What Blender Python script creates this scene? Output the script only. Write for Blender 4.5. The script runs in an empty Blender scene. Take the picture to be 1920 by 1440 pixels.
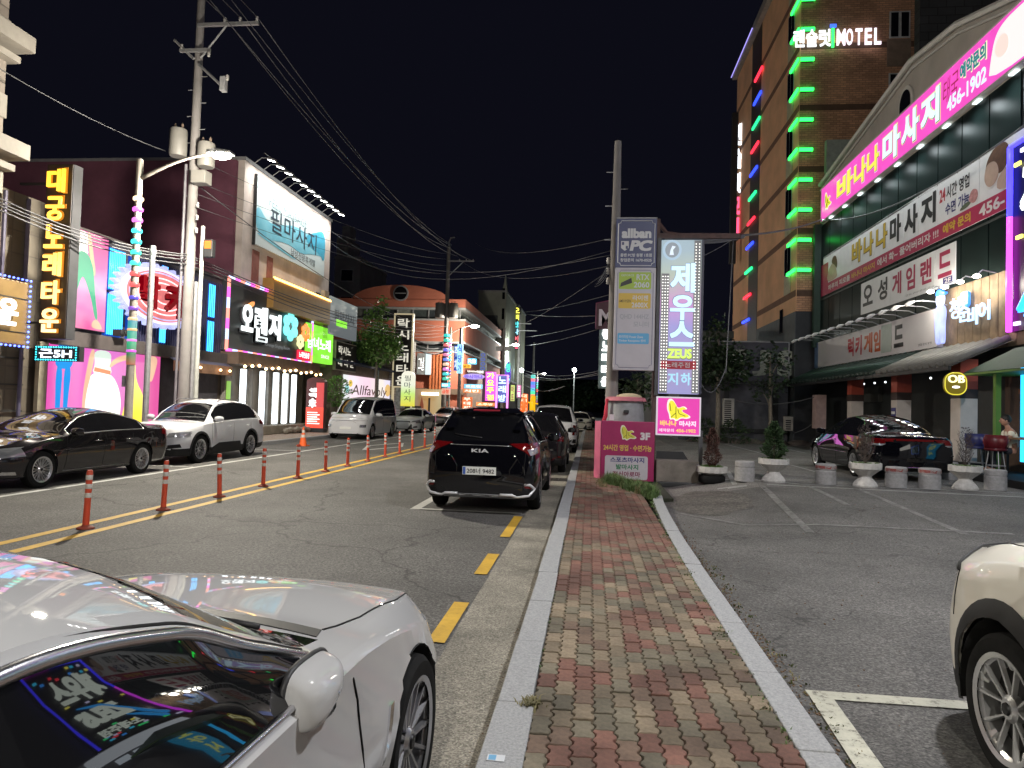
import bpy, math, random
import numpy as np
from mathutils import Vector, Matrix
from mathutils.bvhtree import BVHTree
random.seed(7)
SC = bpy.context.scene
COL = SC.collection
PI = math.pi
ORD = ['first', 'second', 'third', 'fourth', 'fifth', 'sixth', 'seventh', 'eighth', 'ninth', 'tenth', 'eleventh', 'twelfth', 'thirteenth', 'fourteenth', 'fifteenth', 'sixteenth']
CAMH = 1.75
yaw, pitch, roll = math.radians(6.460), math.radians(1.791), math.radians(1.7)
_f = Vector((-math.sin(yaw)*math.cos(pitch), math.cos(yaw)*math.cos(pitch), math.sin(pitch)))
_r0 = Vector((math.cos(yaw), math.sin(yaw), 0.0))
_u0 = _r0.cross(_f)
_r = _r0*math.cos(roll) + _u0*math.sin(roll)
_u = _u0*math.cos(roll) - _r0*math.sin(roll)
cam_d = bpy.data.cameras.new('camera')
cam = bpy.data.objects.new('camera', cam_d)
COL.objects.link(cam)
cam.matrix_world = Matrix(((_r.x, _u.x, -_f.x, 0), (_r.y, _u.y, -_f.y, 0), (_r.z, _u.z, -_f.z, CAMH), (0, 0, 0, 1)))
cam_d.sensor_width = 36
cam_d.lens = 36*1300/1920
cam_d.clip_start = 0.05
cam_d.clip_end = 3000
SC.camera = cam
w = bpy.data.worlds.new('World')
SC.world = w
w.use_nodes = True
_nt = w.node_tree
_bg = _nt.nodes['Background']
_sky = _nt.nodes.new('ShaderNodeTexSky')
_sky.sky_type = 'NISHITA'
_sky.sun_disc = False
_sky.sun_elevation = math.radians(-5)
_sky.sun_rotation = math.radians(150)
_mx = _nt.nodes.new('ShaderNodeMix')
_mx.data_type = 'RGBA'
_mx.inputs[0].default_value = 0.93
_nt.links.new(_sky.outputs[0], _mx.inputs[6])
_mx.inputs[7].default_value = (0.030, 0.031, 0.062, 1)   # city glow in the night air
_nt.links.new(_mx.outputs[2], _bg.inputs[0])
_bg.inputs[1].default_value = 0.13
sun_d = bpy.data.lights.new('moon', 'SUN')
sun_d.energy = 0.01
sun_d.angle = math.radians(0.5)
sun_d.color = (0.8, 0.87, 1.0)
sun = bpy.data.objects.new('moon', sun_d)
COL.objects.link(sun)
sun.rotation_euler = (math.radians(35), 0, math.radians(150))
SC.view_settings.view_transform = 'Standard'
SC.view_settings.look = 'None'
SC.view_settings.gamma = 1
SC.view_settings.exposure = 0.0
SC.view_settings.use_curve_mapping = False
SC.render.engine = 'CYCLES'
SC.cycles.use_denoising = True
SC.cycles.max_bounces = 6
SC.cycles.diffuse_bounces = 3
SC.cycles.glossy_bounces = 4
SC.cycles.transmission_bounces = 4
SC.cycles.sample_clamp_indirect = 4
SC.cycles.sample_clamp_direct = 0
SC.cycles.use_light_tree = True
def _ray(u, v):
 return _f + _r*((u-960)/1300.0) - _u*((v-720)/1300.0)
def lotz(x, y):
 """height of the parking lot, which climbs a little away from the pavement"""
 s = min(1, max(0, (x-1.8)/1.6)); t = min(1, max(0, (y-9)/5)); return .10*(1-t)+t*.30*s
def at(u, v, x=None, y=None, z=None):
 d = _ray(u, v)
 if x is not None: t = x/d.x
 elif y is not None: t = y/d.y
 else: t = (z-CAMH)/d.z
 return Vector((0, 0, CAMH)) + d*t
_M = {}
def _new(name):
 m = bpy.data.materials.new(name)
 m.use_nodes = True
 return m, m.node_tree, m.node_tree.nodes['Principled BSDF']
def c4(c): return (c[0], c[1], c[2], 1)
def pm(name, col, rough=0.6, metal=0.0, var=0.25, scale=3.0, bump=0.0, bscale=60.0, coat=0.0, spec=0.5, col2=None, crough=0.03):
 """principled, colour broken up by noise in object space"""
 if name in _M: return _M[name]
 m, nt, b = _new(name)
 b.inputs['Roughness'].default_value = rough
 b.inputs['Metallic'].default_value = metal
 b.inputs['Specular IOR Level'].default_value = spec
 b.inputs['Coat Weight'].default_value = coat
 b.inputs['Coat Roughness'].default_value = crough
 if var > 0 or col2:
  tc = nt.nodes.new('ShaderNodeTexCoord')
  n = nt.nodes.new('ShaderNodeTexNoise'); n.inputs['Scale'].default_value = scale; n.inputs['Detail'].default_value = 6; n.inputs['Roughness'].default_value = .62
  nt.links.new(tc.outputs['Object'], n.inputs['Vector'])
  r = nt.nodes.new('ShaderNodeValToRGB')
  r.color_ramp.elements[0].position = .32; r.color_ramp.elements[1].position = .7
  a = col2 if col2 else tuple(x*(1-var) for x in col)
  d = col if col2 else tuple(min(1, x*(1+var*.6)) for x in col)
  r.color_ramp.elements[0].color = c4(a); r.color_ramp.elements[1].color = c4(d)
  nt.links.new(n.outputs[0], r.inputs[0]); nt.links.new(r.outputs[0], b.inputs['Base Color'])
  if bump > 0:
   n2 = nt.nodes.new('ShaderNodeTexNoise'); n2.inputs['Scale'].default_value = bscale; n2.inputs['Detail'].default_value = 4
   nt.links.new(tc.outputs['Object'], n2.inputs['Vector'])
   bp = nt.nodes.new('ShaderNodeBump'); bp.inputs['Strength'].default_value = bump; bp.inputs['Distance'].default_value = .01
   nt.links.new(n2.outputs[0], bp.inputs['Height']); nt.links.new(bp.outputs[0], b.inputs['Normal'])
 else:
  b.inputs['Base Color'].default_value = c4(col)
 _M[name] = m
 return m
def em(name, col, st=1.0, var=0.0):
 """a surface that gives light (tubes, lit panels, lit letters)"""
 if name in _M: return _M[name]
 m, nt, b = _new(name)
 b.inputs['Base Color'].default_value = c4(tuple(x*.2 for x in col))
 b.inputs['Roughness'].default_value = .4
 b.inputs['Emission Color'].default_value = c4(col)
 b.inputs['Emission Strength'].default_value = st
 if var:
  tc = nt.nodes.new('ShaderNodeTexCoord'); n = nt.nodes.new('ShaderNodeTexNoise'); n.inputs['Scale'].default_value = 1.6
  n.inputs['Detail'].default_value = 3
  nt.links.new(tc.outputs['Object'], n.inputs['Vector'])
  mr = nt.nodes.new('ShaderNodeMapRange'); mr.inputs[1].default_value = .3; mr.inputs[2].default_value = .7
  mr.inputs[3].default_value = st*(1-var); mr.inputs[4].default_value = st*(1+var)
  nt.links.new(n.outputs[0], mr.inputs[0]); nt.links.new(mr.outputs[0], b.inputs['Emission Strength'])
 _M[name] = m
 return m
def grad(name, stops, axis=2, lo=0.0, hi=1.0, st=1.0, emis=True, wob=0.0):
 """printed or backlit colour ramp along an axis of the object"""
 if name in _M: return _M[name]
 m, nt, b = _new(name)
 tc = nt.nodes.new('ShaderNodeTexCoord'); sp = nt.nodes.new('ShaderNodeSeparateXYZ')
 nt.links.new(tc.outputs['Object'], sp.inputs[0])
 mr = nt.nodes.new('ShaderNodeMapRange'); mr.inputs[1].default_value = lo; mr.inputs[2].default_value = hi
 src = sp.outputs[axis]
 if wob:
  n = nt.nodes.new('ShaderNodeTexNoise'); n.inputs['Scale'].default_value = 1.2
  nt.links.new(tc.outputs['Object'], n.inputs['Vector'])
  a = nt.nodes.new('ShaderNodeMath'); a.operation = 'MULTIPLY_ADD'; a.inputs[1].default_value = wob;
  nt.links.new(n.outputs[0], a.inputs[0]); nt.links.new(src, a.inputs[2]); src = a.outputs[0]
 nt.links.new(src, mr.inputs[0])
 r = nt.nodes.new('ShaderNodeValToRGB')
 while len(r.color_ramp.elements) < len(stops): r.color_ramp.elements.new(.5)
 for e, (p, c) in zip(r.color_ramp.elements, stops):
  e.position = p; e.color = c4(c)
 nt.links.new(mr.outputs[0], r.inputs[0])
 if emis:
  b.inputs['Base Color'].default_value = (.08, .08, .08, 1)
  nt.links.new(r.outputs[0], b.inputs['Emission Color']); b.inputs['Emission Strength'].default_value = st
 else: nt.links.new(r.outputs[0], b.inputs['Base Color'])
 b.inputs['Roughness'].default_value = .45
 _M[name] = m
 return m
def panels(name, col, mortar, sx=1.0, sz=.5, rough=.7, off=0.0, bump=.3, mort=.02, var=.15):
 """brick or tile courses too small or far away to build one by one; object axes x+y across, z up"""
 if name in _M: return _M[name]
 m, nt, b = _new(name)
 tc = nt.nodes.new('ShaderNodeTexCoord'); sp = nt.nodes.new('ShaderNodeSeparateXYZ')
 nt.links.new(tc.outputs['Object'], sp.inputs[0])
 ad = nt.nodes.new('ShaderNodeMath'); ad.operation = 'ADD'
 nt.links.new(sp.outputs[0], ad.inputs[0]); nt.links.new(sp.outputs[1], ad.inputs[1])
 cb = nt.nodes.new('ShaderNodeCombineXYZ'); nt.links.new(ad.outputs[0], cb.inputs[0]); nt.links.new(sp.outputs[2], cb.inputs[1])
 br = nt.nodes.new('ShaderNodeTexBrick'); nt.links.new(cb.outputs[0], br.inputs['Vector'])
 br.inputs['Scale'].default_value = 1; br.inputs['Brick Width'].default_value = sx; br.inputs['Row Height'].default_value = sz
 br.inputs['Mortar Size'].default_value = mort; br.offset = off
 br.inputs['Color1'].default_value = c4(tuple(x*(1-var) for x in col)); br.inputs['Color2'].default_value = c4(tuple(min(1, x*(1+var)) for x in col))
 br.inputs['Mortar'].default_value = c4(mortar)
 n = nt.nodes.new('ShaderNodeTexNoise'); n.inputs['Scale'].default_value = .7; n.inputs['Detail'].default_value = 8
 nt.links.new(tc.outputs['Object'], n.inputs['Vector'])
 mr = nt.nodes.new('ShaderNodeMapRange'); mr.inputs[1].default_value = .3; mr.inputs[2].default_value = .7; mr.inputs[3].default_value = .72; mr.inputs[4].default_value = 1.15
 nt.links.new(n.outputs[0], mr.inputs[0])
 mu = nt.nodes.new('ShaderNodeMix'); mu.data_type = 'RGBA'; mu.blend_type = 'MULTIPLY'; mu.inputs[0].default_value = 1
 nt.links.new(br.outputs[0], mu.inputs[6]); nt.links.new(mr.outputs[0], mu.inputs[7])
 nt.links.new(mu.outputs[2], b.inputs['Base Color'])
 bp = nt.nodes.new('ShaderNodeBump'); bp.inputs['Strength'].default_value = bump; bp.inputs['Distance'].default_value = .01; bp.invert = True
 nt.links.new(br.outputs[1], bp.inputs['Height']); nt.links.new(bp.outputs[0], b.inputs['Normal'])
 b.inputs['Roughness'].default_value = rough
 _M[name] = m
 return m
class MB:
 def __init__(s): s.v = []; s.f = []; s.m = []; s.cur = 0
 def add(s, vs, fs):
  o = len(s.v); s.v.extend([tuple(p) for p in vs]); s.f.extend([tuple(i+o for i in f) for f in fs]); s.m.extend([s.cur]*len(fs)); return s
 def box(s, x0, x1, y0, y1, z0, z1):
  x0, x1 = sorted((x0, x1)); y0, y1 = sorted((y0, y1)); z0, z1 = sorted((z0, z1))
  return s.add([(x0,y0,z0),(x1,y0,z0),(x1,y1,z0),(x0,y1,z0),(x0,y0,z1),(x1,y0,z1),(x1,y1,z1),(x0,y1,z1)],
                     [(0,3,2,1),(4,5,6,7),(0,1,5,4),(1,2,6,5),(2,3,7,6),(3,0,4,7)])
 def face(s, pts): return s.add(pts, [tuple(range(len(pts)))])
 def prism(s, pts, d, axis=2, base=0.0):
  """2-D outline (ccw) extruded from base to base+d along an axis; the outline lies in the other two axes"""
  n = len(pts)
  def P(p, k):
   if axis == 2: return (p[0], p[1], k)
   if axis == 1: return (p[0], k, p[1])
   return (k, p[0], p[1])
  vs = [P(p, base) for p in pts]+[P(p, base+d) for p in pts]
  fs = [tuple(reversed(range(n))), tuple(range(n, 2*n))]+[(i, (i+1) % n, n+(i+1) % n, n+i) for i in range(n)]
  return s.add(vs, fs)
 def tube(s, pts, r, n=8, cap=True, closed=False):
  P = [Vector(p) for p in pts]; R = r if isinstance(r, (list, tuple)) else [r]*len(P)
  vs = []; N = len(P)
  up = None
  for i, p in enumerate(P):
   if closed: t = P[(i+1) % N]-P[i-1]
   else: t = P[min(i+1, N-1)]-P[max(i-1, 0)]
   if t.length < 1e-9: t = Vector((0, 0, 1))
   t.normalize()
   if up is None:
    up = Vector((0, 0, 1)) if abs(t.z) < .9 else Vector((1, 0, 0))
   a = t.cross(up)
   if a.length < 1e-6: a = t.cross(Vector((0, 1, 0)))
   a.normalize(); b = a.cross(t).normalized(); up = b
   for k in range(n):
    an = 2*PI*k/n
    vs.append(p+(a*math.cos(an)+b*math.sin(an))*R[i])
  fs = []
  for i in range(N if closed else N-1):
   j = (i+1) % N
   for k in range(n):
    k2 = (k+1) % n
    fs.append((i*n+k, i*n+k2, j*n+k2, j*n+k))
  if cap and not closed:
   fs.append(tuple(reversed(range(n)))); fs.append(tuple(range((N-1)*n, N*n)))
  return s.add(vs, fs)
 def lathe(s, prof, c=(0, 0, 0), n=24, axis=2, flute=0, fd=0.0, cap=True):
  """profile [(radius, height)] turned round an axis"""
  vs = []
  for (r, h) in prof:
   for k in range(n):
    a = 2*PI*k/n
    rr = r*(1-(fd if (flute and k % 2) else 0))
    x, y = rr*math.cos(a), rr*math.sin(a)
    if axis == 2: vs.append((c[0]+x, c[1]+y, c[2]+h))
    elif axis == 0: vs.append((c[0]+h, c[1]+x, c[2]+y))
    else: vs.append((c[0]+y, c[1]+h, c[2]+x))
  fs = []
  for i in range(len(prof)-1):
   for k in range(n):
    k2 = (k+1) % n
    fs.append((i*n+k, i*n+k2, (i+1)*n+k2, (i+1)*n+k))
  if cap and prof[0][0] > 1e-5: fs.append(tuple(reversed(range(n))))
  if cap and prof[-1][0] > 1e-5: fs.append(tuple(range((len(prof)-1)*n, len(prof)*n)))
  return s.add(vs, fs)
 def ball(s, c, r, n=10, sc=(1, 1, 1)):
  prof = [(max(1e-6, r*math.sin(PI*i/n)), -r*math.cos(PI*i/n)) for i in range(n+1)]
  o = len(s.v); s.lathe(prof, (0, 0, 0), n+2)
  for i in range(o, len(s.v)):
   p = s.v[i]; s.v[i] = (c[0]+p[0]*sc[0], c[1]+p[1]*sc[1], c[2]+p[2]*sc[2])
  return s
 def xf(s, M):
  s.v = [tuple(M @ Vector(p)) for p in s.v]; return s
 def build(s, name, mats, parent=None, smooth=False, bevel=0.0, label=None, kind=None, auto=None):
  me = bpy.data.meshes.new(name)
  me.from_pydata(s.v, [], s.f)
  if not isinstance(mats, (list, tuple)): mats = [mats]
  for m in mats: me.materials.append(m)
  if len(mats) > 1: me.polygons.foreach_set('material_index', s.m)
  if smooth or auto:
   me.polygons.foreach_set('use_smooth', [True]*len(me.polygons))
   if auto:
    me.set_sharp_from_angle(angle=math.radians(auto))
  me.update()
  o = bpy.data.objects.new(name, me); COL.objects.link(o)
  if parent is not None: o.parent = parent
  if bevel:
   b = o.modifiers.new('bevel', 'BEVEL'); b.width = bevel; b.segments = 2; b.limit_method = 'ANGLE'
  if label: o['label'] = label
  if kind: o['kind'] = kind
  return o
def thing(name, label, cat, loc=(0, 0, 0), rot=0.0, group=None, kind=None):
 o = bpy.data.objects.new(name, None); COL.objects.link(o)
 o.empty_display_size = .2
 o.location = loc; o.rotation_euler = (0, 0, rot)
 o['label'] = label; o['category'] = cat
 if group: o['group'] = group
 if kind: o['kind'] = kind
 return o
def tag(o, label, cat, group=None):
 o['label'] = label; o['category'] = cat
 if group: o['group'] = group
 return o
def struct(o): o['kind'] = 'structure'; return o
def dup(src, loc=None, rot=None, label=None, group=None):
 r = src.copy(); COL.objects.link(r)
 if loc is not None: r.location = loc
 if rot is not None: r.rotation_euler = (0, 0, rot)
 if label: r['label'] = label
 if group: r['group'] = group
 for ch in list(src.children):
  c = ch.copy(); COL.objects.link(c); c.parent = r
  for g in ch.children:
   d = g.copy(); COL.objects.link(d); d.parent = c
 return r
def frame(o, right, normal, loc):
 R = Vector(right).normalized(); N = Vector(normal).normalized(); U = N.cross(R)
 o.matrix_world = Matrix(((R.x, U.x, N.x, loc[0]), (R.y, U.y, N.y, loc[1]), (R.z, U.z, N.z, loc[2]), (0, 0, 0, 1)))
 return o
def LF(o, y, z, X=-15.0): return frame(o, (0, 1, 0), (1, 0, 0), (X, y, z))      # facade left of the road
def RF(o, y, z, X=11.0): return frame(o, (0, -1, 0), (-1, 0, 0), (X, y, z))     # facade right of the road
def FF(o, x, y, z): return frame(o, (1, 0, 0), (0, -1, 0), (x, y, z))           # faces back down the road
_TC = {}
def text_verts(s, bold=0.0, ext=0.0, res=3):
 key = (s, bold, ext, res)
 if key in _TC: return _TC[key]
 cu = bpy.data.curves.new('lettering', 'FONT'); cu.body = s; cu.extrude = ext; cu.offset = min(bold, .018); cu.resolution_u = res
 cu.align_x = 'LEFT'
 o = bpy.data.objects.new('lettering', cu)
 me = bpy.data.meshes.new_from_object(o)
 V = np.array([tuple(v.co) for v in me.vertices]); F = [tuple(p.vertices) for p in me.polygons]
 bpy.data.objects.remove(o); bpy.data.meshes.remove(me); bpy.data.curves.remove(cu)
 extra = bold-.018
 if extra > 0:      # heavier strokes: the glyph again, shifted a little each way
  Vs = [V]; Fs = list(F); n = len(V)
  for k, (dx, dy) in enumerate(((extra, extra), (-extra, extra), (extra, -extra), (-extra, -extra))):
   W = V.copy(); W[:, 0] += dx; W[:, 1] += dy; W[:, 2] -= .0004*(k+1)
   Vs.append(W); Fs += [tuple(i+n*(k+1) for i in f) for f in F]
  V = np.concatenate(Vs); F = Fs
 _TC[key] = (V, F)
 return V, F
def text(name, s, x, y, w_, h, mat, parent, z=0.006, bold=0.0, d=0.0, shear=0.0, res=3, label=None):
 """lettering filling the box x..x+w, y..y+h of its parent; d = depth of the letters (m); w_ None keeps proportions"""
 V, F = text_verts(s, bold, .05 if d > 0 else 0.0, res)
 lo = V.min(0); hi = V.max(0); sy = h/(hi[1]-lo[1]); sx = (w_/(hi[0]-lo[0])) if w_ else sy
 P = V.copy(); P[:, 0] = x+(V[:, 0]-lo[0])*sx; P[:, 1] = y+(V[:, 1]-lo[1])*sy
 if shear: P[:, 0] += shear*(P[:, 1]-y)
 if d > 0: P[:, 2] = z+(V[:, 2]-lo[2])/(hi[2]-lo[2])*d
 else: P[:, 2] = z+V[:, 2]
 mb = MB(); mb.add(P.tolist(), F)
 return mb.build(name, mat, parent, label=label)
def vtext(name, s, x, ytop, w_, pitch, mat, parent, z=0.006, bold=0.0, d=0.0, h=None):
 """letters stacked downwards, each a part of its own"""
 h = h or pitch*.82
 for i, ch in enumerate(s):
  if ch == ' ': continue
  text(name, ch, x, ytop-(i+1)*pitch+(pitch-h)/2, w_, h, mat, parent, z, bold, d)
def ellipse(cx, cy, rx, ry, n=28, a0=0.0): return [(cx+rx*math.cos(a0+2*PI*k/n), cy+ry*math.sin(a0+2*PI*k/n)) for k in range(n)]
def rrect(x0, x1, y0, y1, r, n=5):
 P = []
 for (cx, cy, a) in ((x1-r, y0+r, -PI/2), (x1-r, y1-r, 0), (x0+r, y1-r, PI/2), (x0+r, y0+r, PI)):
  for k in range(n+1): P.append((cx+r*math.cos(a+PI/2*k/n), cy+r*math.sin(a+PI/2*k/n)))
 return P
def smooth2(pts, it=2):
 for _ in range(it):
  Q = []
  for i in range(len(pts)):
   a, b = pts[i], pts[(i+1) % len(pts)]
   Q.append((a[0]*.75+b[0]*.25, a[1]*.75+b[1]*.25)); Q.append((a[0]*.25+b[0]*.75, a[1]*.25+b[1]*.75))
  pts = Q
 return pts
def flat(name, pts, mat, parent, z=.004, d=.003, label=None):
 """a thin cut-out printed or stuck on its parent"""
 return MB().prism(pts, d, 2, z).build(name, mat, parent, label=label)
def rect(x0, x1, y0, y1): return [(x0, y0), (x1, y0), (x1, y1), (x0, y1)]
BLACK = pm('black_plastic', (.02, .02, .022), .55, var=.2)
STEEL = pm('galvanised_steel', (.42, .42, .43), .45, .6, var=.2, scale=8)
GREYPAINT = pm('grey_paint', (.3, .3, .31), .5, var=.2)
CONC = pm('concrete', (.33, .32, .30), .85, var=.35, scale=2.5, bump=.4, bscale=90)
WHITEP = pm('white_paint', (.74, .73, .71), .5, var=.1)
WHITE_E = em('white_lit', (1, .98, .95), 2.2)
# ================================================================== GROUND
def asphalt(name, dark, light, fine=170.0, patch=.35, crack=0.0):
 if name in _M: return _M[name]
 m, nt, b = _new(name)
 tc = nt.nodes.new('ShaderNodeTexCoord')
 v = nt.nodes.new('ShaderNodeTexVoronoi'); v.inputs['Scale'].default_value = fine; v.inputs['Randomness'].default_value = 1
 n = nt.nodes.new('ShaderNodeTexNoise'); n.inputs['Scale'].default_value = fine*.45; n.inputs['Detail'].default_value = 5; n.inputs['Roughness'].default_value = .7
 p = nt.nodes.new('ShaderNodeTexNoise'); p.inputs['Scale'].default_value = patch; p.inputs['Detail'].default_value = 7; p.inputs['Roughness'].default_value = .65
 for q in (v, n, p): nt.links.new(tc.outputs['Object'], q.inputs['Vector'])
 r = nt.nodes.new('ShaderNodeValToRGB')
 es = r.color_ramp.elements; es[0].position = .30; es[0].color = c4(dark); es[1].position = .66; es[1].color = c4(light)
 k = es.new(.78); k.color = c4(tuple(min(1, x*2.1) for x in light))
 nt.links.new(n.outputs[0], r.inputs[0])
 hv = nt.nodes.new('ShaderNodeMix'); hv.data_type = 'RGBA'; hv.blend_type = 'MULTIPLY'; hv.inputs[0].default_value = .75
 nt.links.new(r.outputs[0], hv.inputs[6]);
 sp = nt.nodes.new('ShaderNodeMapRange'); sp.inputs[1].default_value = 0; sp.inputs[2].default_value = 1; sp.inputs[3].default_value = .35; sp.inputs[4].default_value = 1.8
 cs = nt.nodes.new('ShaderNodeSeparateColor'); nt.links.new(v.outputs['Color'], cs.inputs[0]); nt.links.new(cs.outputs[0], sp.inputs[0])
 nt.links.new(sp.outputs[0], hv.inputs[7])
 mr = nt.nodes.new('ShaderNodeMapRange'); mr.inputs[1].default_value = .34; mr.inputs[2].default_value = .66; mr.inputs[3].default_value = .62; mr.inputs[4].default_value = 1.28
 nt.links.new(p.outputs[0], mr.inputs[0])
 mu = nt.nodes.new('ShaderNodeMix'); mu.data_type = 'RGBA'; mu.blend_type = 'MULTIPLY'; mu.inputs[0].default_value = 1
 nt.links.new(hv.outputs[2], mu.inputs[6]); nt.links.new(mr.outputs[0], mu.inputs[7])
 last = mu.outputs[2]
 st_ = nt.nodes.new('ShaderNodeTexNoise'); st_.inputs['Scale'].default_value = .9; st_.inputs['Detail'].default_value = 9; st_.inputs['Roughness'].default_value = .75
 nt.links.new(tc.outputs['Object'], st_.inputs['Vector'])
 def mul(sock, fac, a, b_, lo, hi):
  r_ = nt.nodes.new('ShaderNodeMapRange'); r_.inputs[1].default_value = a; r_.inputs[2].default_value = b_; r_.inputs[3].default_value = lo; r_.inputs[4].default_value = hi
  nt.links.new(fac, r_.inputs[0]); k_ = nt.nodes.new('ShaderNodeMix'); k_.data_type = 'RGBA'; k_.blend_type = 'MULTIPLY'; k_.inputs[0].default_value = 1
  nt.links.new(sock, k_.inputs[6]); nt.links.new(r_.outputs[0], k_.inputs[7]); return k_.outputs[2]
 last = mul(last, st_.outputs[0], .56, .68, 1.0, .62)
 if crack:
  ad = nt.nodes.new('ShaderNodeVectorMath'); ad.operation = 'MULTIPLY_ADD'; ad.inputs[1].default_value = (.9, .9, .9)
  n3 = nt.nodes.new('ShaderNodeTexNoise'); n3.inputs['Scale'].default_value = 1.7; n3.inputs['Detail'].default_value = 6
  nt.links.new(tc.outputs['Object'], n3.inputs['Vector']); nt.links.new(n3.outputs['Color'], ad.inputs[0]); nt.links.new(tc.outputs['Object'], ad.inputs[2])
  ve = nt.nodes.new('ShaderNodeTexVoronoi'); ve.feature = 'DISTANCE_TO_EDGE'; ve.inputs['Scale'].default_value = crack; nt.links.new(ad.outputs[0], ve.inputs['Vector'])
  last = mul(last, ve.outputs['Distance'], .0, .006, .35, 1.0)
 nt.links.new(last, b.inputs['Base Color'])
 bp = nt.nodes.new('ShaderNodeBump'); bp.inputs['Strength'].default_value = .7; bp.inputs['Distance'].default_value = .006
 nt.links.new(n.outputs[0], bp.inputs['Height']); nt.links.new(bp.outputs[0], b.inputs['Normal'])
 b.inputs['Roughness'].default_value = .78
 _M[name] = m
 return m
ASPH = asphalt('road_asphalt', (.018, .0175, .017), (.140, .133, .126), 75, .35, .16)
ASPH2 = asphalt('lot_asphalt', (.030, .029, .028), (.130, .124, .118), 88, .5, .42)
GUT = asphalt('gutter_concrete', (.12, .108, .085), (.26, .24, .20), 120, 1.4)
SOIL = pm('joint_soil', (.018, .016, .010), .95, var=.5, scale=9, col2=(.018, .024, .010))
def worn(name, col, under, thr=.45, scale=14.0):
 """road paint with chips where the asphalt shows"""
 if name in _M: return _M[name]
 m, nt, b = _new(name)
 tc = nt.nodes.new('ShaderNodeTexCoord')
 n = nt.nodes.new('ShaderNodeTexNoise'); n.inputs['Scale'].default_value = scale; n.inputs['Detail'].default_value = 10; n.inputs['Roughness'].default_value = .8
 n2 = nt.nodes.new('ShaderNodeTexNoise'); n2.inputs['Scale'].default_value = 2.0; n2.inputs['Detail'].default_value = 5
 for q in (n, n2): nt.links.new(tc.outputs['Object'], q.inputs['Vector'])
 r = nt.nodes.new('ShaderNodeValToRGB'); e = r.color_ramp.elements
 e[0].position = thr-.05; e[0].color = c4(under); e[1].position = thr+.02; e[1].color = c4(tuple(x*.82 for x in col)); k = e.new(thr+.2); k.color = c4(col)
 nt.links.new(n.outputs[0], r.inputs[0])
 mr = nt.nodes.new('ShaderNodeMapRange'); mr.inputs[1].default_value = .3; mr.inputs[2].default_value = .7; mr.inputs[3].default_value = .8; mr.inputs[4].default_value = 1.1
 nt.links.new(n2.outputs[0], mr.inputs[0])
 mu = nt.nodes.new('ShaderNodeMix'); mu.data_type = 'RGBA'; mu.blend_type = 'MULTIPLY'; mu.inputs[0].default_value = 1
 nt.links.new(r.outputs[0], mu.inputs[6]); nt.links.new(mr.outputs[0], mu.inputs[7]); nt.links.new(mu.outputs[2], b.inputs['Base Color'])
 b.inputs['Roughness'].default_value = .6
 _M[name] = m
 return m
PYEL = worn('yellow_road_paint', (.60, .36, .035), (.09, .08, .06), .36)
PWHI = worn('white_road_paint', (.55, .55, .53), (.09, .09, .088), .38)
PFADE = worn('faded_white_paint', (.21, .205, .197), (.085, .083, .08), .50, 7)
PTHICK = worn('thick_cream_paint', (.52, .51, .42), (.06, .055, .045), .44, 9)
struct(MB().box(-600, 600, -300, 900, -.4, -.02).build('ground', asphalt('far_ground', (.02, .02, .02), (.05, .05, .05), 6, .02)))
struct(MB().box(-12.0, -.45, -30, 400, -.3, 0).build('road', ASPH))
mb = MB(); gx = [1.2, 1.5]+[1.8+.2*k for k in range(9)]+[4.5, 40]; gy_ = [-30]+[9+.5*k for k in range(11)]+[14.25]
for j in range(len(gy_)-1):
 for i in range(len(gx)-1): mb.face([(a, b, lotz(a, b)-.003) for a, b in ((gx[i], gy_[j]), (gx[i+1], gy_[j]), (gx[i+1], gy_[j+1]), (gx[i], gy_[j+1]))])
struct(mb.build('parking_lot', ASPH2, smooth=True))
mb = MB()
for i in range(len(gx)-1): mb.face([(a, b, lotz(a, b)-.003) for a, b in ((gx[i], 14.25), (gx[i+1], 14.25), (gx[i+1], 60), (gx[i], 60))])
struct(mb.build('far_parking_lot', asphalt('old_lot_asphalt', (.05, .048, .046), (.21, .20, .19), 80, .8, .5)))
g = MB(); ys = np.arange(-10, 120, .25)
for i in range(len(ys)-1):
 a = -.985 if i == 0 else a2
 a2 = -.985+.006*random.uniform(-1, 1)
 g.face([(a, ys[i], .004), (-.45, ys[i], .004), (-.45, ys[i+1], .004), (a2, ys[i+1], .004)])
struct(g.build('gutter', GUT))
LPAV = panels('left_pavement_blocks', (.22, .15, .11), (.09, .07, .05), .22, .11, .8, .5, .5, .012, .3)
m_, nt_, b_ = _new('left_pavement');
tc_ = nt_.nodes.new('ShaderNodeTexCoord'); br_ = nt_.nodes.new('ShaderNodeTexBrick'); nt_.links.new(tc_.outputs['Object'], br_.inputs['Vector'])
br_.inputs['Scale'].default_value = 1; br_.inputs['Brick Width'].default_value = .22; br_.inputs['Row Height'].default_value = .11; br_.inputs['Mortar Size'].default_value = .008
br_.inputs['Color1'].default_value = (.26, .17, .13, 1); br_.inputs['Color2'].default_value = (.33, .27, .21, 1); br_.inputs['Mortar'].default_value = (.08, .06, .05, 1)
nt_.links.new(br_.outputs[0], b_.inputs['Base Color']); b_.inputs['Roughness'].default_value = .8
struct(MB().box(-15.4, -12.18, -30, 190, -.3, .12).build('left_pavement', m_))
GRAN = pm('granite_kerb', (.32, .325, .335), .75, var=.3, scale=70, bump=.3, bscale=200)
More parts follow.
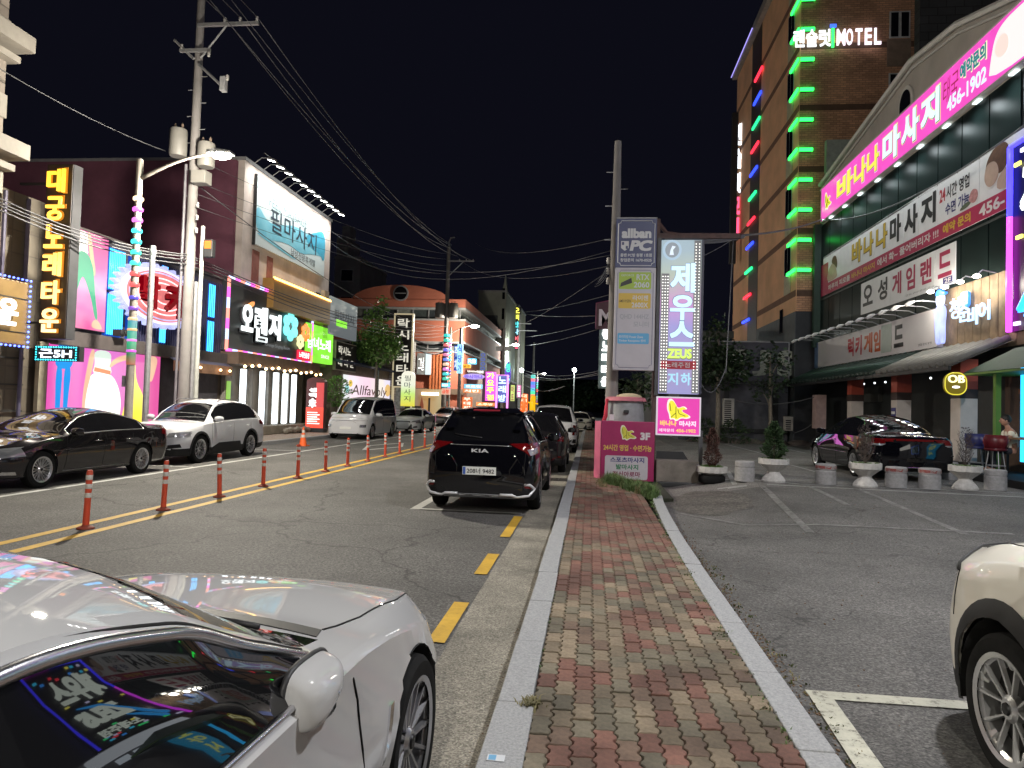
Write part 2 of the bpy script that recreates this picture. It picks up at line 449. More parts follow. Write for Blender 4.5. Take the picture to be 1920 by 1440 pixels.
def kerb(name, spans, label=None):
 root = bpy.data.objects.new(name, None); COL.objects.link(root); root['kind'] = 'structure'
 cache = {}
 for (x, y, wd, ln, rot, h, dy) in spans:
  key = (wd, ln, h)
  if key not in cache:
   mb = MB().box(0, wd, .004, ln-.004, -.2, h)
   o = mb.build('kerbstone', GRAN, root, bevel=.008); cache[key] = o.data
  else:
   o = bpy.data.objects.new('kerbstone', cache[key]); COL.objects.link(o); o.parent = root
   b = o.modifiers.new('bevel', 'BEVEL'); b.width = .008; b.segments = 2; b.limit_method = 'ANGLE'
  o.location = (x, y, dy); o.rotation_euler = (0, 0, rot)
 return root
sp = []
yy = 3.78
for i in range(46):
 sp.append((-.455+random.uniform(-.004, .004), yy+i, .185, 1.0, random.uniform(-.003, .003), .15, random.uniform(-.004, .003)))
sp.append((-.462, 2.76, .205, 1.015, -.004, .156, .002)); sp.append((-.46, 1.75, .19, 1.0, 0, .15, 0)); sp.append((-.46, .7, .19, 1.0, 0, .15, 0))
kerb('pavement_kerb', sp)
sp = []
pts = [(1.02, 1.5), (1.025, 2.5), (1.03, 3.5), (1.03, 4.5), (1.03, 5.5), (1.028, 6.5), (1.03, 7.5), (1.04, 8.5), (1.055, 9.5), (1.08, 10.5), (1.115, 11.5), (1.16, 12.5), (1.22, 13.4)]
for a, b in zip(pts[:-1], pts[1:]):
 L = math.hypot(b[0]-a[0], b[1]-a[1])
 sp.append((a[0], a[1], .175, round(L, 3), -math.atan2(b[0]-a[0], b[1]-a[1]), .15, random.uniform(-.004, .004)))
kerb('parking_lot_kerb', sp)
sp = [(-12.18, 4+i, .18, 1.0, 0, .14, 0) for i in range(0, 60)]
kerb('left_kerb', sp)
struct(MB().box(-.27, 1.03, -12, 13.3, -.2, .10).build('pavement_bed', SOIL))
struct(MB().box(-.27, 1.6, 13.3, 70, -.2, .10).build('far_pavement_bed', SOIL))
struct(MB().box(1.6, 2.0, 19, 70, -.2, .12).build('far_pavement_edge', CONC))
PW, PL = .1075, .192
def paver_outline(half=None):
 a = .0085; g = .0046; L = []
 n = 8
 for k in range(n+1):
  t = k/n; y = -PL/2+g+(PL-2*g)*t
  L.append((PW/2-g+a*(1 if k % 4 in (1, 2) else -1)*(.4 if k in (0, n) else 1), y))
 R = [(x-PW, y) for (x, y) in L]; R = [(x+2*g, y) for (x, y) in R]
 top = [(PW*.18, PL/2-g+.003), (-PW*.18, PL/2-g-.003)]
 bot = [(-PW*.18, -PL/2+g-.003), (PW*.18, -PL/2+g+.003)]
 return L+top+list(reversed(R))+bot
OUT = paver_outline()
def paver_mb(mb, x, y, z, ang=0.0, tilt=(0, 0), sx=1.0):
 n = len(OUT); vs = []
 ca, sa = math.cos(ang), math.sin(ang)
 for (k, inset) in ((0, 0), (1, 0), (2, .0045)):
  for (px, py) in OUT:
   q = 1-inset/(PW/2); X = px*q*sx; Y = py*(1-inset/(PL/2))
   zz = (-.04, -.004, 0)[k]
   vs.append((x+X*ca-Y*sa, y+X*sa+Y*ca, z+zz+X*tilt[0]+Y*tilt[1]))
 fs = [(i, (i+1) % n, n+(i+1) % n, n+i) for i in range(n)]+[(n+i, n+(i+1) % n, 2*n+(i+1) % n, 2*n+i) for i in range(n)]+[tuple(range(2*n, 3*n))]
 mb.add(vs, fs)
def pavmat(name, c1, c2):
 m = pm(name, c1, .85, var=0, col2=c2, scale=30, bump=.6, bscale=260)
 nt = m.node_tree; b = nt.nodes['Principled BSDF']
 oi = nt.nodes.new('ShaderNodeObjectInfo')
 mr = nt.nodes.new('ShaderNodeMapRange'); mr.inputs[3].default_value = .72; mr.inputs[4].default_value = 1.22
 nt.links.new(oi.outputs['Random'], mr.inputs[0])
 tc = nt.nodes.new('ShaderNodeNewGeometry'); n = nt.nodes.new('ShaderNodeTexNoise'); n.inputs['Scale'].default_value = 2.2; n.inputs['Detail'].default_value = 6
 nt.links.new(tc.outputs['Position'], n.inputs['Vector'])
 m2 = nt.nodes.new('ShaderNodeMapRange'); m2.inputs[1].default_value = .35; m2.inputs[2].default_value = .62; m2.inputs[3].default_value = .62; m2.inputs[4].default_value = 1.15
 nt.links.new(n.outputs[0], m2.inputs[0])
 mm = nt.nodes.new('ShaderNodeMath'); mm.operation = 'MULTIPLY'; nt.links.new(mr.outputs[0], mm.inputs[0]); nt.links.new(m2.outputs[0], mm.inputs[1])
 mu = nt.nodes.new('ShaderNodeMix'); mu.data_type = 'RGBA'; mu.blend_type = 'MULTIPLY'; mu.inputs[0].default_value = 1
 src = b.inputs['Base Color'].links[0].from_socket
 nt.links.new(src, mu.inputs[6]); nt.links.new(mm.outputs[0], mu.inputs[7]); nt.links.new(mu.outputs[2], b.inputs['Base Color'])
 return m
PT = [pavmat('tan_paver', (.26, .205, .14), (.165, .128, .088)), pavmat('grey_green_paver', (.185, .158, .112), (.115, .10, .072)),
      pavmat('red_paver', (.225, .105, .078), (.14, .068, .052)), pavmat('brown_paver', (.19, .125, .09), (.12, .08, .058))]
pav_root = bpy.data.objects.new('pavement', None); COL.objects.link(pav_root); pav_root['kind'] = 'structure'
_pm = MB(); paver_mb(_pm, 0, 0, 0)
_po = _pm.build('paver', PT[0]); PMESH = _po.data; bpy.data.objects.remove(_po)
far = MB(); count = 0
redmap = {}
rr = random.Random(5)
rows = list(range(0, 300)); Y0 = 2.78
for r_ in rows:
 y = Y0+r_*PL
 if y > 52: break
 for c in range(12 if y < 17 else 13):
  x = -.262+PW*(c+.5)
  yc = y+(PL/2 if c % 2 else 0)
  if y > 15.5 and x > 1.6: continue
  base = redmap.get((r_-1, c), 0)*.42+redmap.get((r_, c-1), 0)*.34
  red = rr.random() < .14+base*.9+(.16 if y > 8 else 0)
  redmap[(r_, c)] = 1 if red else 0
  q = rr.random()
  mi = (2 if q < .72 else 3) if red else (0 if q < .5 else (1 if q < .84 else 3))
  z = .148+rr.uniform(-.0035, .0035); tl = (rr.uniform(-.02, .02), rr.uniform(-.02, .02)); an = rr.uniform(-.018, .018)
  if count < 296:
   o = bpy.data.objects.new('paver', PMESH); COL.objects.link(o); o.parent = pav_root
   o.location = (x, yc, z); o.rotation_euler = (tl[1], -tl[0], an)
   o.material_slots[0].link = 'OBJECT'; o.material_slots[0].material = PT[mi]
   count += 1
  else:
   far.cur = mi; paver_mb(far, x, yc, z, an, tl)
o = far.build('far_pavers', PT, pav_root, kind='stuff')
near = MB()
for r_ in range(1, 22):
 for c in range(12):
  near.cur = 2 if rr.random() < .25 else rr.choice((0, 1)); paver_mb(near, -.262+PW*(c+.5), Y0-r_*PL+(PL/2 if c % 2 else 0), .148)
near.build('near_pavers', PT, pav_root, kind='stuff')
GRASS = pm('grass_blades', (.105, .17, .045), .6, var=0, col2=(.045, .09, .02), scale=5)
DRYG = pm('dry_grass', (.24, .20, .09), .7, var=0, col2=(.12, .11, .05), scale=9)
MOSS = pm('moss', (.07, .085, .02), .95, var=0, col2=(.03, .04, .012), scale=40)
def blades(name, spots, mats, parent=None, kind='stuff', seed=1, label=None, cat=None):
 """spots: (x, y, z, number, spread, height, lean)"""
 R = random.Random(seed); mb = MB()
 for (x, y, z, n, sprd, h, lean, mi) in spots:
  for _ in range(n):
   a = R.uniform(0, 2*PI); d = abs(R.gauss(0, sprd*.5)); px, py = x+d*math.cos(a), y+d*math.sin(a)
   H = h*R.uniform(.45, 1.15); wd = .0035+.004*R.random(); b = R.uniform(0, 2*PI)
   lx, ly = lean*H*math.cos(b)*R.uniform(.2, 1.2), lean*H*math.sin(b)*R.uniform(.2, 1.2)
   cx, cy = -math.sin(b)*wd, math.cos(b)*wd
   mb.cur = mi
   mb.add([(px-cx, py-cy, z), (px+cx, py+cy, z), (px+cx*.8+lx*.35, py+cy*.8+ly*.35, z+H*.6), (px-cx*.8+lx*.35, py-cy*.8+ly*.35, z+H*.6), (px+lx, py+ly, z+H*.92)],
                   [(0, 1, 2, 3), (3, 2, 4)])
 o = mb.build(name, mats, parent)
 if kind: o['kind'] = kind
 if label: tag(o, label, cat)
 return o
sp = []
R = random.Random(3)
for i in range(150):      # the tall clump at the foot of the pink board
 t = R.random(); x = .42+t*.80+R.uniform(-.06, .06); y = 15.5-2.3*max(0, t)**1.2+R.uniform(-.5, .4)
 sp.append((x, y, .12, 34, .13, .17+.10*R.random(), .9, 0 if R.random() < .86 else 1))
for i in range(26):
 sp.append((.30+R.uniform(-.08, .12), 15.1+R.uniform(-.9, 1.2), .14, 14, .12, .08, 1.1, 1))
tag(blades('weed_clump', sp, [GRASS, DRYG], kind='stuff', seed=4), 'clump of long green grass growing over the pavement in front of the pink banana board', 'grass')
sp = []
for i in range(170):
 y = R.uniform(2.6, 13); sp.append((1.005+.04*R.gauss(0, .4)+(.0 if y < 9 else (y-9)*.03), y, .135, R.choice((5, 9, 14)), .05, R.uniform(.012, .035), 1.1, R.choice((0, 0, 1, 2))))
for i in range(60):
 y = R.uniform(2.6, 12); sp.append((-.262, y, .135, 5, .02, R.uniform(.01, .02), 1.1, R.choice((0, 1, 2))))
for y, n in ((3.75, 160), (3.80, 120)): sp.append((-.275, y, .145, n, .05, .035, 1.3, 1))
for i in range(50): sp.append((R.uniform(1.24, 1.36), R.uniform(3, 8.5), .1, 6, .05, .02, 1.2, R.choice((1, 2))))
tag(blades('moss_strip', sp, [GRASS, DRYG, MOSS], kind='stuff', seed=6), 'moss and short weeds in the joint between pavers and kerb', 'weeds')
mb = MB()
for i in range(900):
 y = R.uniform(2.6, 13); x = 1.0+R.gauss(0, .02); s = R.uniform(.004, .014); mb.ball((x, y, .134), s, 4, (1, 1.4, .5))
o = mb.build('moss_cushions', MOSS); tag(o, 'dark moss cushions along the right edge of the pavers', 'moss'); o['kind'] = 'stuff'
mb = MB()
for i in range(1500):      # grit and leaf litter along kerb feet and on the lot
 if i < 900: y = R.uniform(2.5, 12); x = 1.215+abs(R.gauss(0, .07))
 else: y = R.uniform(3, 17); x = R.uniform(1.3, 6) if i > 1300 else -.47-abs(R.gauss(0, .05))
 s = R.uniform(.003, .010); mb.ball((x, y, .001+(lotz(x, y) if x > 1.2 else 0)), s, 3, (1, 1.3, .6))
o = mb.build('grit', pm('grit', (.16, .10, .06), .9, var=.6, scale=60)); tag(o, 'grit and leaf crumbs lying along the kerb feet', 'litter'); o['kind'] = 'stuff'
def gline(mb, p0, p1, wd, z=.004, a=None):
 p0 = Vector((p0[0], p0[1], 0)); p1 = Vector((p1[0], p1[1], 0)); d = (p1-p0).normalized(); n = Vector((-d.y, d.x, 0))*wd/2
 L = (p1-p0).length; k = max(1, int(L/(.5 if p1.x > 1.2 else 2)))
 for i in range(k):
  a, b = p0+(p1-p0)*(i/k), p0+(p1-p0)*((i+1)/k)
  mb.face([Vector((q.x, q.y, z+(lotz(q.x, q.y) if q.x > 1.2 else 0))) for q in (a-n, b-n, b+n, a+n)])
mb = MB()
for x in (-6.65, -6.19): gline(mb, (x, -10), (x, 170), .145)
for (a, b) in ((5.03, 6.08), (7.12, 8.12), (9.2, 10.95), (2.9, 3.95), (.8, 1.8)): gline(mb, (-1.075, a), (-1.075, b), .135, .009)
struct(mb.build('yellow_road_lines', PYEL))
mb = MB()
gline(mb, (-9.62, -10), (-9.62, 120), .13)
gline(mb, (-2.82, 11.2), (-2.82, 90), .16); gline(mb, (-2.74, 11.27), (-1.05, 11.27), .11, .0085)
for y in (17.3, 23.0, 28.6, 34.2, 40): gline(mb, (-2.74, y), (-.98, y), .10)
for y in (16.2, 22.6): gline(mb, (-12, y), (-9.7, y), .10)
P = [(-8.0, 24.2), (-7.35, 26.7), (-8.0, 29.2), (-8.65, 26.7)]   # diamond warning mark before a crossing
for a, b in zip(P, P[1:]+P[:1]): gline(mb, a, b, .16)
struct(mb.build('white_road_lines', PWHI))
mb = MB()
def G(u, v, z=.30): p = at(u, v, z=z); return (p.x, p.y)
gline(mb, G(1365, 906), G(1400, 908), .10, .003)
a = G(1345, 904); b = G(1919, 935)
gline(mb, a, (11, b[1]), .11, .003)
for (p, q) in (((1350, 893), (1500, 908)), ((1500, 908), (1919, 925)), ((1365, 884), (1378, 903)), ((1483, 872), (1560, 893)), ((1360, 833), (1440, 853)), ((1480, 843), (1512, 850)), ((1340, 862), (1430, 865))): gline(mb, G(*p), G(*q), .10, .0033)
struct(mb.build('far_lot_lines', worn('grey_lot_paint', (.36, .36, .35), (.09, .09, .088), .42)))
mb = MB()
gline(mb, G(1272, 964, .02), G(1400, 972, .2), .09, .003); gline(mb, G(1400, 972, .2), G(1900, 996, .2), .09, .003)
for (p, q) in (((1430, 912), (1520, 975)), ((1510, 910), (1590, 940)), ((1600, 915), (1810, 982))): gline(mb, G(*p), G(*q), .11, .0032)
struct(mb.build('faded_lot_lines', PFADE))
mb = MB()
q = G(1515, 1302, .1); q2 = G(1800, 1322, .1); q3 = G(1645, 1440, .1); gline(mb, (q[0], q[1]), (q2[0]+.4, q2[1]), .12, .004); gline(mb, (q[0]+.06, q[1]-.05), (q3[0]-.04, q3[1]), .13, .0085); gline(mb, (q3[0]-.04, q3[1]), (q3[0]-.06, 1.5), .13, .0085)
struct(mb.build('bay_corner_mark', PTHICK))
dg = thing('drain_grate', 'rusty iron drain grate in the gutter between the two parked black cars', 'drain', (-.7, 16.75, 0))
MB().box(-.21, .21, -.26, .26, -.01, .010).build('pit', BLACK, dg)
IRON = pm('cast_iron', (.09, .08, .075), .6, .7, var=.3, scale=20)
mb = MB().box(-.21, -.18, -.26, .26, .010, .022).box(.18, .21, -.26, .26, .010, .022).box(-.18, .18, -.26, -.23, .010, .022).box(-.18, .18, .23, .26, .010, .022).box(-.012, .012, -.23, .23, .010, .022)
mb.build('frame', IRON, dg)
bm_ = MB().box(-.175, .175, -.01, .01, .011, .02); first = None
for i in range(11):
 if not first: o = bm_.build('bar', IRON, dg); first = o
 else: o = bpy.data.objects.new('bar', first.data); COL.objects.link(o); o.parent = dg
 o.location = (0, -.2+i*.04, 0)
mb = MB(); n = 26; P = []
for k in range(n): a = 2*PI*k/n; x_, y_ = 2.15+(.75+.15*random.random())*math.cos(a), 13.2+(1.3+.4*random.random())*math.sin(a); P.append((x_, y_, lotz(x_, y_)+.003))
mb.face(P)
struct(mb.build('broken_ground_patch', asphalt('rubble_patch', (.024, .022, .019), (.12, .11, .098), 40, 2.4)))
# ================================================================== VEHICLES
def paint(name, col, rough=.28, metal=0.0, coat=1.0):
 if name in _M: return _M[name]
 m, nt, b = _new(name)
 b.inputs['Base Color'].default_value = c4(col); b.inputs['Roughness'].default_value = rough; b.inputs['Metallic'].default_value = metal
 b.inputs['Specular IOR Level'].default_value = .0; b.inputs['Coat Weight'].default_value = coat; b.inputs['Coat IOR'].default_value = 1.6
 tc = nt.nodes.new('ShaderNodeTexCoord'); n = nt.nodes.new('ShaderNodeTexNoise'); n.inputs['Scale'].default_value = 3; n.inputs['Detail'].default_value = 8
 nt.links.new(tc.outputs['Object'], n.inputs['Vector'])
 mr = nt.nodes.new('ShaderNodeMapRange'); mr.inputs[1].default_value = .35; mr.inputs[2].default_value = .7; mr.inputs[3].default_value = .006; mr.inputs[4].default_value = .035
 nt.links.new(n.outputs[0], mr.inputs[0]); nt.links.new(mr.outputs[0], b.inputs['Coat Roughness'])
 _M[name] = m
 return m
GLASS = paint('tinted_glass', (.006, .006, .007), .04, 0, 1.0)
RUBBER = pm('tyre_rubber', (.010, .010, .010), .8, spec=.15, var=.3, scale=20)
CLAD = pm('dark_cladding', (.012, .012, .013), .6, spec=.2, var=.15)
LINER = pm('wheel_well', (.006, .006, .006), .9, var=0)
CHROME = pm('chrome', (.8, .8, .82), .12, 1.0, var=0)
SATIN = pm('satin_silver', (.55, .55, .57), .3, .9, var=0)
RIMS = pm('rim_silver', (.62, .62, .64), .3, .85, var=0)
RIMD = pm('rim_dark', (.008, .008, .009), .5, .3, var=0)
LAMP = paint('lamp_glass', (.35, .36, .38), .1, .6)
TAIL = paint('tail_lamp_red', (.11, .003, .004), .15)
TAILE = em('tail_reflex', (.6, .02, .05), .15)
PLATE = pm('plate_white', (.72, .73, .70), .45, var=.05)
INK = pm('black_print', (.01, .01, .012), .5, var=0)
SEAM = pm('panel_gap', (.004, .004, .004), .9, var=0)
def pchip(keys, xs):
 k = sorted(keys); X = np.array([a for a, b in k], float); Y = np.array([b for a, b in k], float)
 h = np.diff(X); d = np.diff(Y)/h; m = np.zeros(len(X))
 for i in range(1, len(X)-1):
  if d[i-1]*d[i] > 0:
   w1 = 2*h[i]+h[i-1]; w2 = h[i]+2*h[i-1]; m[i] = (w1+w2)/(w1/d[i-1]+w2/d[i])
 m[0] = d[0]; m[-1] = d[-1]
 xs = np.clip(xs, X[0], X[-1]); i = np.clip(np.searchsorted(X, xs)-1, 0, len(h)-1)
 t = (xs-X[i])/h[i]; t2 = t*t; t3 = t2*t
 return (2*t3-3*t2+1)*Y[i]+(t3-2*t2+t)*h[i]*m[i]+(-2*t3+3*t2)*Y[i+1]+(t3-t2)*h[i]*m[i+1]
def lin(keys, xs):
 k = sorted(keys); return np.interp(xs, [a for a, b in k], [b for a, b in k])
class Car:
 """lofted body: rings along y; the half ring runs underside > sill > flank > shoulder > glass > roof"""
 def __init__(s, S, name, label, cat, loc, rot=0.0, group=None):
  s.S = S; s.root = thing(name, label, cat, loc, rot, group)
  W, H, wb = S['W'], S['H'], S['wb']; hw = W/2
  yF = wb/2+S['fo']; yR = -wb/2-S['ro']; s.yF, s.yR = yF, yR
  cw, cz = S['cowl']; rf, rfz = S['rooff']; rr, rrz = S['roofr']; bl, blz = S['back']
  tz = S['tail']; hf = S['hood']; rw = S.get('rw', hw-.30); sharp = S.get('sharp', 0)
  dy = S.get('dy', .05)
  base = list(np.arange(yR, yF, dy))+[yF]
  base += [yR+.015, yR+.04, yR+.08, yF-.015, yF-.04, yF-.08, yF-.12, cw, rf, rr, bl]
  y = np.array(sorted(set(round(float(a), 4) for a in base)))
  top = [(yR, tz-.14), (yR+.05, tz-.02), (yR+.12, tz), (bl, blz), ((bl+rr)/2, (blz+rrz)/2+S.get('bulge', .03)), (rr, rrz), ((rf+rr)/2, H), (rf, rfz), ((rf+cw)/2, (rfz+cz)/2+S.get('wbulge', .035)), (cw, cz), ((cw+yF)/2, (cz+hf)/2+S.get('hbulge', .035)), (yF-.40, hf+.045), (yF-.12, hf-.01), (yF-.04, hf-.06), (yF, hf-.14)]
  top += S.get('top_extra', [])
  if bl-(yR+.12) < .05: top = [t for t in top if abs(t[0]-(yR+.12)) > 1e-6]
  zt = pchip(top, y)
  wb_ = pchip([(yR, hw-.26), (yR+.06, hw-.13), (yR+.3, hw-.06), (yR+.9, hw-.025), (0, hw-.03), (cw, hw-.04), (yF-.75, hw-.06), (yF-.35, hw-.12), (yF-.12, hw-.24), (yF-.03, hw-.36), (yF, hw-.44)], y)
  wm = pchip([(yR, hw-.22), (yR+.06, hw-.10), (yR+.3, hw-.03), (yR+.9, hw), (0, hw-.015), (yF-.8, hw), (yF-.4, hw-.05), (yF-.15, hw-.16), (yF-.04, hw-.27), (yF, hw-.36)], y)
  w0 = pchip([(yR, hw-.26), (yR+.06, hw-.14), (yR+.3, hw-.07), (0, hw-.055), (yF-.5, hw-.06), (yF-.15, hw-.2), (yF, hw-.42)], y)
  z0 = pchip([(yR, .34), (yR+.1, .27), (yR+.6, .21), (0, S.get('gc', .2)), (yF-.6, .21), (yF-.1, .22), (yF, .27)], y)
  bf, br = S['belt']
  zb = pchip([(yR, tz-.26), (yR+.1, tz-.12), (yR+.5, min(br, tz-.05)), (rr, br), (cw-.1, bf), (yF-.5, hf-.05), (yF-.15, hf-.13), (yF, hf-.25)], y)
  wr = pchip([(yR, hw-.36), (yR+.1, hw-.22), (max(bl, yR+.15), hw-.17 if blz < 1.3 else rw+.03), (rr, rw), (rf, rw+.01), ((rf+cw)/2, (rw+hw-.15)/2+.015), (cw, hw-.15), (yF-.5, hw-.19), (yF-.12, hw-.36), (yF, hw-.55)], y)
  crown = pchip([(yR, .02), (bl, .04), (rr, .055), ((rf+rr)/2, .07), (rf, S.get('rcrown', .06)), ((rf+cw)/2, S.get('wcrown', .055)), (cw, .05), (yF-.5, .05), (yF, .03)], y)
  zr = np.maximum(np.minimum(pchip(S['zr'], y), zt-.012) if 'zr' in S else zt-crown, zb+.015); wr = np.minimum(wr, wb_-.02)
  zm = pchip([(yR, .55), (0, S.get('zm', .62)), (yF, .52)], y)
  zm = np.minimum(zm, zb-.12)
  NS = S.get('ns', 7)     # sub-steps between sill and mid
  rings = []; tagseg = []
  for i in range(len(y)):
   P = [(0, z0[i]), (w0[i]-.36 if w0[i] > .42 else .06, z0[i]), (w0[i]-.03, z0[i]), (w0[i], z0[i]+.03)]
   sg = [0, 0, 0]
   for k in range(1, NS+1):
    t = k/NS; x = w0[i]+(wm[i]-w0[i])*math.sin(t*PI/2); P.append((x, z0[i]+.03+(zm[i]-z0[i]-.03)*t)); sg.append(1)
   cr = S.get('crease', .0)
   for k in range(1, 5):
    t = k/4; x = wm[i]+(wb_[i]-wm[i])*(1-math.cos(t*PI/2)) - cr*math.sin(t*PI); P.append((x, zm[i]+(zb[i]-.02-zm[i])*t)); sg.append(2)
   P.append((wb_[i]-.022, zb[i])); sg.append(3)
   for k in range(1, 6):
    t = (k/5)*.93; x = (wb_[i]-.022)+(wr[i]-wb_[i]+.022)*t + .014*math.sin(t*PI)*min(1, (zr[i]-zb[i])/.3); P.append((x, zb[i]+(zr[i]-zb[i])*t)); sg.append(4)
   P.append((wr[i], zr[i])); sg.append(5)
   for k, t in enumerate((.93, .8, .6, .4, .2, 0)):
    P.append((wr[i]*t, zt[i]-(zt[i]-zr[i])*(t**2.4))); sg.append(6 if k == 0 else 7)
   rings.append(P); tagseg = sg
  n = len(rings[0]); V = []; idx = {}
  for i, P in enumerate(rings):
   for k, (x, z) in enumerate(P): idx[(i, k, 1)] = len(V); V.append([x, y[i], z])
   for k, (x, z) in enumerate(P):
    if k in (0, n-1): idx[(i, k, -1)] = idx[(i, k, 1)]
    else: idx[(i, k, -1)] = len(V); V.append([-x, y[i], z])
  V = np.array(V); faces = []; ftag = []
  wins = S.get('wins', []); r0 = S.get('arch', .37); wz = S['R']; ax = (wb/2, -wb/2)
  glass_top = lambda yy: 'ws' if rf+.01 < yy < cw-.01 else ('rw' if S.get('rwin', (bl, rr))[0] < yy < S.get('rwin', (bl, rr))[1] else None)
  cl = S.get('clad', 0)
  cut = set()
  for i in range(len(y)-1):
   ym = (y[i]+y[i+1])/2
   for k in range(n-1):
    sg = tagseg[k]
    for sd in (1, -1):
     q = (idx[(i, k, sd)], idx[(i+1, k, sd)], idx[(i+1, k+1, sd)], idx[(i, k+1, sd)])
     if sd == 1: q = q[::-1]
     c = V[list(q)].mean(0); t = 'body'
     if sg in (1, 2, 0) and k > 0 and any((ym-a)**2+(max(c[2], z0[i])-wz)**2 < r0*r0 for a in ax):
      cut.update(q); continue
     if sg == 0: t = 'clad'
     if sg == 1 and cl and (c[2] < cl): t = 'clad'
     if sg == 7 and glass_top(ym): t = glass_top(ym)
     if sg == 4 and (zr[i]-zb[i]) > .07:
      for wi, (a, b) in enumerate(wins):
       if a < ym < b: t = 'w%d_%d' % (wi, sd)
      if t == 'body' and wins and wins[0][0] < ym < wins[-1][1]: t = 'pillar%d' % sd
     faces.append(q); ftag.append(t)
  for i, rev in ((0, False), (len(y)-1, True)):
   ring = [idx[(i, k, 1)] for k in range(n)]+[idx[(i, k, -1)] for k in range(n-2, 0, -1)]
   faces.append(tuple(ring) if rev else tuple(reversed(ring))); ftag.append('body')
  kl = tagseg.index(3)+1; kh = max(i for i, t_ in enumerate(tagseg) if t_ == 4)+1
  s.edge = (idx, y, kl, kh)
  used = {}
  for f in faces:
   for v in f: used[v] = 1
  for vi in used:
   x, yy, z = V[vi]
   for a in ax:
    d = math.hypot(yy-a, z-wz)
    if (vi in cut or d < r0-1e-4) and d < r0+.09 and abs(x) > hw-.5 and z < wz+r0+.09:
     if z > z0.min()+.02:
      s_ = r0/max(d, 1e-3); V[vi][1] = a+(yy-a)*s_; V[vi][2] = wz+(z-wz)*s_
  s.V = V
  vv = [Vector(p) for p in V]
  s.bvh = BVHTree.FromPolygons(vv, [f for f in faces if len(f) == 4])
  groups = {}
  for f, t in zip(faces, ftag): groups.setdefault(t, []).append(f)
  body = S['paint']
  s.parts = {}
  names = {'body': ('body', body), 'clad': ('cladding', CLAD), 'ws': ('windshield', GLASS), 'rw': ('rear_window', GLASS), 'pillar1': ('pillar_trim', paint('gloss_black', (.008, .008, .009), .08)), 'pillar-1': ('pillar_trim', paint('gloss_black', (.008, .008, .009), .08))}
  for t, fs in groups.items():
   nm, mt = names.get(t, ('side_window', GLASS))
   u = sorted({v for f in fs for v in f}); mp = {v: k for k, v in enumerate(u)}
   mb = MB(); mb.add([V[v] for v in u], [tuple(mp[v] for v in f) for f in fs])
   s.parts[t] = mb.build(nm, mt, s.root, auto=S.get('auto', 38))
  for a in ax:
   for sd in (1, -1):
    mb = MB(); vs = []; m_ = 18
    for k in range(m_+1):
     an = -.25+(PI+.5)*k/m_
     for xx in (hw-.035, hw-.42): vs.append((sd*xx, a+r0*1.0*math.cos(an), wz+r0*math.sin(an)))
    fs = [(2*k, 2*k+1, 2*k+3, 2*k+2) for k in range(m_)]+[tuple(range(1, 2*m_+2, 2))]
    mb.add(vs, fs); mb.build('wheel_well', LINER, s.root)
  if S.get('archtrim'):
   tw = S['archtrim']
   for a in ax:
    for sd in (1, -1):
     mb = MB(); vs = []; m_ = 24
     for k in range(m_+1):
      an = -.28+(PI+.56)*k/m_
      for rr_ in (r0-.005, r0+tw*.5, r0+tw):
       yy, z = a+rr_*math.cos(an), wz+rr_*math.sin(an)
       p, nn = s.hit('x', yy, max(z, .24), sd); vs.append((p[0]+sd*(.016 if rr_ < r0+tw*.9 else .004), yy, max(z, .2)))
     fs = []
     for k in range(m_):
      for j in (0, 1): fs.append((3*k+j, 3*k+j+1, 3*k+4+j, 3*k+3+j) if sd < 0 else (3*k+3+j, 3*k+4+j, 3*k+j+1, 3*k+j))
     mb.add(vs, fs); mb.build('arch_trim', CLAD, s.root, smooth=True)
  s.wheels(S.get('rim', 'multi'))
 def hit(s, axis, a, b, sd=1):
  if axis == 'x': o = Vector((sd*3, a, b)); d = Vector((-sd, 0, 0))
  elif axis == 'y': o = Vector((a, sd*6, b)); d = Vector((0, -sd, 0))
  else: o = Vector((a, b, 4)); d = Vector((0, 0, -1))
  p, nrm, i, _ = s.bvh.ray_cast(o, d)
  if p is None:
   if axis == 'x': q = Vector((sd*s.S['W']/2, a, b))
   elif axis == 'y': q = Vector((a, (s.yF if sd > 0 else s.yR), b))
   else: q = Vector((a, b, .8))
   p, nrm, i, _ = s.bvh.find_nearest(q)
  if nrm.dot(d) > 0: nrm = -nrm
  return p, nrm
 def patch(s, name, pts, axis, sd, mat, off=.006, step=.09, parent=None, skirt=.02, smooth=True):
  """a panel that follows the body surface; pts is its outline seen along the axis"""
  from mathutils.geometry import tessellate_polygon
  P = []
  for a, b in zip(pts, pts[1:]+pts[:1]):
   L = math.hypot(b[0]-a[0], b[1]-a[1]); k = max(1, int(L/step))
   for j in range(k): P.append((a[0]+(b[0]-a[0])*j/k, a[1]+(b[1]-a[1])*j/k))
  tris = tessellate_polygon([[Vector((p[0], p[1], 0)) for p in P]])
  pts2 = [Vector((p[0], p[1], 0)) for p in P]; F = []; cache = {}
  def sub(a, b, c, dep=0):
   e = [((pts2[a]-pts2[b]).length, a, b, c), ((pts2[b]-pts2[c]).length, b, c, a), ((pts2[c]-pts2[a]).length, c, a, b)]
   L, p, q, r_ = max(e)
   if L < step*1.5 or dep > 7: F.append((a, b, c)); return
   key = (min(p, q), max(p, q))
   if key not in cache: cache[key] = len(pts2); pts2.append((pts2[p]+pts2[q])/2)
   m = cache[key]; sub(p, m, r_, dep+1); sub(m, q, r_, dep+1)
  for t in tris: sub(*t)
  vs = []
  for p in pts2:
   h, nn = s.hit(axis, p.x, p.y, sd); vs.append(h+nn*off)
  n = len(P); base = len(vs)
  for i in range(n):
   h, nn = s.hit(axis, P[i][0], P[i][1], sd); vs.append(h-nn*skirt)
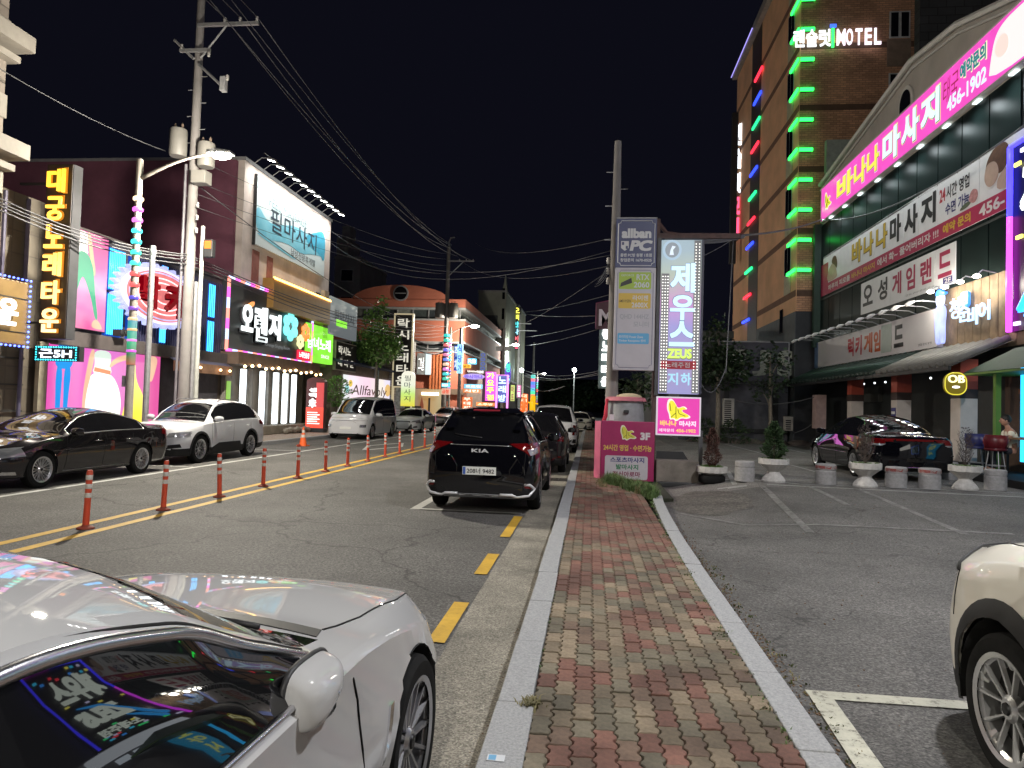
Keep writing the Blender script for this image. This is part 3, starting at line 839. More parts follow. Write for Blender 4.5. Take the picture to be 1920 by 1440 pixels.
  fs = list(F)+[(i, (i+1) % n, base+(i+1) % n, base+i) for i in range(n)]
  mb = MB(); mb.add(vs, fs)
  return mb.build(name, mat, parent or s.root, auto=50 if smooth else None)
 def line(s, name, pts, axis, sd, mat, r=.004, off=.001, step=.08, parent=None, both=False):
  for sgn in ((1, -1) if both else (1,)):
   mb = MB(); Q = []
   for a, b in zip(pts[:-1], pts[1:]):
    L = math.hypot(b[0]-a[0], b[1]-a[1]); k = max(1, int(L/step))
    for j in range(k): Q.append((a[0]+(b[0]-a[0])*j/k, a[1]+(b[1]-a[1])*j/k))
   Q.append(pts[-1]); out = []
   for q in Q:
    a0 = q[0]*sgn if axis in 'yz' else q[0]
    h, nn = s.hit(axis, a0, q[1], sd*sgn if axis == 'x' else sd); out.append(h+nn*off)
   mb.tube(out, r, 5)
   o = mb.build(name, mat, parent or s.root, smooth=True)
  return o
 def wheels(s, style):
  S = s.S; R = S['R']; hw = S['W']/2; tw = .20
  rr = R*S.get('rimr', .70)
  tyre = MB().lathe([(rr-.01, -tw/2), (rr+.012, -tw/2-.004), (R-.03, -tw/2-.002), (R-.006, -tw/2+.02), (R, -tw/2+.05), (R, tw/2-.05), (R-.006, tw/2-.02), (R-.03, tw/2+.002), (rr+.012, tw/2+.004), (rr-.006, tw/2-.004), (rr-.02, tw/2-.04), (rr-.02, -tw/2)], n=44, axis=0, cap=False)
  rim = MB().lathe([(rr-.022, tw/2-.006), (rr+.002, tw/2+.002), (rr+.004, tw/2-.008), (rr-.03, tw/2-.03), (rr-.03, -tw/2+.02)], n=44, axis=0, cap=False)
  def spoke(an, w0, w1, r0=.05, r1=None, xa=.060, xb=.088, skew=0.0):
   r1 = r1 or rr-.012; v = []
   for (r, w_, x, a) in ((r0, w0, tw/2-.035, an), (r1, w1, tw/2-.012, an+skew)):
    c, sn = math.cos(a), math.sin(a)
    for (tx, ww) in ((x, w_*.6), (x-.02, w_)):
     for sg in (-1, 1): v.append((tx, r*c-sg*ww*sn, r*sn+sg*ww*c))
   rim.add(v, [(0, 1, 5, 4), (2, 0, 4, 6), (1, 3, 7, 5), (3, 2, 6, 7), (0, 2, 3, 1), (4, 5, 7, 6)])
  if style == 'multi':
   for k in range(10):
    a = 2*PI*k/10
    spoke(a-.05, .008, .009, skew=-.10); spoke(a+.05, .008, .009, skew=.10)
  elif style == 'bmw':
   for k in range(14):
    a = 2*PI*k/14; spoke(a, .011, .012, skew=.05);
  elif style == 'five':
   for k in range(5):
    a = 2*PI*k/5+.3
    spoke(a-.12, .007, .011, skew=-.20); spoke(a+.12, .007, .011, skew=.20); spoke(a, .012, .03, r0=.74*rr)
  elif style == 'six':
   for k in range(6):
    a = 2*PI*k/6; spoke(a, .022, .030)
  rim.lathe([(.001, tw/2-.018), (.045, tw/2-.02), (.062, tw/2-.035), (.06, tw/2-.07)], n=20, axis=0, cap=False)
  disc = MB().lathe([(.001, .01), (rr-.05, .012), (rr-.05, -.01), (.001, -.012)], n=30, axis=0)
  cap = MB().lathe([(.001, tw/2-.010), (.026, tw/2-.011), (.03, tw/2-.02)], n=16, axis=0)
  m0 = None
  for a in (S['wb']/2, -S['wb']/2):
   for sd in (1, -1):
    loc = (sd*(hw-.018-tw/2), a, R)
    if m0 is None:
     o = tyre.build('wheel', RUBBER, s.root, auto=30); r1 = rim.build('rim', S.get('rimmat', RIMS), o, auto=30); d1 = disc.build('brake_disc', RIMD, o, auto=30); c1 = cap.build('hub_cap', RIMD, o, auto=30)
     m0 = (o.data, r1.data, d1.data, c1.data)
    else:
     o = bpy.data.objects.new('wheel', m0[0]); COL.objects.link(o); o.parent = s.root
     for nm, me in zip(('rim', 'brake_disc', 'hub_cap'), m0[1:]):
      q = bpy.data.objects.new(nm, me); COL.objects.link(q); q.parent = o
    o.location = loc; o.rotation_euler = (random.uniform(0, 6), 0, 0 if sd == 1 else PI)
    if sd == -1: o.rotation_euler = (0, 0, PI)
 def mirrors(s, y, z, mat, sc=1.0, x=None):
  hw = s.S['W']/2
  for sd in (1, -1):
   x0 = x or hw
   mb = MB(); vs = []; prof = [(0, .055), (.02, .075), (.07, .08), (.12, .06), (.145, .02)]
   prof = [(a*sc, b*sc) for a, b in prof]
   cx = sd*(x0+.09*sc)
   n = 14; rings = []
   for (dy, r) in prof: rings.append([(cx+sd*(r*1.55*math.copysign(abs(math.cos(t))**.75, math.cos(t))-dy*.25), y+dy*.9, z+r*.95*math.copysign(abs(math.sin(t))**.75, math.sin(t))) for t in [2*PI*k/n for k in range(n)]])
   for rg in rings: vs += rg
   fs = []
   for i in range(len(rings)-1):
    for k in range(n):
     q = (i*n+k, i*n+(k+1) % n, (i+1)*n+(k+1) % n, (i+1)*n+k); fs.append(q if sd > 0 else q[::-1])
   fs.append(tuple(range((len(rings)-1)*n, len(rings)*n)))
   mb.add(vs, fs); o = mb.build('door_mirror', mat, s.root, auto=50)
   MB().face([(p[0], p[1]+.004, p[2]) for p in rings[0]]).build('mirror_glass', GLASS, o)
   MB().box(sd*(x0-.10), sd*(x0+.03), y+.04, y+.09, z-.07*sc, z-.045*sc).build('mirror_arm', CLAD, o)
 def plate(s, txt, z, sd, w_=.52, h=.115, mat=PLATE, blue=True, x=0.0):
  h0, nn = s.hit('y', x, z, sd); yy = h0.y+sd*.02
  for dz in (-h/2, h/2):
   q, _ = s.hit('y', x, z+dz, sd)
   if (q.y-h0.y)*sd > 0: yy = max(yy*sd, (q.y+sd*.012)*sd)*sd
  p = MB().box(x-w_/2, x+w_/2, yy-.004, yy+.004, z-h/2, z+h/2).build('number_plate', mat, s.root, bevel=.003)
  if sd < 0: M = Matrix(((1, 0, 0, x), (0, 0, -1, yy-.0045), (0, 1, 0, z), (0, 0, 0, 1)))
  else: M = Matrix(((-1, 0, 0, x), (0, 0, 1, yy+.0045), (0, 1, 0, z), (0, 0, 0, 1)))
  t = text('number', txt, -w_/2+(.07 if blue else .03), -h*.33, w_-(.10 if blue else .06), h*.66, INK, p, .001, .02); t.matrix_local = M
  if blue:
   b = MB().box(-w_/2+.008, -w_/2+.05, -h/2+.008, h/2-.008, 0, .001).build('plate_badge', pm('plate_blue', (.03, .10, .42), .5, var=0), p); b.matrix_local = M
 def xtext(s, txt, x, z, w_, h, mat, sd=-1, bold=.02, name='badge'):
  q, _ = s.hit('y', x+w_/2, z+h/2, sd)
  t = text(name, txt, 0, 0, w_, h, mat, s.root, 0, bold, .004)
  M = Matrix(((1, 0, 0, x), (0, 0, -1, q.y-.006), (0, 1, 0, z), (0, 0, 0, 1))) if sd < 0 else Matrix(((-1, 0, 0, x+w_), (0, 0, 1, q.y+.006), (0, 1, 0, z), (0, 0, 0, 1)))
  t.matrix_local = M
 def chrome_window(s, mat=CHROME, r=.008, band=False):
  """bright strip round the side glass"""
  S = s.S; wins = S['wins']; V = s.V; idx, y, kl, kh = s.edge
  for sd in (1, -1):
   I = [i for i in range(len(y)) if wins[0][0]-.01 < y[i] < wins[-1][1]+.03]
   if band:
    q = [V[idx[(i, kh, sd)]]+np.array((sd*.004, 0, -.006)) for i in I]
    MB().tube(q, r, 8).build('window_trim', mat, s.root, smooth=True)
    q = [V[idx[(i, kh, sd)]]+np.array((-sd*.016, 0, .013)) for i in I]
    MB().tube(q, r*.45, 6).build('roof_ditch', SEAM, s.root, smooth=True)
    q = [V[idx[(i, kl, sd)]]+np.array((sd*.004, 0, .004)) for i in I]
    MB().tube(q, r*.6, 6).build('window_trim', mat, s.root, smooth=True)
   else:
    lo = [V[idx[(i, kl, sd)]]+np.array((sd*.004, 0, .003)) for i in I]; hi = [V[idx[(i, kh, sd)]]+np.array((sd*.004, 0, 0)) for i in I]
    MB().tube(lo+hi[::-1], r, 5, closed=True).build('window_trim', mat, s.root, smooth=True)
 def doors(s, ys, z0=.3, beltz=None):
  for yy in ys:
   s.line('door_gap', [(yy+.03, z0), (yy, .6), (yy-.02, beltz or s.S['belt'][0]-.02)], 'x', 1, SEAM, .0035, both=True)
 def handles(s, ys, z, mat):
  for yy in ys:
   for sd in (1, -1):
    p, nn = s.hit('x', yy, z, sd)
    MB().tube([(p.x-sd*.0, yy-.10, z), (p.x+sd*.028, yy-.07, z+.002), (p.x+sd*.03, yy+.06, z+.006), (p.x-sd*.0, yy+.09, z+.006)], [.008, .013, .013, .008], 6).build('door_handle', mat, s.root, smooth=True)
BADGE = pm('badge_silver', (.62, .62, .64), .3, .2, var=0)
WHITE = paint('pearl_white', (.46, .46, .465), .35)
WHITE2 = paint('cool_white', (.56, .565, .59), .35)
CREAM = paint('cream_white', (.80, .77, .69), .35)
BLK = paint('black_paint', (.003, .003, .0045), .3)
DARK = paint('dark_grey_paint', (.018, .016, .018), .2, .3)
GREYC = paint('grey_metallic', (.16, .16, .17), .3, .5)
S = dict(W=1.88, H=1.42, wb=2.97, fo=.84, ro=1.1, cowl=(.90, .985), rooff=(.20, 1.352), roofr=(-1.05, 1.33), back=(-1.75, 1.03), tail=1.0, hood=.80,
         belt=(.93, .97), R=.345, arch=.385, zm=.60, paint=WHITE, rim='bmw', rimr=.74, wins=[(-1.35, -.42), (-.38, .66)], dy=.035, ns=9, rw=.712, zr=[(-2.5, .80), (-1.75, .985), (-1.4, 1.13), (-1.05, 1.26), (-.7, 1.315), (-.35, 1.325), (.075, 1.25), (.43, 1.085), (.80, .94), (.92, .925), (1.3, .905), (1.85, .83), (2.2, .765), (2.325, .66)], hbulge=.05, wbulge=.02, rcrown=.165, wcrown=.18, crease=.012, rimmat=pm('dull_rim_silver', (.42, .42, .44), .3, .85, var=0))
bm = Car(S, 'white_coupe', 'white coupe in the foreground with its roof, long hood and door mirror seen from above', 'car', (-1.645, 2.89-1.485, 0), math.radians(-1.7))
bm.chrome_window(pm('satin_trim', (.62, .62, .66), .22, 1.0, var=0), .017, True)
bm.line('hood_gap', [(.70, 1.00), (.745, 1.25), (.745, 1.7), (.70, 2.05), (.58, 2.22), (.3, 2.29), (0, 2.30)], 'z', 1, SEAM, .0045, both=True)
bm.patch('cowl_panel', [(-.72, .90), (-.3, .95), (.3, .95), (.72, .90), (.70, .99), (.3, 1.03), (-.3, 1.03), (-.70, .99)], 'z', 1, BLACK, .004)
bm.line('wiper', [(-.6, .93), (.1, .90), (.55, .82)], 'z', 1, BLACK, .010, .014)
bm.line('door_gap', [(.80, .28), (.82, .55), (.80, .80), (.74, .95)], 'x', 1, SEAM, .004, both=True)
bm.line('door_gap', [(-.45, .28), (-.48, .6), (-.46, .96)], 'x', 1, SEAM, .004, both=True)
bm.patch('fender_vent', [(.98, .50), (1.02, .50), (1.13, .66), (1.09, .66)], 'x', 1, CHROME, .008, .05)
bm.patch('fender_vent', [(.98, .50), (1.02, .50), (1.13, .66), (1.09, .66)], 'x', -1, CHROME, .008, .05)
bm.patch('headlamp', [(.52, .62), (.78, .64), (.84, .72), (.60, .76), (.45, .70)], 'y', 1, LAMP)
bm.patch('headlamp', [(-.52, .62), (-.78, .64), (-.84, .72), (-.60, .76), (-.45, .70)], 'y', 1, LAMP)
bm.patch('grille', [(-.36, .50), (-.03, .48), (-.03, .70), (-.33, .70)], 'y', 1, BLACK); bm.patch('grille', [(.36, .50), (.03, .48), (.03, .70), (.33, .70)], 'y', 1, BLACK)
for sd in (1, -1):      # mirrors folded flat against the door, as the parked car has them
 mb = MB(); rings = []
 n = 18
 for (t, r) in ((0, 1), (.25, 1.0), (.55, .93), (.8, .74), (.95, .42), (1.0, .15)):
  ring = []
  for k in range(n):
   a = 2*PI*k/n; ca = math.copysign(abs(math.cos(a))**.62, math.cos(a)); sa = math.copysign(abs(math.sin(a))**.62, math.sin(a))
   yy = .125*r*ca; zz = (.078-.018*ca)*r*sa+.012*ca
   ring.append((sd*(.865+.095*t), .51+yy*1.12-.02*t, .955+zz*.92-.015*t))
  rings.append(ring)
 vs = [p for rg in rings for p in rg]; fs = []
 for i in range(len(rings)-1):
  for k in range(n):
   q = (i*n+k, i*n+(k+1) % n, (i+1)*n+(k+1) % n, (i+1)*n+k); fs.append(q if sd > 0 else q[::-1])
 fs.append(tuple(range((len(rings)-1)*n, len(rings)*n)))
 o = mb.add(vs, fs).build('door_mirror', WHITE, bm.root, auto=60)
 m2 = o.modifiers.new('smooth', 'SUBSURF'); m2.levels = 1; m2.render_levels = 2
 MB().tube([(p[0]-sd*.006, p[1], p[2]) for p in rings[0]], .009, 6, closed=True).build('mirror_rim', BLACK, o, smooth=True)
 MB().face([(p[0]-sd*.002, p[1], p[2]) for p in rings[0]]).build('mirror_glass', GLASS, o)
 MB().tube([(sd*(.957-.02*abs(k-3)**1.5), .51+.035*(k-3), .958-.03+.004*k) for k in range(7)], .006, 6).build('turn_signal', LAMP, o, smooth=True)
 MB().tube([(sd*.875, .40, .895), (sd*.91, .45, .883), (sd*.915, .54, .879), (sd*.88, .61, .89)], [.010, .02, .02, .012], 8).build('mirror_foot', BLACK, o, smooth=True)
 MB().tube([(sd*.80, .66, .90), (sd*.88, .62, .885), (sd*.92, .54, .885)], [.03, .03, .02], 8).build('mirror_arm', BLACK, o, smooth=True)
bm.handles([-.05], .80, WHITE)
S = dict(W=1.865, H=1.665, wb=2.755, fo=.90, ro=.98, cowl=(.98, 1.10), rooff=(.22, 1.56), roofr=(-1.72, 1.60), back=(-2.22, 1.17), tail=1.10, hood=.92,
         belt=(1.04, 1.14), R=.36, arch=.41, archtrim=.06, clad=.42, paint=BLK, rim='five', wins=[(-1.75, -1.32), (-1.28, -.32), (-.28, .66)], dy=.045, rw=.62)
ki = Car(S, 'black_suv', 'black SUV parked in the marked bay, tail to the camera, plate 208너9482', 'car', (-1.72, 13.30, 0))
ki.chrome_window(SATIN)
ki.patch('tailgate_spoiler', [(-.60, 1.565), (.60, 1.565), (.64, 1.635), (-.64, 1.635)], 'y', -1, BLK, .07, .1, skirt=.05)
ki.patch('brake_light', [(-.22, 1.585), (.22, 1.585), (.22, 1.60), (-.22, 1.60)], 'y', -1, TAILE, .076)
for sd in (1, -1):
 q = lambda P: [(sd*a, b) for a, b in P]
 ki.patch('tail_lamp', q([(.46, 1.13), (.86, 1.155), (.90, 1.0), (.80, .95), (.70, 1.02)]), 'y', -1, TAIL, .012, .06)
 ki.patch('lamp_lens', q([(.74, 1.05), (.87, 1.07), (.88, .99), (.80, .955)]), 'y', -1, paint('smoked_lens', (.3, .28, .3), .1, .3), .018, .05)
 ki.patch('bumper_reflector', q([(.45, .455), (.82, .445), (.78, .49), (.48, .50)]), 'y', -1, TAIL, .016, .06)
 ki.line('bumper_trim', q([(.34, .50), (.80, .505), (.87, .43), (.79, .33), (.60, .31), (.40, .40)]), 'y', -1, BADGE, .024, .008, .06)
 ki.patch('tail_lamp', [(-2.23, 1.0), (-2.05, 1.06), (-1.86, 1.12), (-2.2, 1.14)], 'x', sd, TAIL, .008, .05)
ki.patch('skid_plate', [(-.58, .28), (.58, .28), (.40, .40), (-.40, .40)], 'y', -1, pm('skid_silver', (.36, .36, .37), .4, .6, var=.1), .014, .07)
for x in (-.26, 0, .26):
 ki.line('skid_rib', [(x-.09, .385), (x-.09, .32), (x+.09, .32), (x+.09, .385)], 'y', -1, SATIN, .008, .018, .05)
ki.line('tailgate_gap', [(-.74, 1.12), (-.70, .62), (-.55, .52), (.55, .52), (.70, .62), (.74, 1.12)], 'y', -1, SEAM, .005)
ki.plate('208너 9482', .70, -1, .54, .13)
ki.xtext('KIA', -.14, .985, .28, .062, BADGE, -1, .03)
ki.xtext('SPORTAGE', -.66, .915, .26, .032, BADGE); ki.xtext('T 1.6', .40, .875, .10, .026, BADGE)
ki.line('lamp_bar', [(-.5, 1.10), (.5, 1.10)], 'y', -1, SATIN, .005, .006)
ki.line('rear_wiper', [(0, 1.21), (-.28, 1.235), (-.46, 1.26)], 'y', -1, BLACK, .008, .016)
ki.mirrors(.62, 1.14, BLK)
ki.doors([-.30, .80, -1.28]); ki.handles([-.12, -1.1], .98, BLK)
for sd in (1, -1): MB().tube([(sd*.63, -1.6, 1.60), (sd*.64, -1.2, 1.66), (sd*.64, 0, 1.66), (sd*.63, .2, 1.585)], .014, 6).build('roof_rail', SATIN, ki.root)
MB().prism([(-1.52, 1.655), (-1.36, 1.655), (-1.50, 1.72)], .03, 0, -.015).build('antenna', BLK, ki.root)
S = dict(W=1.86, H=1.60, wb=2.70, fo=.86, ro=.92, cowl=(.95, 1.05), rooff=(.15, 1.50), roofr=(-1.35, 1.54), back=(-2.12, 1.12), tail=1.06, hood=.90,
         belt=(1.0, 1.08), R=.345, arch=.39, archtrim=.05, clad=.40, paint=DARK, rim='five', wins=[(-1.6, -1.2), (-1.16, -.32), (-.28, .62)], dy=.07, rw=.60)
c = Car(S, 'dark_grey_suv', 'dark grey crossover parked directly ahead of the black SUV', 'car', (-1.52, 20.1, 0))
c.chrome_window(SATIN)
for sd in (1, -1):
 c.patch('tail_lamp', [(sd*.50, .98), (sd*.86, .98), (sd*.86, .86), (sd*.5, .90)], 'y', -1, TAIL, .012, .06)
 c.patch('bumper_reflector', [(sd*.5, .46), (sd*.8, .46), (sd*.8, .49), (sd*.5, .49)], 'y', -1, TAIL, .012, .06)
c.line('lamp_bar', [(-.5, .95), (.5, .95)], 'y', -1, TAIL, .012, .006)
c.plate('36모 2817', .66, -1); c.mirrors(.60, 1.08, DARK)
S = dict(W=1.95, H=1.84, wb=3.10, fo=.92, ro=1.08, cowl=(1.0, 1.20), rooff=(.30, 1.74), roofr=(-1.0, 1.76), back=(-1.35, 1.22), tail=1.20, hood=1.05,
         belt=(1.14, 1.16), R=.385, arch=.43, archtrim=.05, clad=.36, paint=WHITE2, rim='six', wins=[(-.98, -.1), (-.05, .78)], dy=.08, rw=.66, rwin=(-1.32, -1.06), gc=.28)
c = Car(S, 'white_pickup', 'white pickup truck with covered bed parked ahead of the two dark SUVs', 'pickup truck', (-1.42, 28.9, 0))
c.patch('rear_light', [(.78, .70), (.93, .70), (.92, 1.08), (.80, 1.08)], 'y', -1, TAIL, .012, .06); c.patch('rear_light', [(-.78, .70), (-.93, .70), (-.92, 1.08), (-.80, 1.08)], 'y', -1, TAIL, .012, .06)
c.line('tailgate_gap', [(-.74, 1.12), (-.74, .6), (.74, .6), (.74, 1.12)], 'y', -1, SEAM, .006)
c.patch('rear_bumper', [(-.9, .40), (.9, .40), (.9, .55), (-.9, .55)], 'y', -1, CLAD, .03, .1); c.mirrors(.70, 1.22, WHITE2); c.plate('84도 5120', .49, -1)
c.patch('cab_rear_glass', [(-.58, 1.34), (.58, 1.34), (.50, 1.66), (-.50, 1.66)], 'y', -1, GLASS, .02, .1)
SED = dict(W=1.84, H=1.445, wb=2.825, fo=.98, ro=1.08, cowl=(.98, .98), rooff=(.10, 1.37), roofr=(-1.0, 1.37), back=(-1.78, 1.09), tail=1.07, hood=.80,
           belt=(.93, .99), R=.335, arch=.375, paint=WHITE, rim='multi', wins=[(-1.45, -1.12), (-1.08, -.22), (-.18, .76)], dy=.05, rw=.55)
def front_face(c, hood, grille='wide', sc=1.0):
 for sd in (1, -1):
  c.patch('headlamp', [(sd*.44, hood-.17), (sd*.80, hood-.15), (sd*.84, hood-.04), (sd*.55, hood-.085)], 'y', 1, LAMP, .012, .05)
  c.patch('fog_lamp', [(sd*.56, .33), (sd*.78, .34), (sd*.78, .42), (sd*.6, .40)], 'y', 1, CLAD, .012, .06)
 c.patch('grille', [(-.42, hood-.20), (.42, hood-.20), (.40, hood-.10), (-.40, hood-.10)], 'y', 1, BLACK, .010, .08)
 c.patch('lower_grille', [(-.52, .30), (.52, .30), (.46, .44), (-.46, .44)], 'y', 1, BLACK, .010, .08)
S = dict(SED); S.update(dy=.12, paint=CREAM)
c = Car(S, 'cream_sedan', 'small pale sedan facing the camera far up on the right side of the street', 'car', (-.72, 52.5, 0), PI); front_face(c, .8); c.mirrors(.6, 1.0, CREAM)
S = dict(SED); S.update(dy=.12, paint=DARK)
c = Car(S, 'dark_sedan', 'dark sedan hidden half behind the pale sedan on the right kerb', 'car', (-.42, 60.5, 0), PI); front_face(c, .8)
S = dict(SED); S.update(paint=DARK, dy=.045, wb=2.825)
c = Car(S, 'dark_saloon', 'glossy dark saloon on the left with bright multi-spoke wheels, nose cut by the picture edge', 'car', (-10.77, 13.05, 0), PI)
c.chrome_window(SATIN, .007); front_face(c, .80)
for sd in (1, -1):
 c.patch('headlamp', [(1.80, .60), (2.28, .58), (2.22, .70), (1.85, .74)], 'x', sd, LAMP, .008, .05)
 c.patch('tail_lamp', [(-2.42, .82), (-2.12, .86), (-2.16, .98), (-2.44, .96)], 'x', sd, TAIL, .008, .05)
 c.patch('bumper_lamp', [(1.95, .28), (2.25, .30), (2.2, .35), (1.98, .34)], 'x', sd, CHROME, .008, .05)
c.doors([-.20, .84, -1.05]); c.handles([0, -.92], .80, CHROME); c.mirrors(.66, 1.0, DARK)
c.line('flank_crease', [(1.2, .66), (0, .68), (-1.9, .78)], 'x', 1, DARK, .010, -.004, both=True)
c.line('sill_trim', [(.9, .27), (-.9, .27)], 'x', 1, SATIN, .006, .004, both=True)
S = dict(W=1.845, H=1.69, wb=2.705, fo=.93, ro=1.03, cowl=(.98, 1.10), rooff=(.20, 1.58), roofr=(-1.6, 1.60), back=(-2.18, 1.20), tail=1.12, hood=.96,
         belt=(1.05, 1.14), R=.37, arch=.415, archtrim=.055, clad=.40, paint=WHITE2, rim='five', wins=[(-1.82, -1.34), (-1.30, -.34), (-.30, .68)], dy=.05, rw=.60)
c = Car(S, 'white_suv', 'white SUV with dark arches parked behind the dark saloon on the left', 'car', (-11.05, 18.62, 0), PI)
c.chrome_window(SATIN, .007)
c.patch('grille', [(-.50, .66), (.50, .66), (.46, .80), (-.46, .80)], 'y', 1, BLACK, .012, .07)
for z in (.69, .73, .77): c.line('grille_bar', [(-.46, z), (.46, z)], 'y', 1, CHROME, .006, .016)
for sd in (1, -1):
 c.patch('headlamp', [(sd*.50, .68), (sd*.82, .72), (sd*.86, .84), (sd*.56, .80)], 'y', 1, LAMP, .014, .05)
 c.patch('headlamp', [(1.78, .74), (2.1, .70), (2.24, .72), (2.2, .80), (1.8, .84)], 'x', sd, LAMP, .008, .05)
 c.patch('fog_lamp', [(sd*.5, .40), (sd*.80, .44), (sd*.78, .53), (sd*.52, .50)], 'y', 1, CLAD, .012, .05)
 c.patch('door_cladding', [(-.82, .30), (.78, .30), (.74, .40), (.45, .50), (-.70, .50)], 'x', sd, CLAD, .010, .08)
 c.patch('tail_lamp', [(-2.24, .92), (-1.9, .96), (-1.88, 1.06), (-2.22, 1.08)], 'x', sd, TAIL, .008, .05)
c.patch('lower_grille', [(-.52, .30), (.52, .30), (.46, .42), (-.46, .42)], 'y', 1, BLACK, .012, .08)
c.doors([-.32, .82, -1.3]); c.handles([-.1, -1.15], .93, WHITE2); c.mirrors(.62, 1.15, WHITE2)
for sd in (1, -1): MB().tube([(sd*.62, -1.5, 1.62), (sd*.63, -1.2, 1.68), (sd*.63, 0, 1.68), (sd*.62, .15, 1.61)], .013, 6).build('roof_rail', SATIN, c.root)
S = dict(W=1.995, H=1.99, wb=3.27, fo=.96, ro=1.02, cowl=(1.62, 1.18), rooff=(.62, 1.86), roofr=(-2.3, 1.92), back=(-2.58, 1.15), tail=1.08, hood=.98,
         belt=(1.08, 1.10), R=.355, arch=.40, paint=WHITE2, rim='six', wins=[(-2.35, -1.55), (-1.48, -.12), (-.05, 1.25)], dy=.07, rw=.76, wbulge=.05, hbulge=.06)
c = Car(S, 'white_minivan', 'tall white minivan with a rounded nose parked on the left under the pink banner', 'van', (-10.98, 33.0, 0), PI)
c.line('lamp_line', [(-.9, .86), (.9, .86)], 'y', 1, SEAM, .008, .004)
for sd in (1, -1):
 c.patch('headlamp', [(sd*.66, .56), (sd*.88, .56), (sd*.88, .68), (sd*.66, .68)], 'y', 1, BLACK, .012, .06)
 for k in range(3): c.patch('lamp_cell', [(sd*(.68+k*.065), .59), (sd*(.73+k*.065), .59), (sd*(.73+k*.065), .65), (sd*(.68+k*.065), .65)], 'y', 1, LAMP, .018, .05)
for r_ in range(2):
 for k in range(14):
  x = -.57+k*.085+(.04 if r_ % 2 else 0); z = .655-r_*.045
  c.patch('grille_cell', [(x-.03, z), (x, z-.012), (x+.03, z), (x, z+.012)], 'y', 1, pm('cell_grey', (.16, .15, .15), .4, var=0), .010, .06, skirt=.004)
c.patch('bumper_slot', [(-.5, .36), (.5, .36), (.46, .42), (-.46, .42)], 'y', 1, CLAD, .012, .08)
c.plate('', .50, 1, blue=False) if False else None
MB().box(-.26, .26, c.yF+.004, c.yF+.016, .47, .58).build('number_plate', PLATE, c.root)
c.mirrors(1.10, 1.12, WHITE2, 1.2); c.handles([.2, -.6], .95, CHROME); c.doors([.0, 1.3, -1.52]); c.line('door_rail', [(-1.5, .98), (-2.5, .98)], 'x', 1, SEAM, .006, both=True)
S = dict(SED); S.update(dy=.08, rim='multi', paint=WHITE2)
c = Car(S, 'white_saloon', 'low white saloon parked behind the minivan, nose to the camera', 'car', (-10.55, 41.0, 0), PI); c.chrome_window(SATIN, .007); front_face(c, .80); c.mirrors(.66, 1.0, WHITE2)
c.patch('headlamp', [(1.80, .60), (2.28, .58), (2.22, .70), (1.85, .74)], 'x', -1, LAMP, .008, .05); c.patch('headlamp', [(1.80, .60), (2.28, .58), (2.22, .70), (1.85, .74)], 'x', 1, LAMP, .008, .05)
S = dict(SED); S.update(dy=.12, paint=GREYC, H=1.55, rooff=(.1, 1.48), roofr=(-1.2, 1.46))
c = Car(S, 'grey_hatchback', 'grey car in shade beside the utility pole on the left, beyond the white saloon', 'car', (-11.3, 54.8, 0), PI-.12); front_face(c, .80)
S = dict(SED); S.update(dy=.14, paint=WHITE)
c = Car(S, 'distant_sedan', 'sedan far down the street on the left in front of the neon signs', 'car', (-8.6, 84, 0), PI); front_face(c, .8)
_q = at(1597, 893, z=.30); BSX, BSY = _q.x, _q.y
S = dict(W=1.86, H=1.50, wb=2.78, fo=.95, ro=1.12, cowl=(.95, 1.02), rooff=(.08, 1.42), roofr=(-1.0, 1.42), back=(-1.70, 1.08), tail=1.05, hood=.82,
         belt=(.95, 1.0), R=.33, arch=.37, paint=BLK, rim='five', wins=[(-1.42, -1.14), (-1.10, -.22), (-.18, .74)], dy=.05, rw=.57)
c = Car(S, 'black_saloon', 'older black saloon in the far parking lot, plate 66부1050, behind the concrete planters', 'car', (BSX+.93, BSY+1.39, .297))
for sd in (1, -1):
 c.patch('tail_lamp', [(sd*.40, .83), (sd*.86, .84), (sd*.84, .96), (sd*.40, .97)], 'y', -1, TAIL, .012, .06)
 c.patch('lamp_lens', [(sd*.44, .80), (sd*.86, .81), (sd*.86, .85), (sd*.44, .84)], 'y', -1, LAMP, .014, .06)
c.patch('tail_bar', [(-.40, .92), (.40, .92), (.40, .965), (-.40, .965)], 'y', -1, TAIL, .012, .08)
c.patch('plate_recess', [(-.34, .66), (.34, .66), (.36, .90), (-.36, .90)], 'y', -1, BLK, .003, .08)
c.plate('66부1050', .79, -1, .50, .17, blue=False)
c.line('bumper_trim', [(-.85, .62), (.85, .62)], 'y', -1, CHROME, .014, .006); c.line('side_trim', [(1.0, .56), (-1.0, .56)], 'x', 1, CHROME, .010, .004, both=True)
c.mirrors(.62, 1.03, BLK); c.handles([-.05, -.95], .84, CHROME); c.doors([-.2, .84]); c.line('badge', [(-.06, 1.02), (.06, 1.02)], 'y', -1, CHROME, .014, .006)
S = dict(W=1.80, H=1.61, wb=2.60, fo=.90, ro=.85, cowl=(.95, 1.12), rooff=(.2, 1.52), roofr=(-1.2, 1.55), back=(-1.9, 1.2), tail=1.12, hood=.98,
         belt=(1.06, 1.12), R=.335, arch=.40, archtrim=.085, clad=.34, paint=CREAM, rim='five', wins=[(-1.3, -.4), (-.3, .7)], dy=.035, ns=10, rw=.6, rimr=.72, rimmat=pm('two_tone_rim', (.60, .60, .60), .28, .8, var=0))
cr = Car(S, 'cream_crossover', 'cream crossover cut by the right edge of the picture, dark arch and two-tone wheel showing', 'car', (2.79, 3.45-1.30, .097))
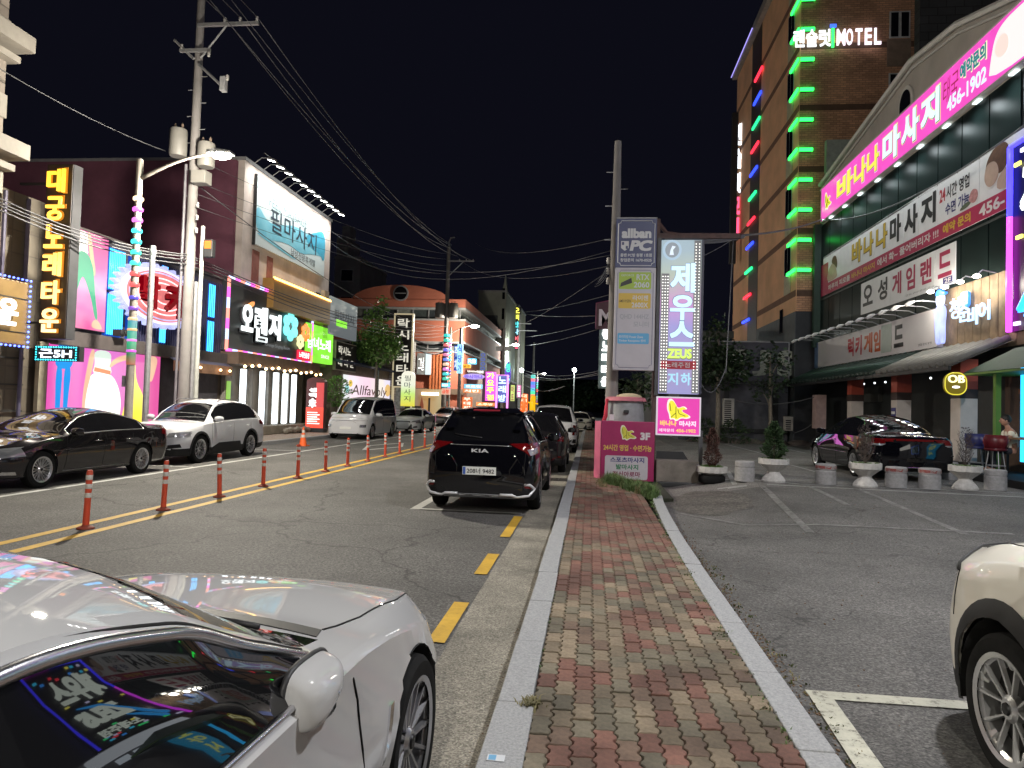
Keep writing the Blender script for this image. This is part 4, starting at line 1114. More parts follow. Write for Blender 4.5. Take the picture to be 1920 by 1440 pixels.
for sd in (1, -1):
 cr.patch('headlamp', [(1.86, .845), (2.02, .85), (2.14, .905), (2.06, .955), (1.90, .90)], 'x', sd, LAMP, .008, .04)
 cr.line('lamp_rim', [(1.86, .845), (2.02, .85), (2.14, .905), (2.06, .955), (1.90, .90), (1.86, .845)], 'x', sd, BLACK, .010, .006, .03)
cr.patch('grille', [(-.5, .66), (.5, .66), (.46, .80), (-.46, .80)], 'y', 1, BLACK); cr.patch('lower_grille', [(-.6, .30), (.6, .30), (.5, .46), (-.5, .46)], 'y', 1, BLACK)
cr.line('hood_gap', [(.66, .95), (.70, 1.5), (.62, 2.0), (.4, 2.12), (0, 2.16)], 'z', 1, SEAM, .004, both=True)
cr.line('bumper_gap', [(1.80, .62), (1.86, .80), (1.86, .845)], 'x', 1, SEAM, .004, both=True)
cr.mirrors(.6, 1.14, CREAM)
# ================================================================== LEFT SIDE OF THE STREET
def cut(name, pts, mat, parent, z=.004, d=.004, it=2): return flat(name, smooth2(pts, it) if it else pts, mat, parent, z, d)
def bulbs(parent, pts, r, mat, name='bulb', z=.03):
 b = MB().ball((0, 0, 0), r, 6); first = None
 for (x, y) in pts:
  if first is None: o = b.build(name, mat, parent, smooth=True); first = o
  else: o = bpy.data.objects.new(name, first.data); COL.objects.link(o); o.parent = parent
  o.location = (x, y, z)
def along(P, step):
 out = []
 for a, b in zip(P[:-1], P[1:]):
  L = math.hypot(b[0]-a[0], b[1]-a[1]); k = max(1, int(round(L/step)))
  out += [(a[0]+(b[0]-a[0])*j/k, a[1]+(b[1]-a[1])*j/k) for j in range(k)]
 return out+[P[-1]]
WARM = em('warm_bulb', (1, .62, .30), 9)
COOLW = em('cool_white_tube', (.86, .95, 1), 3.2)
BURG = pm('burgundy_wall', (.22, .078, .12), .85, var=.3, scale=.6)
CREAMW = pm('cream_plaster', (.70, .61, .56), .85, var=.22, scale=.9, bump=.2)
t = thing('cream_building', 'cream stone-clad building with cornices, cut by the left edge of the picture', 'building', (-14.5, 9, 0))
MB().box(-12, 0, -8, 6.30, 0, 19).build('wall', panels('cream_stone', (.34, .29, .25), (.17, .145, .125), 1.1, .62, .7, .5), t)
for z in (10.15, 7.45): MB().box(-.1, .55, -8, 6.55, z, z+.38).build('cornice', pm('cornice_stone', (.36, .33, .29), .7, var=.15), t)
for z in (10.0, 7.3): MB().box(-.1, .28, -8, 6.42, z-.16, z).build('cornice_moulding', pm('cornice_stone', (.36, .33, .29), .7, var=.15), t)
for z in np.arange(1, 19, .62*3):
 MB().box(-.02, .045, 5.7, 6.345, z, z+.58).build('quoin', pm('cornice_stone', (.36, .33, .29), .7, var=.15), t, bevel=.01)
s_ = LF(thing('gold_sign', 'gold sign box with white letter 운 and a string of blue lights, at the left edge', 'sign'), 12.2, 2.85, -13.5)
MB().box(0, 3.0, 0, 1.50, -.45, 0).build('box', pm('gold_panel', (.30, .19, .07), .45, .3, var=.2, scale=2), s_, bevel=.02)
MB().box(0, 3.0, 1.08, 1.10, 0, .012).build('joint', BLACK, s_)
MB().box(0, 3.0, .28, .30, 0, .012).build('joint', BLACK, s_)
vt = em('white_letters', (1, 1, 1), 3.0)
text('letter', '운', 2.12, .42, .52, .62, vt, s_, .05, .03, .05); text('letter', '타', 1.3, .42, .52, .62, vt, s_, .05, .03, .05)
BLUEB = em('blue_bulb', (.10, .16, 1), 6)
bulbs(s_, along([(0, 1.55), (3.02, 1.55), (3.02, -.04), (0, -.04)], .125), .026, BLUEB, 'light_bulb', .04)
s_ = thing('purple_shopfront', 'dark shopfront with purple lit columns and outdoor units under the gold sign', 'shopfront', (-14.4, 12, 0))
MB().box(-.5, 0, 0, 3.3, 0, 2.8).build('wall', pm('shop_dark_wall', (.12, .09, .12), .8, var=.3), s_)
PURP = em('purple_tube', (.42, .22, 1), 4)
for y in (2.05, 2.75): MB().box(.02, .10, y, y+.10, .1, 2.75).build('lit_column', em('violet_column', (.25, .16, .8), .9), s_)
mb = MB().lathe([(.09, 0), (.09, .06)], n=12, axis=0)
for k in range(13):
 o = MB().box(.12, .24, 1.35, 1.62, .25+k*.19, .33+k*.19).build('lit_ring', em('violet_white', (.80, .62, 1), 4.0), s_)
for z in (.25, 1.1):
 u = MB().box(.02, .35, 1.72+.0, 2.0, z, z+.75).build('outdoor_unit', GREYPAINT, s_, bevel=.02)
 MB().lathe([(.001, .352), (.12, .352), (.12, .36), (.10, .362)], (0, 1.86, z+.38), 16, 0).build('fan_grille', BLACK, u)
t = thing('beige_annexe', 'narrow beige tiled annexe with pipes between the shopfront and the pink posters', 'building', (-15.2, 15.6, 0))
MB().box(-3, 0, 0, 2.0, 0, 7.0).build('wall', panels('beige_tiles', (.13, .11, .085), (.10, .085, .07), .45, .6, .7, 0), t)
for y in (.5, 1.25): MB().tube([(.12, y, .1), (.12, y, 6.9)], .05, 8).build('pipe', pm('violet_pipe', (.10, .09, .16), .5), t)
for z in (.6, 1.2, 1.9, 2.6): MB().box(.05, .1, .2, 1.4, z, z+.04).build('bracket', BLACK, t)
a = at(75, 308, y=16.7); b = at(124, 637, y=16.7); b0 = at(53, 635, y=16.7); a1 = at(134, 308, y=16.7)
x0 = (a.x+b0.x)/2+.25; x1 = (b.x+a1.x)/2; z0, z1 = b.z+.02, a.z
s_ = FF(thing('vertical_karaoke_sign', 'tall black blade sign with glowing yellow letters 대궁노래타운', 'sign'), x0, 16.7, z0)
Wd = x1-x0; Hh = z1-z0
MB().box(0, Wd, 0, Hh, -.35, 0).build('box', pm('dark_brown_panel', (.045, .028, .018), .5, var=.2), s_, bevel=.02)
MB().box(Wd+.001, Wd+.02, 0, Hh, -.34, -.02).build('edge', pm('sign_edge', (.05, .05, .055), .5), s_)
YL = grad('yellow_glow_letters', [(0, (1, .72, .36)), (.5, (1, .62, .10)), (1, (1, .50, .02))], 1, 0, Hh, 2.3)
vtext('letter', '대궁노래타운', Wd*.14, Hh-.10, Wd*.68, (Hh-.2)/6, YL, s_, .07, .022, .05, h=(Hh-.2)/6*.84)
vtext('letter_back', '대궁노래타운', Wd*.11, Hh-.08, Wd*.74, (Hh-.2)/6, em('amber_glow', (1, .35, .02), .55), s_, .012, .045, .02, h=(Hh-.2)/6*.93)
for z in (.4, Hh-.5): MB().box(-.9, 0, z, z+.06, -.2, -.14).build('bracket', BLACK, s_)
a = at(66, 648, y=16.4); b = at(148, 678, y=16.4)
s_ = FF(thing('led_message_sign', 'small LED message board with teal bulb border under the yellow vertical sign', 'sign'), a.x, 16.4, b.z)
w_, h_ = b.x-a.x, a.z-b.z
MB().box(0, w_, 0, h_, -.18, 0).build('box', BLACK, s_, bevel=.01)
text('message', '근5H', w_*.10, h_*.2, w_*.74, h_*.6, em('led_white', (.8, .88, 1), 2.4), s_, .012, .03)
bulbs(s_, along([(.04, .03), (w_*.93, .03), (w_*.93, h_-.03), (.04, h_-.03), (.04, .03)], .072), .018, em('teal_bulb', (.05, .75, .9), 3.5), 'bulb', .01)
NB = thing('neon_poster_building', 'two-storey night club front with pink figure posters, blue tube panels and a big bottle-cap sign', 'building', (-15, 17.6, 0))
FASC = pm('fascia_grey', (.10, .085, .085), .6, var=.2)
MB().box(-9, -.02, 0, 9.0, 0, 6.55).build('wall', pm('club_wall', (.075, .07, .085), .7, var=.3), NB)
MB().box(-.0, .35, 0, 9.0, 3.08, 3.50).build('fascia', FASC, NB, bevel=.01)
MB().box(.02, .10, 0.0, 9.0, 6.5, 6.6).build('roof_edge', FASC, NB)
PINK = grad('pink_backlit', [(0, (1, .06, .30)), (.35, (1, .22, .62)), (.55, (1, .55, .88)), (.8, (1, .12, .50)), (1, (.95, .06, .38))], 1, 0, 3, .95, True, .8)
def poster(name, label, y0, z0, w_, h_, bg, X=-14.9, d=.14, fr=BLACK):
 s = LF(thing(name, label, 'poster'), y0, z0, X)
 MB().box(0, w_, 0, h_, -d, 0).build('frame', fr, s); MB().box(.02, w_-.02, .02, h_-.02, 0, .006).build('panel', bg, s)
 return s
SKIN = em('printed_skin', (1, .62, .42), .9); SKIN2 = em('printed_skin_shade', (.85, .36, .2), .8)
s = poster('green_leggings_poster', 'backlit pink poster of a figure in green leggings, upper floor', 18.25, 3.62, 1.50, 2.92, PINK)
cut('waist', [(.10, 2.88), (.62, 2.88), (.58, 2.45), (.66, 2.2), (.12, 2.2), (.16, 2.5)], em('print_white', (1, .93, .9), 1.0), s, .008)
cut('arm', [(.55, 2.9), (.70, 2.9), (.86, 2.2), (.98, 1.75), (.92, 1.6), (.80, 1.9), (.66, 2.3)], SKIN, s, .012)
TEAL = grad('green_leggings', [(0, (.01, .45, .20)), (.6, (.03, .72, .36)), (1, (.01, .42, .24))], 1, 0, 3, .9, True, .5)
cut('legging', [(.20, 2.28), (.62, 2.28), (.86, 1.9), (.92, 1.5), (1.02, .9), (1.16, .35), (1.02, .35), (.86, .9), (.66, 1.3), (.50, 1.55), (.38, 1.52), (.24, 1.1), (.05, .7), (.03, 1.8)], TEAL, s, .016, it=2)
cut('shoe', [(.98, .34), (1.16, .34), (1.34, .14), (1.32, .06), (.92, .08), (.88, .2)], em('shoe_print', (.85, .62, .45), .8), s, .02)
def blue_panel(y0, y1, z0, z1, n, split=True, st=3.0):
 s = LF(thing('blue_tube_panel', 'x', 'neon panel'), y0, z0, -14.93)
 w_, h_ = y1-y0, z1-z0
 MB().box(0, w_, 0, h_, -.1, 0).build('backing', em('deep_blue_glow', (.01, .09, .62), .55), s)
 first = None
 for k in range(n):
  for (a, b) in (((0.04, h_*.47), (h_*.53, h_-.04)) if split else ((.04, h_-.04),)):
   o = MB().tube([(0, 0, .045), (0, b-a, .045)], .019, 6).build('tube', em('cyan_blue_tube', (.06, .50, 1), st), s, smooth=True) if first is None or first.get('L') != round(b-a, 3) else None
   if o is None: o = bpy.data.objects.new('tube', first.data); COL.objects.link(o); o.parent = s
   else: first = o; first['L'] = round(b-a, 3)
   o.location = ((k+.5)*w_/n, a, 0)
 if split: MB().box(0, w_, h_*.49, h_*.51, 0, .05).build('rail', BLACK, s)
 return s
p = at(245, 470, x=-15).y
yy = lambda u: at(u, 600, x=-15).y
b1 = blue_panel(19.78, yy(224), 3.55, 6.30, 9); b1['label'] = 'bright blue panel of vertical tubes right of the upper pink poster'
b2 = blue_panel(yy(236), yy(250), 3.55, 6.25, 4); b2['label'] = 'narrow blue tube panel behind the street lamp pole'
b3 = blue_panel(yy(384), yy(397), 3.40, 6.20, 4); b3['label'] = 'narrow blue tube panel just left of the orange sign'
b4 = blue_panel(yy(294), yy(306), 3.55, 6.30, 4); b4['label'] = 'blue tube panel half hidden behind the bottle-cap sign'
for b in (b1, b2, b3, b4): b['group'] = 'blue tube panels of the club front'
for k in range(40):      # dark railings behind the cap
 if k == 0: r0_ = MB().box(-.03, .03, 0, .04, 3.5, 6.3).build('slat', pm('slat_violet', (.05, .05, .11), .5, var=0), NB)
 else: r0_ = bpy.data.objects.new('slat', r0_.data); COL.objects.link(r0_); r0_.parent = NB
 r0_.location = (.06, 3.6+k*.135, 0)
c0 = at(305, 557, x=-14.55); cy, cz = c0.y, c0.z
s = LF(thing('bottle_cap_sign', 'huge glowing bottle cap with red raised letters 박카', 'sign'), cy, cz, -14.75)
RX, RZ = 2.42, 1.08
P = []; nt_ = 30
for k in range(nt_*4):
 a = 2*PI*k/(nt_*4); f = 1.0 if (k % 4) in (0, 1) else .90
 P.append((RX*f*math.cos(a), RZ*f*math.sin(a)*1.0))
WVIO = em('pale_violet_lit', (.55, .58, 1), 1.05, .3)
MB().prism(P, .16, 2, 0).build('toothed_rim', WVIO, s)
MB().prism(ellipse(0, 0, RX*.86, RZ*.86, 60), .03, 2, .16).build('ring', em('ring_lilac', (.70, .66, 1), 1.5), s)
MB().prism(ellipse(0, 0, RX*.76, RZ*.78, 60), .03, 2, .19).build('disc', em('cap_red', (.95, .26, .26), .8, .3), s)
PK = em('pink_neon', (1, .42, .42), 3)
for f, z in ((.72, .24), (.56, .25), (.42, .26), (.22, .27)):
 MB().tube([(RX*f*math.cos(2*PI*k/48), RZ*f*math.sin(2*PI*k/48), z) for k in range(48)], .022, 6, closed=True).build('neon_ring', PK if f < .7 else WVIO, s, smooth=True)
RED3 = em('red_letters', (.42, .0, .01), .45)
text('letter', '박', -1.35, -.50, .90, 1.08, RED3, s, .28, .035, .14); text('letter', '카', .0, -.60, 1.05, 1.12, RED3, s, .28, .035, .14)
text('letter_edge', '박', -1.33, -.55, .90, 1.08, em('dark_red', (.12, 0, .01), .2), s, .24, .035, .06); text('letter_edge', '카', .03, -.65, 1.05, 1.12, em('dark_red', (.12, 0, .01), .2), s, .24, .035, .06)
for k, dy in enumerate((0, .22)):
 q = at(222+k*8, 624, x=-14.5)
 o = tag(MB().box(-.12, .12, -.10, .10, -.1, .1).ball((.13, 0, 0), .09, 8, (.4, 1, 1)).build('flood_lamp', BLACK), 'small dark flood lamp on the club fascia, %s of two' % ('left' if k == 0 else 'right'), 'lamp', 'flood lamps on the club fascia'); o.location = q
s = poster('figures_poster', 'long backlit poster with figures in blue, white and yellow leggings at street level', 17.55, .12, 5.05, 3.0, grad('magenta_backlit', [(0, (.95, .08, .50)), (.3, (1, .16, .68)), (.6, (.95, .24, .78)), (1, (.95, .12, .45))], 0, 0, 5, .88, True, .6))
BLUEL = em('blue_legging', (.01, .26, .72), 1.0); WHL = grad('white_legging', [(0, (.80, .92, .84)), (.5, (1, 1, .96)), (1, (.86, .95, .80))], 0, 1.4, 3.2, 1.25, True, .3)
YEL = grad('yellow_legging', [(0, (1, .60, .02)), (.4, (1, .85, .02)), (1, (1, .95, .35))], 1, 0, 3, 1.1, True, .5)
cut('blue_hip', [(.30, 3.0), (.90, 3.0), (.96, 2.6), (.86, 2.3), (.32, 2.3), (.24, 2.6)], BLUEL, s, .008)
cut('blue_leg', [(.30, 2.4), (.56, 2.4), (.52, 1.4), (.50, .1), (.38, .1), (.34, 1.2)], BLUEL, s, .0085)
cut('blue_leg', [(.60, 2.4), (.90, 2.4), (.80, 1.4), (.74, .1), (.62, .1), (.64, 1.3)], BLUEL, s, .0085)
cut('torso', [(1.75, 2.95), (2.55, 2.95), (2.50, 2.5), (2.62, 2.2), (1.70, 2.2), (1.85, 2.5)], em('print_mint', (.80, .95, .84), .95), s, .009)
cut('white_legging', [(1.72, 2.28), (2.55, 2.28), (2.95, 1.85), (3.10, 1.3), (3.0, .7), (2.86, .05), (2.38, .05), (2.40, .6), (2.26, .9), (2.12, .5), (2.0, .05), (1.45, .05), (1.50, 1.2), (1.48, 1.8)], WHL, s, .010)
cut('belt', [(1.80, 2.30), (2.52, 2.22), (2.52, 2.34), (1.82, 2.42)], SKIN2, s, .016, it=0)
cut('arm', [(1.62, 2.95), (1.82, 2.95), (1.68, 2.2), (1.50, 1.6), (1.46, .9), (1.38, .75), (1.36, 1.5), (1.46, 2.2)], SKIN, s, .018)
cut('arm', [(2.45, 2.4), (2.8, 2.62), (3.45, 2.78), (3.5, 2.94), (2.9, 2.84), (2.5, 2.62)], SKIN, s, .019)
cut('yellow_figure', [(3.25, 2.7), (3.7, 2.8), (3.75, 2.1), (4.2, 1.6), (4.35, 1.0), (4.1, .5), (3.4, .35), (3.0, .55), (3.25, 1.2), (3.35, 1.8)], YEL, s, .009)
cut('pale_figure', [(4.35, 2.95), (4.9, 2.95), (4.75, 2.4), (4.55, 2.0), (4.40, 2.3)], SKIN, s, .010)
MB().box(-.30, -.02, 0, 3.0, -.1, .02).build('side_post', pm('beige_post', (.40, .36, .28), .7), s)
yz = lambda u, v, X=-15: at(u, v, x=X)
s = LF(thing('club_entrance', 'club doorway with pale lit panels and dark awning between the poles', 'entrance'), 22.65, .12, -14.95)
MB().box(0, 3.95, 0, 2.95, -.6, -.4).build('back_wall', pm('entrance_wall', (.22, .20, .20), .7), s)
for (a, b, c_, st) in ((0.02, .42, (.55, .90, 1), 1.2), (1.55, 1.85, (1, .72, .55), 1.6), (1.9, 2.3, (1, .92, .86), 2.2), (3.1, 3.35, (1, .45, .85), 1.3), (3.5, 3.9, (.75, .95, .25), .8)):
 MB().box(a, b, 0, 2.5, -.38, -.1).build('lit_pier', em('pier%d' % int(a*100), c_, st, .2), s, bevel=.01)
dr = MB().box(.55, 1.45, 0, 2.05, -.36, -.30).build('door', pm('door_dark', (.06, .03, .03), .4), s)
MB().box(.95, 1.02, .1, 1.95, -.29, -.24).build('handle', COOLW, dr)
MB().prism([(0, 2.5), (3.95, 2.5), (3.95, 2.86), (0, 2.86)], .03, 2, .5).build('awning_front', pm('awning_brown', (.28, .16, .10), .7), s)
MB().add([(0, 2.86, .53), (3.95, 2.86, .53), (3.95, 3.2, -.1), (0, 3.2, -.1)], [(0, 1, 2, 3)]).build('awning_top', pm('awning_blue', (.08, .08, .14), .6), s)
bulbs(s, [(.35, 2.74), (1.5, 2.70), (2.9, 2.68), (3.6, 2.68)], .05, WARM, 'awning_bulb', .62)
text('notice', 'OPEN', 3.52, 1.05, .34, .22, INK, s, -.09, .02)
OY0, OZ0 = 26.6, 3.68
s = LF(thing('orange_karaoke_sign', 'big dark signboard 오렌지 with clover flowers and a colour-changing light border', 'sign'), OY0, OZ0, -14.75)
OW, OH = 8.6, 2.98
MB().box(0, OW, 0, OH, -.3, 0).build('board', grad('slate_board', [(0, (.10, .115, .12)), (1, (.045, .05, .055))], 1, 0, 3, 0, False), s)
cols = [(1, .12, .75), (1, .55, .75), (1, .30, .22), (.85, .15, 1), (1, .12, .75), (.55, .65, 1), (1, .5, .2), (1, .8, .9)]
segs = along([(.0, 0.0), (OW, 0.0), (OW, OH), (0, OH), (0, 0)], .42)
for i in range(len(segs)-1):
 a, b = segs[i], segs[i+1]; c_ = cols[(i*5+i//3) % 8]
 dx, dy = (b[0]-a[0]), (b[1]-a[1]); nx, ny = (0, .12) if abs(dx) > abs(dy) else (.16, 0)
 x0, x1 = sorted((a[0], b[0])); y0, y1 = sorted((a[1], b[1]))
 MB().box(x0-nx/2+.01, x1+nx/2-.01, y0-ny/2, y1+ny/2, .0, .07).build('border_light', em('border%d' % ((i*5+i//3) % 8), c_, 1.9), s)
WL = em('bright_white_letters', (.93, 1, 1), 1.7)
SH = pm('letter_side', (.04, .04, .045), .5, var=0)
for ch, x, w_, y, h_ in (('오', .95, .95, .90, 1.15), ('렌', 2.1, 1.15, .58, 1.55), ('지', 3.45, 1.15, .80, 1.2)):
 text('letter', ch, x, y, w_, h_, WL, s, .12, .034, .06); text('letter_side', ch, x-.10, y-.10, w_, h_, SH, s, .03, .034, .08)
cut('orange_segment', [(1.35, 2.02), (1.95, 2.30), (2.0, 2.12), (1.75, 1.96)], em('orange_lit', (1, .36, .10), 1.3), s, .1, .05, it=1)
def clover(cx, cy_, r, col, sx=1.15):
 for k in range(6):
  a = PI/6+k*PI/3; MB().prism(ellipse(cx+sx*r*.56*math.cos(a), cy_+r*.56*math.sin(a), r*.36*sx, r*.33, 14), .05, 2, .10).build('petal', col, s)
clover(5.75, 1.62, .82, em('cyan_petal', (.22, .92, .90), 1.25)); clover(7.55, 1.52, .52, em('orange_petal', (1, .30, .05), 1.2)); clover(6.95, .98, .42, em('lemon_petal', (.95, .92, .45), 1.2))
MB().prism(rrect(6.8, 8.4, .10, .58, .08), .06, 2, .02).build('red_tab', em('red_tab', (1, .03, .08), 1.0), s)
text('tab_letters', '노래연습장', 6.95, .2, 1.3, .30, WL, s, .085, .03)
text('small_letters', 'Orange Singing Room', 3.4, .42, 2.6, .20, em('dim_letters', (.35, .38, .4), .6), s, .02, .0)
s = LF(thing('orange_shopfront', 'karaoke shopfront with tall white light tubes, stone piers and warm bulbs under the orange sign', 'shopfront'), 26.65, .12, -15.1)
MB().box(0, 8.5, 0, 3.55, -1, 0).build('wall', panels('shop_stone', (.34, .27, .20), (.10, .08, .06), .9, .45, .7, .5), s)
MB().box(0, 8.5, 3.0, 3.5, 0, .9).build('canopy', pm('canopy_brown', (.15, .10, .07), .7), s)
for k, x in enumerate((1.3, 3.05, 4.4, 5.4, 6.4)):
 MB().box(x, x+.24, .45, 2.85, .30, .48).build('light_tube', COOLW, s, bevel=.02)
for x in (.3, 2.2, 3.75, 4.9, 5.95): MB().box(x, x+.42, .1, 2.9, .02, .2).build('pier', pm('pier_grey', (.30, .28, .25), .7), s)
bulbs(s, [(.4+k*.62, 2.92+.05*((k*7) % 3)) for k in range(14)], .065, WARM, 'bulb', .98)
for (a, b, c_) in ((.4, .7, (.5, 1, .15)), (4.9, 5.2, (.5, .4, .15))): MB().box(a, b, .5, 2.3, .21, .24).build('poster_panel', em('pp%d' % int(a*10), c_, .5), s)
MB().box(0, 8.5, 0, .4, .2, .75).build('stone_step', pm('step_stone', (.28, .25, .2), .8), s, bevel=.03)
for k in range(9):
 MB().ball((0, 0, 0), .2, 6, (1.3, .8, .7)).build('boulder', pm('boulder', (.24, .21, .17), .85, var=.4, bump=.5, bscale=12), s, smooth=True).location = (4.4+k*.42, .12+.05*(k % 2), 1.05)
s = FF(thing('red_pillar_sign', 'red and dark rounded pillar sign with white letters on the left pavement', 'sign'), *(lambda q: (q.x, q.y, .12))(at(572, 800, y=33.6)))
pw = at(606, 800, y=33.6).x-at(572, 800, y=33.6).x
MB().prism([(0, 0), (pw, 0), (pw, 2.55)]+[(pw/2+pw/2*math.cos(a), 2.55+.22*math.sin(a)) for a in np.linspace(0, PI, 9)[1:-1]]+[(0, 2.55)], .35, 2, -.35).build('body', pm('maroon_panel', (.10, .02, .02), .5), s)
MB().box(.02, pw-.02, .22, 1.25, 0, .02).build('red_panel', em('red_lit', (1, .09, .05), 1.1, .3), s)
MB().box(pw*.55, pw-.03, 1.25, 2.5, 0, .02).build('red_strip', em('red_dim', (.8, .08, .08), .8), s)
vtext('letter', '생맥소주', pw*.16, 2.25, pw*.42, .26, WHITE_E, s, .03, .035)
for k in range(6): MB().box(.10, .10+pw*(.55 if k % 2 else .68), .42+k*.11, .46+k*.11, .021, .028).build('text_line', WHITE_E, s)
MB().box(-.04, pw+.04, -.0, .20, -.4, .05).build('base', BLACK, s, bevel=.02)
BB = thing('billboard_building', 'cream building with burgundy side wall carrying a lit turquoise massage billboard', 'building', (-15.05, 27.9, 0))
MB().box(-26, -.3, 0, .2, 0, 11.95).build('side_wall', BURG, BB)
MB().box(-14, 0, .205, 10.2, 6.7, 12.0).build('front_wall', CREAMW, BB)
MB().box(-14, .02, .2, 10.2, 3.6, 6.69).build('lower_wall', pm('lower_wall', (.16, .12, .10), .8), BB)
MB().box(-14, .06, .15, 10.25, 12.0, 12.14).build('coping', GREYPAINT, BB)
for (a, b) in ((1.15, 1.75), (2.55, 3.1)): MB().box(0, .04, a, b, 6.95, 8.35).build('wall_stripe', pm('stripe_rust', (.30, .11, .09), .8), BB)
wn = MB().box(0, .05, 8.2, 9.6, 6.9, 7.7).build('window', pm('win_frame', (.5, .5, .5), .5), BB)
MB().box(.05, .06, 8.28, 8.85, 6.97, 7.63).build('pane', GLASS, wn); MB().box(.05, .06, 8.93, 9.52, 6.97, 7.63).build('pane', GLASS, wn)
s = LF(thing('massage_billboard', 'turquoise wave billboard FEEL MASSAGE 필마사지 lit from above', 'billboard'), 28.97, 8.58, -14.92)
BW, BH = 8.05, 3.05
MB().box(0, BW, 0, BH, -.1, 0).build('panel', grad('board_blue', [(0, (.72, .84, .88)), (.3, (.74, .87, .90)), (1, (.66, .84, .89))], 1, 0, 3, 0, False), s)
MB().box(-.05, 0, -.05, BH+.05, -.1, .03).build('frame_edge', BLACK, s)
WAVE = pm('wave_blue', (.13, .52, .70), .5, var=.25, scale=1.2, col2=(.30, .68, .82))
cut('wave', [(.01, 1.9), (1.2, 1.2), (2.6, 1.5), (4.2, 1.9), (6.0, 1.75), (BW-.01, 2.1), (BW-.01, 1.1), (6.4, .95), (5, .6), (3.2, .8), (1.6, .5), (.01, .55)], WAVE, s, .004)
cut('wave', [(5.2, 1.6), (6.4, 2.1), (BW-.01, 2.6), (BW-.01, .7), (7.3, 1.2), (6.2, 1.15)], pm('wave_deep', (.07, .42, .62), .5, var=.2), s, .009)
cut('wave', [(.01, .5), (1.6, .35), (3.4, .2), (4.6, .18), (3.2, .36), (1.8, .52), (.6, .62)], WAVE, s, .006)
INKB = pm('billboard_ink', (.035, .06, .09), .5, var=0)
text('lettering', 'FEEL MASSAGE', 1.2, 2.05, 4.3, .42, pm('pale_ink', (.25, .35, .38), .5, var=0), s, .016, 0)
text('lettering', '필마사지', 1.4, .95, 5.4, 1.1, INKB, s, .017, .006)
text('lettering', '남성전용휴게텔', 3.7, .30, 3.0, .36, INKB, s, .016, 0)
rail = thing('billboard_lights', 'row of bright arm lamps along the top of the massage billboard', 'lamps', (-15, 28.2, 12.1))
LW = em('flood_white', (1, 1, .97), 34)
MB().tube([(.75, 0, .25), (.75, 9.6, .25)], .02, 6).build('rail', STEEL, rail)
for k in range(11):
 y = .6+k*.86
 MB().tube([(0, y, 0), (.35, y, .25), (.8, y, .22)], .018, 6).build('arm', STEEL, rail)
 h = MB().prism([(.62, .16), (.98, .06), (1.0, .14), (.64, .24)], .22, 1, y-.11).build('lamp_head', STEEL, rail)
 MB().add([(.65, y-.09, .145), (.95, y-.09, .06), (.95, y+.09, .06), (.65, y+.09, .145)], [(0, 1, 2, 3)]).build('lamp_glass', LW, h)
 ld = bpy.data.lights.new('billboard_lamp', 'SPOT'); ld.energy = 165; ld.spot_size = math.radians(125); ld.spot_blend = 1; ld.color = (1, .98, .92); ld.shadow_soft_size = .08
 lo = bpy.data.objects.new('billboard_lamp', ld); COL.objects.link(lo); lo.parent = rail; lo.location = (.82, y, .03)
 lo.rotation_euler = Vector((-.45, 0, -1)).to_track_quat('-Z', 'Y').to_euler()
s = LF(thing('gold_lit_canopy', 'gold canopy band glowing along its top edge above the orange sign', 'canopy'), 30.0, 5.9, -14.98)
MB().box(0, 6.9, 0, 1.35, 0, .55).build('band', pm('gold_band', (.40, .22, .05), .5, var=.15), s)
MB().box(0, 6.9, 1.355, 1.40, .5, .56).build('light_strip', em('amber_strip', (1, .55, .12), 7), s)
MB().box(0, 6.9, 1.30, 1.34, .553, .60).build('light_strip', em('amber_strip', (1, .55, .12), 7), s)
a = yz(575, 604, -14.7); b = yz(623, 684, -14.7)
s = LF(thing('green_karaoke_sign', 'lime green lit sign with white letters next to the orange sign', 'sign'), a.y, b.z, -14.7)
w_, h_ = b.y-a.y, a.z-b.z
MB().box(0, w_, 0, h_, -.3, 0).build('box', em('lime_lit', (.30, .95, .06), 1.0, .15), s)
text('lettering', '남녀노래', w_*.05, h_*.34, w_*.85, h_*.34, WL, s, .01, .03); text('lettering', 'SINCE', w_*.55, h_*.14, w_*.3, h_*.09, WL, s, .01, 0)
a = yz(620, 562, -14.6); b = yz(668, 640, -14.6)
s = LF(thing('grey_massage_sign', 'pale grey signboard 필마사지 with a green sticker above the dark karaoke sign', 'sign'), a.y, b.z, -14.6)
w_, h_ = b.y-a.y, at(668, 575, x=-14.6).z-b.z
MB().box(0, w_, 0, h_, -.2, 0).build('panel', grad('grey_panel', [(0, (.42, .47, .50)), (.6, (.50, .56, .58)), (1, (.75, .85, .82))], 1, 0, h_, .28), s)
text('lettering', '필마사지', w_*.14, h_*.42, w_*.72, h_*.28, INKB, s, .01, 0); MB().box(w_*.22, w_*.60, h_*.27, h_*.44, 0, .02).build('sticker', em('lime_lit', (.30, .95, .06), 1.0), s)
MB().box(-.7, -.02, -.3, h_+.2, -.3, -.1).build('support_post', pm('beige_post', (.40, .36, .28), .7), s)
a = yz(632, 640, -14.8); b = yz(667, 697, -14.8)
s = LF(thing('dark_karaoke_sign', 'dark signboard with cream letters 락시 노래타운 in two rows', 'sign'), a.y, b.z, -14.8)
w_, h_ = b.y-a.y, a.z-b.z
MB().box(-.06, w_+.06, -.06, h_+.06, -.2, -.02).build('frame', pm('cream_frame', (.5, .46, .38), .6), s); MB().box(0, w_, 0, h_, -.02, 0).build('panel', pm('dark_panel', (.035, .03, .03), .6, var=.1), s)
LC = em('cream_letters', (.95, .90, .75), .75)
